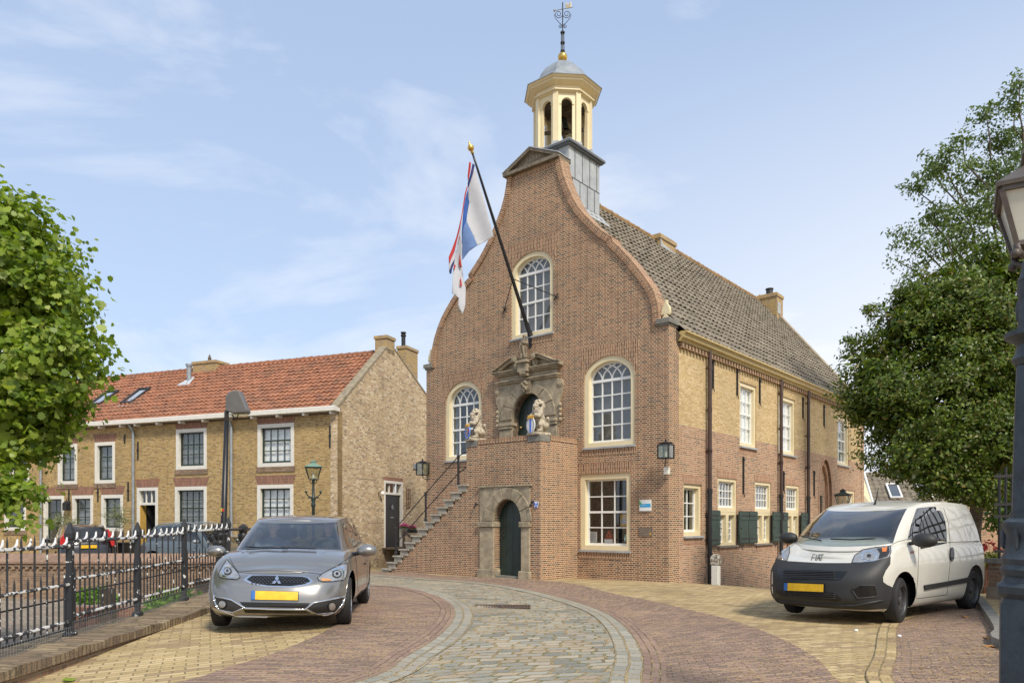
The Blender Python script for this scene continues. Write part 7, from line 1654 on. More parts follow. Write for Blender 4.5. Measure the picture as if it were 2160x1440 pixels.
def std_car(name, Fm, P_, paint, label, wheels=True, seats=True, wm='pane_car', trim='blackgloss', alloy=True, steer=0):
    e = empty(name, Fm.o, Fm.rz, label, P_.get('cat', 'car')); q = lower_body(P_); raw = MB(); raw.v = list(q.v); raw.f = list(q.f); wr = P_['wr']; wx = P_['wx']; cutarch(q, [(wx, wr + .02), (-wx, wr + .02)], P_['ar'])
    q.build('body', paint, e, smooth=True, weld=True, angle=38)
    gh = greenhouse(P_); raws = [raw]
    for k, g in gh.items():
        raws.append(g)
        if k == 'shell': g.build('roof', paint, e, smooth=True, weld=True, angle=38)
        else: nm = k if isinstance(k, str) else 'side_window'; g.build(nm, M[wm if nm == 'windscreen' else P_.get('swm', 'pane_dark')], e, smooth=True, weld=True, recalc=True)
    hy = P_['hy']
    MB().box(-wx + wr * .2, wx - wr * .2, -hy + .12, hy - .12, .18, .52).build('underbody', M['plastic'], e)
    for sx in (-1, 1): q = MB(); q.box(sx * wx - P_['ar'] - .03, sx * wx + P_['ar'] + .03, -hy + .22, hy - .22, .2, .60); q.build('wheel_well', M['black'], e)
    MB().box(P_['cowl'] - .02, P_['cowl'] + .45, -hy + .2, hy - .2, .55, P_['dash']).build('dashboard', M['plastic'], e, bevel=.04)
    if seats:
        for sg in (-1, 1):
            for X in P_['seats']:
                q = MB(); q.box(X - .05, X + .45, sg * .37 - .24, sg * .37 + .24, .35, .52); q.box(X - .18, X - .04, sg * .37 - .23, sg * .37 + .23, .5, P_['seat_z']); q.box(X - .2, X - .1, sg * .37 - .12, sg * .37 + .12, P_['seat_z'] + .03, P_['seat_z'] + .2); q.build('seat', M['plastic'], e, bevel=.04)
    for sx in (-1, 1):
        for sy in (-1, 1): wheel(e, sx * wx, sy * (P_['ty']), wr, P_['tw'], steer if sx > 0 else 0, alloy)
    return e, Trace(raws, Fm, *P_['crop']) if 'crop' in P_ else None
def mirror(e, x, y, z, m, s=1.0, low='blackgloss'):
    sg = 1 if y > 0 else -1; q = MB(); q.ball((x, y, z), (.085 * s, .125 * s, .075 * s), 16); q.v = [(vx if vx > x - .03 else x - .03, vy, vz) for vx, vy, vz in q.v]; o = q.build('wing_mirror', m, e, smooth=True, angle=50); q = MB(); q.tube([(x, y - sg * .08, z - .03), (x, y - sg * .2, z - .05)], .025, 8); q.build('mirror_arm', M[low], o)
# ---- silver grey hatchback, front towards the viewer
zs = .925
fa = Vector((-2.745, 8.98)); hd_ = Vector((.105, -.994)).normalized()
CF = Frame((fa.x - hd_.x * 1.225, fa.y - hd_.y * 1.225, .215), math.atan2(hd_.y, hd_.x))
hatch = dict(
 plan=[(1.93, 0, 1, 0, 0), (1.92, .25, 1, 0, 0), (1.87, .5, 1, .1, 0), (1.74, .665, .9, .4, 0), (1.56, .765, .5, .9, 0), (1.3, .81, .15, 1, 0), (.9, .818, 0, 1, 0), (.3, .82, 0, 1, 0), (-.3, .82, 0, 1, 0), (-.9, .83, 0, 1, 0), (-1.35, .815, 0, 1, .2), (-1.65, .76, 0, .8, .6), (-1.80, .6, 0, .3, 1), (-1.85, .3, 0, 0, 1), (-1.86, 0, 0, 0, 1)],
 levels=[(0, .12, .16, .10), (.07, .06, .07, .05), (.2, .015, .0, .0), (.38, .0, .0, 0), (.55, .0, .02, .0), (.72, .008, .06, .02), (.86, .03, .13, .04), (.95, .06, .21, .08), (1, .11, .30, .12)],
 ztop=[(-1.9, .98 * zs), (-1.2, 1.0 * zs), (0, .96 * zs), (.75, .955 * zs), (1.2, .90 * zs), (1.6, .80 * zs), (1.95, .70 * zs)], zbot=.17, crown=.05, crease=(.9, 1.75, .50, .36, -.016),
 gbase=[(1.13, 0), (1.10, .28), (1.02, .52), (.86, .67), (.45, .72), (-.1, .73), (-.65, .73), (-1.2, .72), (-1.6, .65), (-1.75, .4), (-1.78, 0)],
 gtop=[(.40, 0), (.38, .23), (.33, .42), (.22, .52), (0, .55), (-.3, .56), (-.7, .56), (-1.1, .56), (-1.40, .48), (-1.5, .28), (-1.52, 0)],
 roof=[(-1.55, 1.34 * zs), (-1.0, 1.395 * zs), (-.4, 1.41 * zs), (.1, 1.385 * zs), (.42, 1.345 * zs)], glev=[(0, 0), (.25, .22), (.5, .46), (.75, .72), (.9, .89), (.97, .96), (1, 1.0)],
 wins=[('windscreen', -.1, 2.75, .04, .93), ('door_window', 3.35, 4.95, .12, .86), ('rear_side_window', 5.15, 6.7, .14, .85), ('rear_window', 8.4, 11, .2, .85)],
 wx=1.225, wr=.288, ar=.345, ty=.80, tw=.17, hy=.83, cowl=.62, dash=.86 * zs, seats=(-.1, -.95), seat_z=1.02 * zs, crop=(430, 1050, 4.8), rcrown=.035)
pg = carpaint('grey silver car paint', (.27, .263, .25), .7)
e, T_ = std_car('parked_car', CF, hatch, pg, 'silver grey hatchback with yellow plate and two people inside, facing the viewer', steer=R(4))
T = T_
T.patch('grille_surround', [(395, 830), (460, 780), (600, 776), (1000, 790), (1060, 800), (1110, 845), (1050, 882), (880, 905), (620, 895), (470, 867)], 'chrome', e, .004)
o = T.patch('grille', [(440, 826), (490, 792), (600, 790), (1000, 803), (1048, 815), (1075, 842), (1000, 872), (880, 889), (640, 882), (500, 856)], 'blackgloss', e, .012)
for r_ in range(5):
    for c_2 in range(15):
        x, y = 490 + c_2 * 37 + (r_ % 2) * 18, 803 + r_ * 16 + c_2 * .8
        if 480 < x < 1045 and abs(x - 742) > 45 and y < 872: T.patch('grille_stud', [(x - 8, y), (x, y - 4), (x + 8, y), (x, y + 4)], 'steel', o, .02, 20)
for dm_ in ([(743, 800), (764, 832), (743, 860), (722, 832)], [(741, 861), (719, 849), (692, 876), (726, 878)], [(745, 861), (766, 849), (784, 878), (756, 879)]): T.patch('three_diamond_emblem', dm_, 'chrome', o, .03, 20)
def lamp(poly, ring_c, r1, name='headlight'):
    o = T.patch(name, poly, 'lampsilver', e, .003, 12); T.patch('lamp_ring', ell(*ring_c, r1, r1 * .85), 'plastic', o, .008, 10); T.patch('lamp_lens', ell(*ring_c, r1 * .7, r1 * .6), 'lampsilver', o, .012, 9); T.patch('lamp_bulb', ell(*ring_c, r1 * .3, r1 * .28), 'blackgloss', o, .016, 8); T.line('lamp_rim', poly, .004, 'blackgloss', o, .006, close=True); return o
hl = lamp([(150, 765), (185, 695), (235, 622), (252, 642), (300, 700), (350, 762), (368, 802), (335, 825), (230, 818), (165, 802)], (238, 742), 46)
hr_ = lamp([(1150, 808), (1200, 765), (1290, 718), (1400, 668), (1452, 662), (1456, 700), (1440, 795), (1418, 828), (1300, 845), (1200, 848), (1165, 835)], (1345, 770), 48)
T.patch('indicator', [(1180, 815), (1270, 818), (1290, 835), (1200, 840)], mat('amber lens', (.6, .28, .1), .3), hr_, .009, 12); T.patch('daytime_strip', [(1290, 730), (1400, 688), (1425, 700), (1410, 790), (1398, 788), (1402, 712), (1300, 745)], 'chrome', hr_, .01, 12); T.patch('daytime_strip', [(185, 715), (240, 650), (250, 662), (200, 730), (215, 790), (300, 808), (300, 818), (190, 800)], 'chrome', hl, .01, 12)
pl_ = T.patch('number_plate', [(486, 940), (963, 950), (958, 1040), (482, 1032)], 'blackgloss', e, .022, 24, .03); T.patch('plate_face', [(528, 944), (956, 954), (952, 1034), (524, 1027)], 'plate', pl_, .027, 24); T.patch('plate_band', [(489, 943), (527, 944), (523, 1027), (486, 1028)], 'plateblue', pl_, .027, 24)
T.patch('lower_intake', [(362, 1050), (1076, 1062), (1046, 1095), (1020, 1112), (420, 1100), (390, 1082)], 'blackgloss', e, .003); T.patch('lower_intake', [(400, 1122), (1020, 1135), (1078, 1168), (420, 1160)], 'blackgloss', e, .003)
for y in (1068, 1082): T.line('intake_slat', [(400, y), (1060, y + 9)], .004, 'plastic', e, .006)
for poly, fc in (([(112, 985), (280, 1040), (385, 1108), (300, 1150), (175, 1122), (130, 1060)], (197, 1073)), ([(1420, 1000), (1378, 1105), (1330, 1145), (1165, 1165), (1045, 1122), (1110, 1065), (1270, 1036)], (1290, 1092))):
    o = T.patch('fog_lamp_housing', poly, 'plastic', e, .004); T.patch('fog_lamp_rim', ell(*fc, 42, 42), 'blackgloss', o, .012, 10); T.patch('fog_lamp', ell(*fc, 32, 33), 'lampsilver', o, .02, 10)
T.line('chrome_line', [(103, 962), (130, 995), (280, 1030), (340, 1065), (420, 1112), (700, 1122), (1025, 1124), (1110, 1060), (1270, 1028), (1432, 993)], .011, 'chrome', e, .006); T.line('chrome_line', [(103, 965), (110, 1040), (150, 1125), (250, 1160), (335, 1192), (700, 1200), (1020, 1205), (1090, 1215), (1200, 1195), (1330, 1150), (1400, 1075), (1432, 993)], .010, 'chrome', e, .004)
T.line('chrome_line', [(150, 1125), (290, 1152), (400, 1112)], .007, 'chrome', e, .004); T.line('chrome_line', [(1040, 1122), (1150, 1170), (1330, 1150)], .007, 'chrome', e, .004)
T.line('bonnet_gap', [(258, 600), (300, 680), (350, 747), (500, 735), (740, 733), (960, 742), (1190, 770), (1340, 690), (1470, 602)], .0035, 'blackgloss', e, .0)
T.line('door_gap', [(1535, 560), (1545, 700), (1560, 900), (1570, 1010)], .003, 'blackgloss', e, 0); T.line('door_gap', [(1640, 480), (1655, 700), (1650, 900)], .003, 'blackgloss', e, 0)
T.patch('door_handle', [(1630, 655), (1650, 650), (1652, 668), (1632, 674)], pg, e, .025, 12)
T.patch('badge_camera', [(935, 295), (975, 266), (992, 300), (945, 306)], 'blackgloss', e, -.01, 14)
for a in ([(430, 505), (600, 516), (850, 528)], [(790, 518), (950, 522), (1140, 530)]): T.line('wiper', a, .009, 'blackgloss', e, .022)
mirror(e, .80, -.90, .935 * zs + .01, pg, .95); mirror(e, .80, .95, .935 * zs + .01, pg, 1.05)
# steering wheel and two people
q = MB(); Ms = Matrix.Translation((.42, .37, .93 * zs)) @ Matrix.Rotation(R(65), 4, 'Y'); q.tube([Ms @ Vector((.18 * math.cos(t), .18 * math.sin(t), 0)) for t in [2 * math.pi * k / 24 for k in range(25)]], .013, 8); q.build('steering_wheel', M['plastic'], e); MB().cyl((.42, .37, .93 * zs), (.6, .37, .8 * zs), .03).build('steering_column', M['plastic'], e)
def person(pos, label, jacket, hat, yaw=0, hands=True):
    p = empty('person', CF.M @ Vector(pos), CF.rz + yaw, label, 'person')
    pr = [((0, 0, .12), (.15, .17, .14)), ((0, 0, .3), (.13, .17, .16)), ((0.01, 0, .46), (.12, .185, .12)), ((0, 0, .55), (.07, .12, .06)), ((.01, 0, .62), (.05, .05, .07)), ((.03, 0, .74), (.085, .072, .11)), ((.06, 0, .69), (.06, .055, .06)), ((.122, 0, .725), (.018, .014, .022)), ((.105, 0, .675), (.02, .03, .01)), ((.09, 0, .76), (.03, .06, .012)), ((.02, .075, .73), (.015, .012, .03)), ((.02, -.075, .73), (.015, .012, .03))]
    for s in (-1, 1):
        el = (.16, s * .24, .25); hn = (.38, s * .15, .36) if hands else (.33, s * .1, .14)
        pr += limb((0, s * .18, .5), el, .06, .045) + limb(el, hn, .045, .03) + [((hn[0] + .04, hn[1], hn[2]), (.045, .035, .02))] + [((hn[0] + .085, hn[1] + (k - 1.5) * .018, hn[2] - .008), (.03, .008, .009)) for k in range(4)] + [((hn[0] + .04, hn[1] - s * .04, hn[2] + .01), (.022, .01, .01))] + limb((0, s * .1, .08), (.42, s * .12, .14), .09, .07) + limb((.42, s * .12, .14), (.5, s * .12, -.2), .065, .05)
    fuse('body', pr, M['skin'], p, .011, sm=2)
    jr = [((c[0][0], c[0][1], c[0][2]), (tuple(v + .012 for v in c[1]) if isinstance(c[1], tuple) else c[1] + .013)) for c in pr[:4]]
    for s in (-1, 1): el = (.16, s * .24, .25); hn = (.38, s * .15, .36) if hands else (.33, s * .1, .14); jr += limb((0, s * .18, .5), el, .072, .058) + limb(el, tuple(Vector(el).lerp(Vector(hn), .88)), .058, .042)
    fuse('jacket', jr, jacket, p, .012, sm=2)
    if hat: q = MB(); q.ball((.02, 0, .80), (.10, .085, .075), 16); q.prism([(.1, -.07), (.19, -.04), (.2, 0), (.19, .04), (.1, .07)], lambda u, d, z: Vector((u, z, d)), .785, .797); q.build('cap', hat, p, smooth=True, angle=50); q = MB(); q.lathe([(.098, .79), (.1, .82)], 20, (.02, 0, 0)); q.build('cap_band', mat('red cap band', (.45, .04, .05), .7), p)
    else: fuse('hair', [((0, 0, .80), (.095, .082, .07)), ((-.04, 0, .75), (.065, .08, .09))], mat('dark hair', (.04, .03, .02), .7), p, .012)
    for s in (-1, 1): MB().ball((.1, s * .03, .74), .009, 8).build('eye', M['blackgloss'], p)
person((.02, -.37, .50 * zs - .03), 'passenger in a grey jacket and white cap with red band', mat('grey blue jacket', (.16, .19, .24), .8), mat('pale cap', (.62, .62, .6), .8), R(5), False)
person((.02, .37, .50 * zs - .02), 'driver in dark clothes with both hands on the steering wheel', mat('dark jacket', (.04, .045, .05), .8), None, 0, True)
# ---- white van
h_ = Vector((-.775, -.632)).normalized(); A_ = Vector((5.2, 10.12)); ax = A_ + Vector((-.632 * -1, 0)) * 0; lat = Vector((-h_.y * -1, h_.x * 1)); side = Vector((.632, -.775)); axc = A_ - side * .74
VF = Frame((axc.x - h_.x * 1.2565, axc.y - h_.y * 1.2565, .085), math.atan2(h_.y, h_.x))
van = dict(cat='van',
 plan=[(2.10, 0, 1, 0, 0), (2.09, .28, 1, 0, 0), (2.03, .54, 1, .1, 0), (1.90, .73, .9, .4, 0), (1.66, .83, .5, .9, 0), (1.3, .856, .1, 1, 0), (.8, .858, 0, 1, 0), (.2, .858, 0, 1, 0), (-.5, .858, 0, 1, 0), (-1.1, .856, 0, 1, 0), (-1.55, .84, 0, 1, .2), (-1.78, .78, 0, .8, .8), (-1.84, .5, 0, .1, 1), (-1.85, 0, 0, 0, 1)],
 levels=[(0, .10, .18, .06), (.06, .05, .09, .03), (.2, .01, .01, .0), (.4, .0, .0, 0), (.6, .0, .01, .0), (.75, .01, .07, .0), (.87, .03, .16, .01), (.95, .06, .25, .02), (1, .10, .36, .04)],
 ztop=[(-1.9, 1.10), (-.5, 1.10), (.5, 1.10), (1.0, 1.09), (1.35, 1.04), (1.7, .97), (2.1, .86)], zbot=.19, crown=.05, crease=(1.2, 1.85, .62, .40, -.012),
 gbase=[(1.62, 0), (1.58, .3), (1.46, .58), (1.20, .76), (.75, .79), (.1, .80), (-.6, .80), (-1.2, .80), (-1.68, .76), (-1.80, .4), (-1.81, 0)],
 gtop=[(.66, 0), (.64, .3), (.58, .5), (.42, .62), (.1, .66), (-.25, .67), (-.7, .67), (-1.15, .67), (-1.52, .62), (-1.66, .35), (-1.68, 0)],
 roof=[(-1.75, 1.58), (-1.4, 1.635), (-.6, 1.665), (.1, 1.65), (.45, 1.60), (.68, 1.55)], glev=[(0, 0), (.2, .12), (.45, .32), (.7, .58), (.88, .80), (.96, .92), (1, 1.0)],
 wins=[('windscreen', -.1, 2.7, .10, .95), ('door_window', 3.4, 4.95, .12, .88)], swm='pane_dark',
 wx=1.2565, wr=.31, ar=.375, ty=.825, tw=.185, hy=.85, cowl=1.0, dash=1.02, seats=(.15,), seat_z=1.2, crop=(1560, 960, 3.0), rcrown=.03)
pw = mat('white van paint', (.60, .58, .515), .3, 0, coat=.8, var=.05, vs=3)
e, T = std_car('parked_van', VF, van, pw, 'white small delivery van with unpainted dark bumper parked under the hedge tree', alloy=False, steer=R(10))
V1 = lambda *p: T
MB().box(-.35, -.3, -.6, .6, .4, 1.5).build('bulkhead', M['plastic'], e)
T.patch('front_bumper', [(216, 652), (300, 672), (500, 684), (700, 686), (850, 674), (952, 642), (948, 690), (920, 730), (903, 770), (905, 800), (930, 818), (962, 832), (955, 900), (935, 965), (800, 972), (600, 962), (215, 928), (180, 908), (160, 850), (165, 770), (190, 690)], 'plastic', e, .014, 16, .03)
o = T.patch('grille_recess', [(240, 724), (450, 728), (685, 738), (640, 792), (450, 786), (268, 780)], 'blackgloss', e, .017)
for k in range(5): T.line('grille_bar', [(285, 736 + k * 10), (610, 742 + k * 10)], .006, 'plastic', o, .022)
T.patch('lower_grille', [(235, 850), (590, 866), (645, 905), (640, 922), (240, 888)], 'blackgloss', e, .017)
for k in range(3): T.line('grille_bar', [(250, 860 + k * 10), (610, 878 + k * 12)], .005, 'plastic', e, .022)
T.line('bumper_lip', [(180, 900), (240, 915), (500, 935), (720, 945), (900, 915)], .016, 'plastic', e, .014)
T.patch('fog_pocket', [(712, 850), (760, 822), (852, 822), (864, 892), (745, 902)], 'blackgloss', e, .018); T.line('pocket_rim', [(712, 850), (760, 822), (852, 822), (864, 892), (745, 902)], .010, 'plastic', e, .018, close=True); T.patch('fog_pocket', [(165, 790), (185, 800), (182, 870), (163, 860)], 'blackgloss', e, .018)
pl_ = T.patch('number_plate', [(294, 802), (543, 811), (541, 866), (292, 857)], 'blackgloss', e, .04, 16, .03); T.patch('plate_face', [(318, 806), (540, 815), (538, 862), (316, 853)], 'plate', pl_, .045, 16); T.patch('plate_band', [(296, 805), (317, 806), (315, 853), (294, 853)], 'plateblue', pl_, .045, 16)
for poly, c1_, c2_ in (([(218, 655), (232, 612), (268, 576), (318, 580), (316, 620), (300, 668), (240, 664)], (262, 625), None), ([(710, 680), (728, 635), (775, 598), (860, 582), (955, 572), (958, 610), (945, 645), (850, 672), (770, 680)], (820, 640), (905, 610))):
    o = T.patch('headlight', poly, 'lampsilver', e, .004, 10); T.patch('lamp_ring', ell(*c1_, 52 if c2_ else 24, 38), 'chrome', o, .009, 9); T.patch('lamp_lens', ell(*c1_, 40 if c2_ else 16, 28), 'lampsilver', o, .014, 9); T.patch('lamp_bulb', ell(*c1_, 14 if c2_ else 6, 11), 'plastic', o, .018, 8); T.line('lamp_rim', poly, .005, 'blackgloss', o, .006, close=True)
    if c2_: T.patch('lamp_mask', [(870, 592), (945, 580), (950, 612), (935, 640), (880, 655), (890, 620)], 'plastic', o, .01, 10); T.patch('indicator', [(900, 590), (935, 585), (930, 612), (905, 614)], mat('orange lens', (.7, .2, .04), .25), o, .016, 9)
for st_ in ([(455, 665), (466, 628), (481, 628)], [(461, 646), (475, 646)], [(481, 665), (491, 628)], [(490, 666), (504, 628), (508, 628), (508, 666)], [(496, 653), (508, 653)], [(513, 629), (534, 629)], [(524, 629), (515, 666)]): T.line('brand_lettering', st_, .005, 'steel', e, .006, 5)
T.patch('side_moulding', [(1162, 820), (1300, 797), (1455, 768), (1452, 800), (1300, 826), (1166, 851)], 'plastic', e, .02, 14); T.patch('door_handle', ell(1337, 625, 12, 44), 'blackgloss', e, .025, 10)
T.patch('door_window', [(1132, 480), (1142, 440), (1165, 405), (1205, 368), (1240, 350), (1268, 348), (1285, 370), (1300, 420), (1309, 490), (1308, 556), (1145, 592), (1136, 540)], mat('tinted side glass', (.012, .014, .014), .03, var=0, spec=.9), e, .006, 14); T.patch('side_repeater', [(1083, 606), (1101, 604), (1102, 619), (1084, 620)], mat('repeater lens', (.35, .1, .05), .3), e, .01, 8)
T.line('door_gap', [(1150, 400), (1132, 470), (1133, 600), (1128, 760), (1116, 900)], .004, 'plastic', e, 0); T.line('door_gap', [(1290, 330), (1322, 430), (1332, 560), (1330, 700), (1312, 880)], .004, 'plastic', e, 0); T.line('sill_gap', [(1120, 905), (1312, 880)], .004, 'plastic', e, 0)
T.line('bonnet_gap', [(320, 582), (360, 545)], .004, 'plastic', e, 0); T.line('bonnet_gap', [(300, 672), (500, 682), (715, 681)], .004, 'blackgloss', e, 0); T.line('bonnet_gap', [(955, 570), (1000, 545), (1060, 530)], .004, 'plastic', e, 0)
T.patch('tail_lamp', [(1556, 520), (1570, 560), (1577, 630), (1566, 640), (1558, 580)], 'redlamp', e, .006, 9)
for a in ([(390, 512), (450, 530), (520, 545)], [(580, 535), (720, 540), (860, 532)]): T.line('wiper', a, .010, 'blackgloss', e, .02)
mirror(e, .98, 1.0, 1.12, M['plastic'], 1.35, 'plastic'); mirror(e, .98, -1.0, 1.12, M['plastic'], 1.2, 'plastic')
a = VF.I @ EYEV; pt_ = T.hit(855, 312)[0]; MB().tube([pt_, pt_ + Vector((-.06, 0, .1)), pt_ + Vector((-.12, 0, .26))], [.018, .008, .005], 6).build('antenna', M['black'], e)
# ---- cars parked before the houses
def simple(base, **k): d = dict(base); d.update(k); return d
suv = dict(
 plan=[(2.2, 0, 1, 0, 0), (2.18, .4, 1, .1, 0), (2.05, .74, .8, .5, 0), (1.7, .88, .3, 1, 0), (1.0, .91, 0, 1, 0), (0, .91, 0, 1, 0), (-1.2, .91, 0, 1, 0), (-1.9, .87, 0, .9, .5), (-2.15, .7, 0, .4, 1), (-2.2, 0, 0, 0, 1)],
 levels=[(0, .1, .12, .1), (.1, .03, .03, .03), (.4, 0, 0, 0), (.7, .01, .04, .03), (.9, .04, .14, .08), (1, .1, .3, .14)], ztop=[(-2.2, 1.05), (-1, 1.07), (.4, 1.04), (1.1, 1.0), (2.2, .85)], zbot=.25, crown=.04,
 gbase=[(1.2, 0), (1.12, .5), (.95, .75), (.4, .8), (-.4, .81), (-1.2, .80), (-1.85, .74), (-2.05, .45), (-2.08, 0)], gtop=[(.45, 0), (.4, .4), (.28, .58), (0, .62), (-.5, .63), (-1.1, .62), (-1.6, .58), (-1.75, .35), (-1.78, 0)],
 roof=[(-1.8, 1.60), (-1, 1.70), (-.2, 1.72), (.45, 1.62)], glev=[(0, 0), (.4, .36), (.8, .76), (.95, .94), (1, 1)], wins=[('windscreen', -.1, 1.8, .05, .92), ('door_window', 2.3, 3.75, .12, .88), ('rear_door_window', 3.9, 5.2, .12, .87), ('quarter_window', 5.35, 5.95, .15, .8), ('rear_window', 6.7, 9, .12, .88)],
 wx=1.38, wr=.35, ar=.41, ty=.88, tw=.22, hy=.91, cowl=.6, dash=.95, seats=(-.1, -.95), seat_z=1.2)
F1 = Frame((HX(168, 28.3), 28.3, -.36), math.atan2(.80, -.60)); e, _ = std_car('parked_car', F1, suv, carpaint('black car paint', (.012, .012, .014), .3), 'black estate car with red tail lamp and yellow rear plate before the row house', seats=True, wm='pane_dark')
q = MB(); q.prism([(.75, .95), (.90, .95), (.84, 1.22), (.64, 1.55), (.58, 1.5)], lambda u, d, z: Vector((d, u, z)), -2.2, -1.72); q.build('tail_lamp', M['redlamp'], e); q = MB(); q.prism([(-.75, .95), (-.90, .95), (-.84, 1.22), (-.64, 1.55), (-.58, 1.5)], lambda u, d, z: Vector((d, u, z)), -2.2, -1.72); q.build('tail_lamp', M['redlamp'], e)
q = MB(); q.box(-2.24, -2.19, -.27, .27, .88, .99); q.build('number_plate', M['plate'], e); mirror(e, .7, 1.02, 1.1, M['blackgloss'])
gp3 = carpaint('grey green car paint', (.13, .15, .15), .6); F2 = Frame((HX(425, 26.8), 26.8, -.34), math.atan2(-.37, .93)); e, _ = std_car('parked_car', F2, suv, gp3, 'grey green sport utility car parked side on behind the parapet wall', wm='pane_car')
q = MB(); q.tube([(-1.6, -.55, 1.60), (-1.4, -.56, 1.72), (-.2, -.57, 1.78), (.2, -.55, 1.72), (.3, -.54, 1.64)], .02, 8); q.build('roof_rail', M['zinc'], e); q = MB(); q.tube([(-1.6, .55, 1.60), (-1.4, .56, 1.72), (-.2, .57, 1.78), (.2, .55, 1.72), (.3, .54, 1.64)], .02, 8); q.build('roof_rail', M['zinc'], e)
mirror(e, .75, -1.03, 1.12, M['zinc']); mirror(e, .75, 1.03, 1.12, gp3)
for x in (.0, -.95): q = MB(); q.box(x - .22, x, -.935, -.905, .93, .96); q.build('door_handle', M['zinc'], e)
F3 = Frame((HX(490, 28.7), 28.7, -.34), math.atan2(-.37, .93)); e, _ = std_car('parked_car', F3, hatch | dict(zbot=.17), carpaint('light silver paint', (.42, .43, .44), .6), 'pale silver car mostly hidden behind the iron posts by the corner house', wm='pane_car'); q = MB(); q.box(.6, .85, -.4, -.1, .86, .9); q.build('yellow_vest', mat('yellow vest', (.7, .8, .02), .6), e)
for (px_, Z, h, w_, lb) in ((243, 27.3, 1.1, .55, 'grey wheeled bin left of the downpipe'), (261, 27.2, 1.1, .55, 'black wheeled bin against the downpipe')):
    x = HX(px_, Z + 1.6); e = empty('wheeled_bin', (x, Z + 1.6, -.4), R(-21.6), lb, 'bin', 'wheeled bins by the house wall'); q = MB(); q.prism([(-w_ / 2 + .04, 0), (w_ / 2 - .04, 0), (w_ / 2, h - .1), (-w_ / 2, h - .1)], WI, -.3, .3); q.build('bin_body', M['plastic'] if 'black' in lb else mat('grey bin', (.07, .075, .08), .5), e); q = MB(); q.box(-w_ / 2 - .02, w_ / 2 + .02, -.33, .36, h - .098, h - .04); q.build('lid', M['plastic'], e, bevel=.01)
# ================================================================= trees
MAPLE = [(0, -.42), (.12, -.26), (.32, -.34), (.34, -.14), (.5, .02), (.36, .14), (.33, .36), (.16, .32), (0, .52), (-.16, .32), (-.33, .36), (-.36, .14), (-.5, .02), (-.34, -.14), (-.32, -.34), (-.12, -.26)]
def leaves(name, m, parent, clumps, n, size, seed, shape=None, up=.35, droop=.0, cscale=1.0, shell=.55, cull=None, cs=None, gap=0):
    """leaf blades in clumps spread through the crown volume; clumps: list of (centre, radii)"""
    r = np.random.RandomState(seed); vol = np.array([c[1][0] * c[1][1] * c[1][2] for c in clumps]) ** .72; vol /= vol.sum()
    cs = cs or size * 3.2; nc = max(1, n // 16); C_ = np.array([c[0] for c in clumps], float); Rd = np.array([c[1] for c in clumps], float)
    base = np.array(shape if shape else [(0, -.5), (.2, 0), (0, .5), (-.2, 0)], float); nb = len(base)
    ci = r.choice(len(clumps), size=nc, p=vol); d = r.normal(size=(nc, 3)); d /= np.linalg.norm(d, axis=1)[:, None]
    t = np.where(r.rand(nc) < .8, 1 - (1 - shell) * r.rand(nc) ** 1.3, r.rand(nc) ** .5); t *= np.where(r.rand(nc) < .10, 1.04 + r.rand(nc) * .09, 1)
    cp = C_[ci] + d * Rd[ci] * t[:, None]
    if gap:
        g_ = np.sin(cp[:, 0] * gap + 1.3 * np.sin(cp[:, 2] * gap * .7)) + np.sin(cp[:, 1] * gap * 1.1 + 2) + np.sin(cp[:, 2] * gap * 1.6 + 1.5 * np.sin(cp[:, 0] * gap * .6)); kp_ = g_ > -.75; cp, d = cp[kp_], d[kp_]; nc = len(cp)
    out = d * .8 + np.array([0, 0, up]); k = r.randint(10, 23, nc); ix = np.repeat(np.arange(nc), k); m_ = len(ix)
    p = cp[ix] + r.normal(size=(m_, 3)) * cs * .42 * np.array([1, 1, .55]); nn = out[ix] + r.normal(size=(m_, 3)) * .55; nn /= np.linalg.norm(nn, axis=1)[:, None]
    a = r.normal(size=(m_, 3)); a[:, 2] -= droop; a -= nn * (a * nn).sum(1)[:, None]; a /= np.linalg.norm(a, axis=1)[:, None]; b = np.cross(nn, a); s_ = size * (.6 + .7 * r.rand(m_))
    u, v = base[:, 0], base[:, 1]; S3 = s_[:, None, None]
    V = p[:, None, :] + b[:, None, :] * u[None, :, None] * S3 + a[:, None, :] * v[None, :, None] * S3 + nn[:, None, :] * ((np.abs(u) * .3 - .3 * v * v)[None, :, None] * S3)
    V = V.reshape(-1, 3); Fc = np.arange(m_ * nb).reshape(m_, nb)
    me = bpy.data.meshes.new(name); me.vertices.add(len(V)); me.vertices.foreach_set('co', V.ravel()); me.loops.add(m_ * nb); me.loops.foreach_set('vertex_index', Fc.ravel()); me.polygons.add(m_); me.polygons.foreach_set('loop_start', np.arange(m_) * nb); me.update(calc_edges=True)
    me.materials.append(m); o = bpy.data.objects.new(name, me); COL.objects.link(o); o.parent = parent; return o
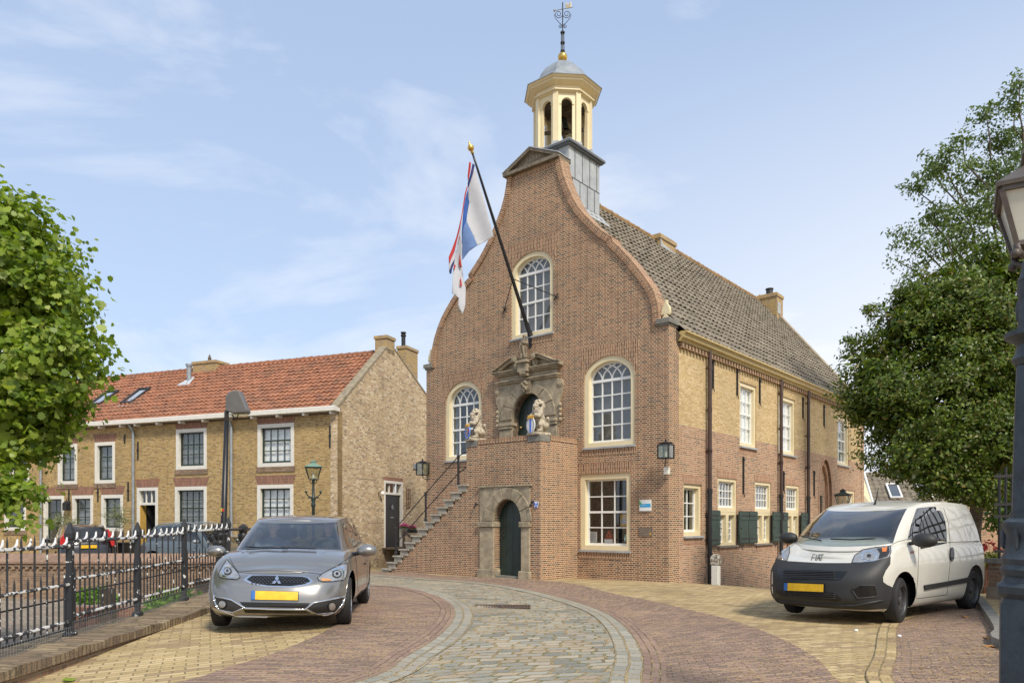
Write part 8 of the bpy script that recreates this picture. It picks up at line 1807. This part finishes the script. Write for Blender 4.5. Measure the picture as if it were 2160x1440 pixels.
def branches(name, parent, root, targets, r0, seed, m='bark', sub=2, wob=.12, kids=6):
    rnd = random.Random(seed); q = MB()
    for (t, rr0) in targets:
        a, b = Vector(root), Vector(t); pts = []; L_ = (b - a).length
        for k in range(9): s_ = k / 8; pts.append(a.lerp(b, s_) + Vector((rnd.uniform(-1, 1), rnd.uniform(-1, 1), rnd.uniform(-.5, .8))) * wob * L_ * .35 * math.sin(math.pi * s_) + Vector((0, 0, .12 * L_ * math.sin(math.pi * s_))))
        q.tube(pts, [rr0 * (1 - .85 * k / 8) + .006 for k in range(9)], 7)
        for _ in range(kids):
            i = rnd.randint(3, 8); c = pts[i]; d = (pts[i] - pts[i - 1]).normalized() + Vector((rnd.uniform(-1, 1), rnd.uniform(-1, 1), rnd.uniform(-.3, .9))) * .8; e_ = c + d.normalized() * L_ * rnd.uniform(.15, .35); mid = c.lerp(e_, .5) + Vector((rnd.uniform(-1, 1), rnd.uniform(-1, 1), .4)) * .06 * L_; q.tube([c, mid, e_], [rr0 * .35 + .004, rr0 * .2 + .004, .004], 5)
    return q.build(name, M[m], parent, smooth=True)
# plane tree on the left, in the sunken yard
lt_m = leafmat('plane tree leaves', [(.08, .14, .018), (.14, .215, .026), (.21, .30, .035), (.29, .37, .05), (.11, .175, .022), (.38, .44, .09)], .4)
tr = empty('plane_tree', (-8.2, 10.2, -.95), 0, 'bright green broad leaved plane tree at the left edge over the sunken yard', 'tree')
ZT = 9.6
def cl(px_, py_, Z, rx, rz, ry=None): p = P(px_, py_, Z) - Vector((-8.2, 10.2, -.95)); return (tuple(p), (rx, ry or rx, rz))
clumps = [cl(-60, 640, 9.8, 1.45, 1.5, 1.6), cl(45, 560, 9.5, .85, .95), cl(95, 760, 9.5, .85, .8), cl(60, 880, 9.5, .75, .55), cl(-40, 880, 9.6, 1.2, .6), cl(20, 450, 9.5, .4, .45), cl(150, 720, 9.4, .45, .5), cl(120, 640, 9.5, .55, .55), cl(-200, 600, 10.2, 1.5, 1.8), cl(-250, 820, 10.2, 1.4, 1.0), cl(-90, 430, 10, .9, .6), cl(10, 945, 9.4, .6, .32), cl(130, 860, 9.4, .4, .35), cl(30, 1045, 8.9, .34, .3), cl(-40, 1030, 8.9, .5, .4), cl(60, 1090, 8.8, .22, .16), cl(10, 1085, 8.9, .3, .2)]
clumps = [((c[0][0] - .2, c[0][1], c[0][2]), c[1]) for c in clumps]
leaves('crown', lt_m, tr, clumps, 48000, .088, 3, MAPLE, up=.5, droop=.6, shell=.62, cs=.33, gap=3.2); leaves('inner_foliage', lt_m, tr, [(c[0], tuple(v * .8 for v in c[1])) for c in clumps], 9000, .13, 4, MAPLE, up=.3, shell=.3, cs=.4)
q = MB(); q.tube([(0, 0, -.1), (.05, 0, 1), (-.05, .05, 2.2), (.05, 0, 3.2)], [.26, .2, .17, .13], 12); q.build('trunk', M['bark'], tr, smooth=True)
branches('limb', tr, (0, 0, 2.4), [((c[0][0], c[0][1], c[0][2]), .07) for c in clumps[:15]], .1, 5, kids=1)
# clipped hedge tree behind the van
hg = leafmat('hedge tree leaves', [(.035, .068, .010), (.07, .115, .014), (.11, .165, .02), (.18, .235, .03), (.05, .09, .012), (.20, .17, .05)], .28)
ht = empty('hedge_tree', (9.6, 15.6, 0), 0, 'large dense dark green evergreen with round crown behind the van', 'tree'); O_ = Vector((9.6, 15.6, 0))
def ch(px_, py_, Z, rx, rz, ry=None): p = P(px_, py_, Z) - O_; return (tuple(p), (rx, ry or rx, rz))
hcl = [ch(1960, 830, 15, 1.65, 1.7), ch(1845, 800, 14.9, .72, .85), ch(1985, 640, 15, .9, .8), ch(2090, 700, 15, 1.4, 1.6), ch(1880, 830, 14.8, .75, .85), ch(1920, 700, 15, .8, .7), ch(1950, 960, 14.6, 1.1, .6), ch(2100, 930, 14.6, 1.4, .9), ch(2030, 620, 15, .85, .75), ch(2110, 560, 15, .7, .55), ch(2230, 720, 15.5, 1.9, 2.2), ch(2240, 960, 15, 1.6, .9), ch(1858, 890, 14.8, .45, .4), ch(1925, 985, 14.4, .45, .3), ch(1980, 1020, 14.4, .7, .3), ch(2060, 1035, 14.2, .6, .28), ch(1838, 760, 14.9, .42, .5)]
leaves('crown', hg, ht, [(c[0], tuple(v * 1.1 for v in c[1])) for c in hcl], 120000, .07, 8, [(0, -.5), (.26, -.05), (.2, .28), (0, .5), (-.2, .28), (-.26, -.05)], up=.55, shell=.72, cs=.22, gap=3.0)
leaves('inner_foliage', hg, ht, [(c[0], tuple(v * .8 for v in c[1])) for c in hcl], 26000, .17, 9, None, up=.2, shell=.25, cs=.3)
zt_ = gz(9.6, 15.6); q = MB(); q.tube([(0.1, 0, zt_ - .1), (.05, 0, 1.2), (.2, 0, 2.6), (.1, 0, 4)], [.16, .13, .11, .08], 10); q.tube([(1.2, .4, zt_ - .1), (1.1, .3, 1.5), (1.3, 0, 3.4)], [.12, .1, .07], 8); q.build('trunk', M['bark'], ht, smooth=True)
branches('limb', ht, (.1, 0, 2.0), [((c[0][0], c[0][1], c[0][2]), .05) for c in hcl] + [((*(P(x, y, 15) - O_),)[0:3], .02) for x, y in ((1795, 715), (1790, 775), (1835, 640), (2000, 500))], .1, 6, kids=0)
leaves('twig_leaves', hg, ht, [ch(1797, 715, 15, .12, .1), ch(1786, 785, 15, .12, .12), ch(1840, 655, 15, .15, .12), ch(1800, 860, 15, .16, .12), ch(1905, 620, 15, .2, .15)], 900, .085, 12, [(0, -.5), (.22, 0), (0, .5), (-.22, 0)], cs=.16)
# airy tree behind it
at = leafmat('airy tree leaves', [(.07, .115, .028), (.11, .16, .04), (.15, .20, .06), (.085, .13, .032)], .4)
ba = empty('background_tree', (15.5, 22, 0), 0, 'tall airy tree with open twigs rising behind the dense evergreen', 'tree'); O2 = Vector((15.5, 22, 0))
def cb(px_, py_, Z, rx, rz): p = P(px_, py_, Z) - O2; return (tuple(p), (rx, rx, rz))
rnd = random.Random(21); bcl = []
for (px_, py_, r) in ((1990, 350, .9), (1930, 400, .5), (1985, 450, .9), (1910, 500, .55), (1960, 530, .8), (2060, 380, 1.0), (2110, 300, .9), (2080, 240, .5), (2140, 220, .7), (2150, 170, .4), (2110, 440, 1.1), (2160, 380, 1.3), (1890, 550, .35), (2030, 300, .45), (2230, 300, 1.6), (2240, 480, 1.6), (1945, 600, .7), (2030, 500, 1.0), (1965, 355, .35)): bcl.append(cb(px_, py_, 21.5 + rnd.uniform(-.8, .8), r * .85, r * .7))
leaves('crown', at, ba, [(c[0], tuple(v * .85 for v in c[1])) for c in bcl], 13000, .13, 14, [(0, -.5), (.22, 0), (0, .5), (-.22, 0)], up=.4, shell=.25, cs=.34)
leaves('twig_leaves', at, ba, bcl, 2500, .13, 15, None, shell=1.0, cs=.2)
q = MB(); q.tube([(0, 0, -1), (.1, 0, 3), (-.1, 0, 6), (.1, .1, 10)], [.25, .2, .15, .06], 10); q.build('trunk', M['bark'], ba, smooth=True)
branches('limb', ba, (0, 0, 4.5), [(c[0], .05) for c in bcl], .1, 16, kids=0)
# trees far behind, closing the gaps
fm_ = leafmat('distant tree leaves', [(.05, .10, .02), (.08, .15, .03), (.12, .20, .04)], .3)
for (x, y, s_, lb) in ((26, 38, 1.3, 'far green tree right of the pink house'), (-34, 34, 1.2, 'round green tree far behind the plane tree'), (17.2, 24, .8, 'low green tree just behind the evergreen')):
    t = empty('far_tree', (x, y, -1), 0, lb, 'tree', 'trees in the background'); leaves('crown', fm_, t, [((0, 0, 4.2 * s_), (1.9 * s_, 1.9 * s_, 1.6 * s_)), ((1.2 * s_, 0, 3.4 * s_), (1.2 * s_, 1.2 * s_, 1 * s_)), ((-1.1 * s_, 0, 3.5 * s_), (1.2 * s_, 1.2 * s_, .9 * s_))], 6000, .2, int(x * 3 + 200), [(0, -.5), (.3, 0), (0, .5), (-.3, 0)]); q = MB(); q.tube([(0, 0, -.2), (.05, 0, 2), (0, 0, 4 * s_)], [.18, .14, .06], 8); q.build('trunk', M['bark'], t, smooth=True)
# olive trees in front of the row house, flowers beyond the van
ol = leafmat('olive leaves', [(.16, .19, .08), (.22, .25, .12), (.28, .30, .15)], .3)
for (px_, Z, h0, lb) in ((122, 28.9, 1082, 'small olive tree left of the row house door window'), (150, 28.7, 1086, 'second small olive tree right of the first'), (246, 27.6, 1070, 'olive tree on a thin stem left of the downpipe')):
    b_ = P(px_, 1168, Z); c = P(px_, h0 + 18, Z); t = empty('olive_tree', (b_.x, Z, -.35), 0, lb, 'tree', 'potted olive trees along the house fronts'); leaves('crown', ol, t, [((0, 0, c.z + .35), (.45, .4, .42)), ((.2, 0, c.z + .1), (.3, .3, .25))], 900, .09, 31 + int(px_), [(0, -.5), (.14, 0), (0, .5), (-.14, 0)], shell=.1, cs=.2); q = MB(); q.tube([(0, 0, 0), (.03, 0, .7), (0, 0, c.z + .2)], [.03, .025, .012], 6); q.build('trunk', M['bark'], t)
fb = P(2092, 1150, 15.5); t = empty('flower_bush', (fb.x, fb.y, gz(fb.x, fb.y)), 0, 'red and yellow flowering plant beyond the van at the wall end', 'plant'); q = MB(); tuft(q, (0, 0, fb.z - t.location.z - .45), .42, 500, .05, rnd); q.build('leaves', mat('yellow green leaves', (.30, .34, .05), .6), t, recalc=False); q = MB(); tuft(q, (0, 0, fb.z - t.location.z - .1), .3, 60, .05, rnd); q.build('flowers', mat('red petals', (.6, .03, .03), .6), t, recalc=False); MB().cyl((0, 0, 0), (0, 0, fb.z - t.location.z - .3), .2, .25).build('pot', M['brick_redlintel'], t)
# ---------------------------------------------------------------- litter on the paving
lm = leafmat('dry litter', [(.40, .24, .07), (.46, .34, .14), (.30, .18, .07), (.55, .48, .34)], .1); rnd = random.Random(77)
q = MB()
def bit(x, y, s_, zo=.022):
    a = rnd.uniform(0, 6.3); z = gz(x, y) + zo; c, s2 = math.cos(a) * s_, math.sin(a) * s_; q.add([(x - c, y - s2, z), (x + s2 * .5, y - c * .5, z + s_ * .3), (x + c, y + s2, z + s_ * .15), (x - s2 * .5, y + c * .5, z + s_ * .25)], [(0, 1, 2, 3)])
for _ in range(2600):
    px_ = rnd.triangular(1500, 2160, 2060); py_ = rnd.uniform(1270, 1440); p = gpt(px_, py_); bit(p.x, p.y, rnd.uniform(.006, .02))
for _ in range(1600): p = gpt(rnd.uniform(300, 1700), rnd.uniform(1225, 1440)); bit(p.x, p.y, rnd.uniform(.005, .013))
tag(q.build('dry_litter', lm, recalc=False), kind='stuff')
lv_ = mat('brown fallen leaf', (.42, .20, .06), .7, var=.2)
for i, (px_, py_, lb) in enumerate(((2037, 1303, 'brown fallen leaf nearest the rear wheel of the van'), (2084, 1348, 'brown fallen leaf beside the kerb, middle of three'), (2088, 1366, 'brown fallen leaf lowest by the kerb'), (147, 1437, 'green fallen leaf at the bottom left on the yellow bricks'))):
    p = gpt(px_, py_); e = empty('fallen_leaf', p + Vector((0, 0, .02)), rnd.uniform(0, 6), lb, 'leaf', 'single fallen leaves'); q = MB(); q.add([(x * .13, y * .13, .012 * math.sin(9 * x) + .02 * y * y) for x, y in MAPLE], [tuple(range(16))]); q.build('blade', lv_ if i < 3 else lt_m, e, recalc=False, solid=.001)
pb = mat('white pebble', (.75, .73, .68), .6)
for i, (px_, py_, lb) in enumerate(((1806, 1332, 'white pebble on the yellow bricks before the van'), (1897, 1344, 'white pebble on the red bricks right of the yellow row'))): p = gpt(px_, py_); e = empty('pebble', p, 0, lb, 'pebble', 'white pebbles'); q = MB(); q.ball((0, 0, .02), (.028, .02, .018), 10); q.build('stone', pb, e, smooth=True)

ot = empty('street_tree', (10.6, 7.4, .1), 0, 'leafy street tree overhanging the van from the right, beyond the big lamp post', 'tree'); leaves('crown', hg, ot, [((-.6, -.2, 4.6), (2.3, 2.2, 1.5)), ((-1.4, .3, 3.9), (1.2, 1.4, .9)), ((-1.0, -1.6, 4.2), (1.5, 1.3, 1.1))], 14000, .15, 51, None, shell=.3, cs=.4); q = MB(); q.tube([(0, 0, -.2), (0, 0, 2), (-.3, 0, 4.4)], [.2, .17, .08], 10); q.build('trunk', M['bark'], ot, smooth=True)
# (end)
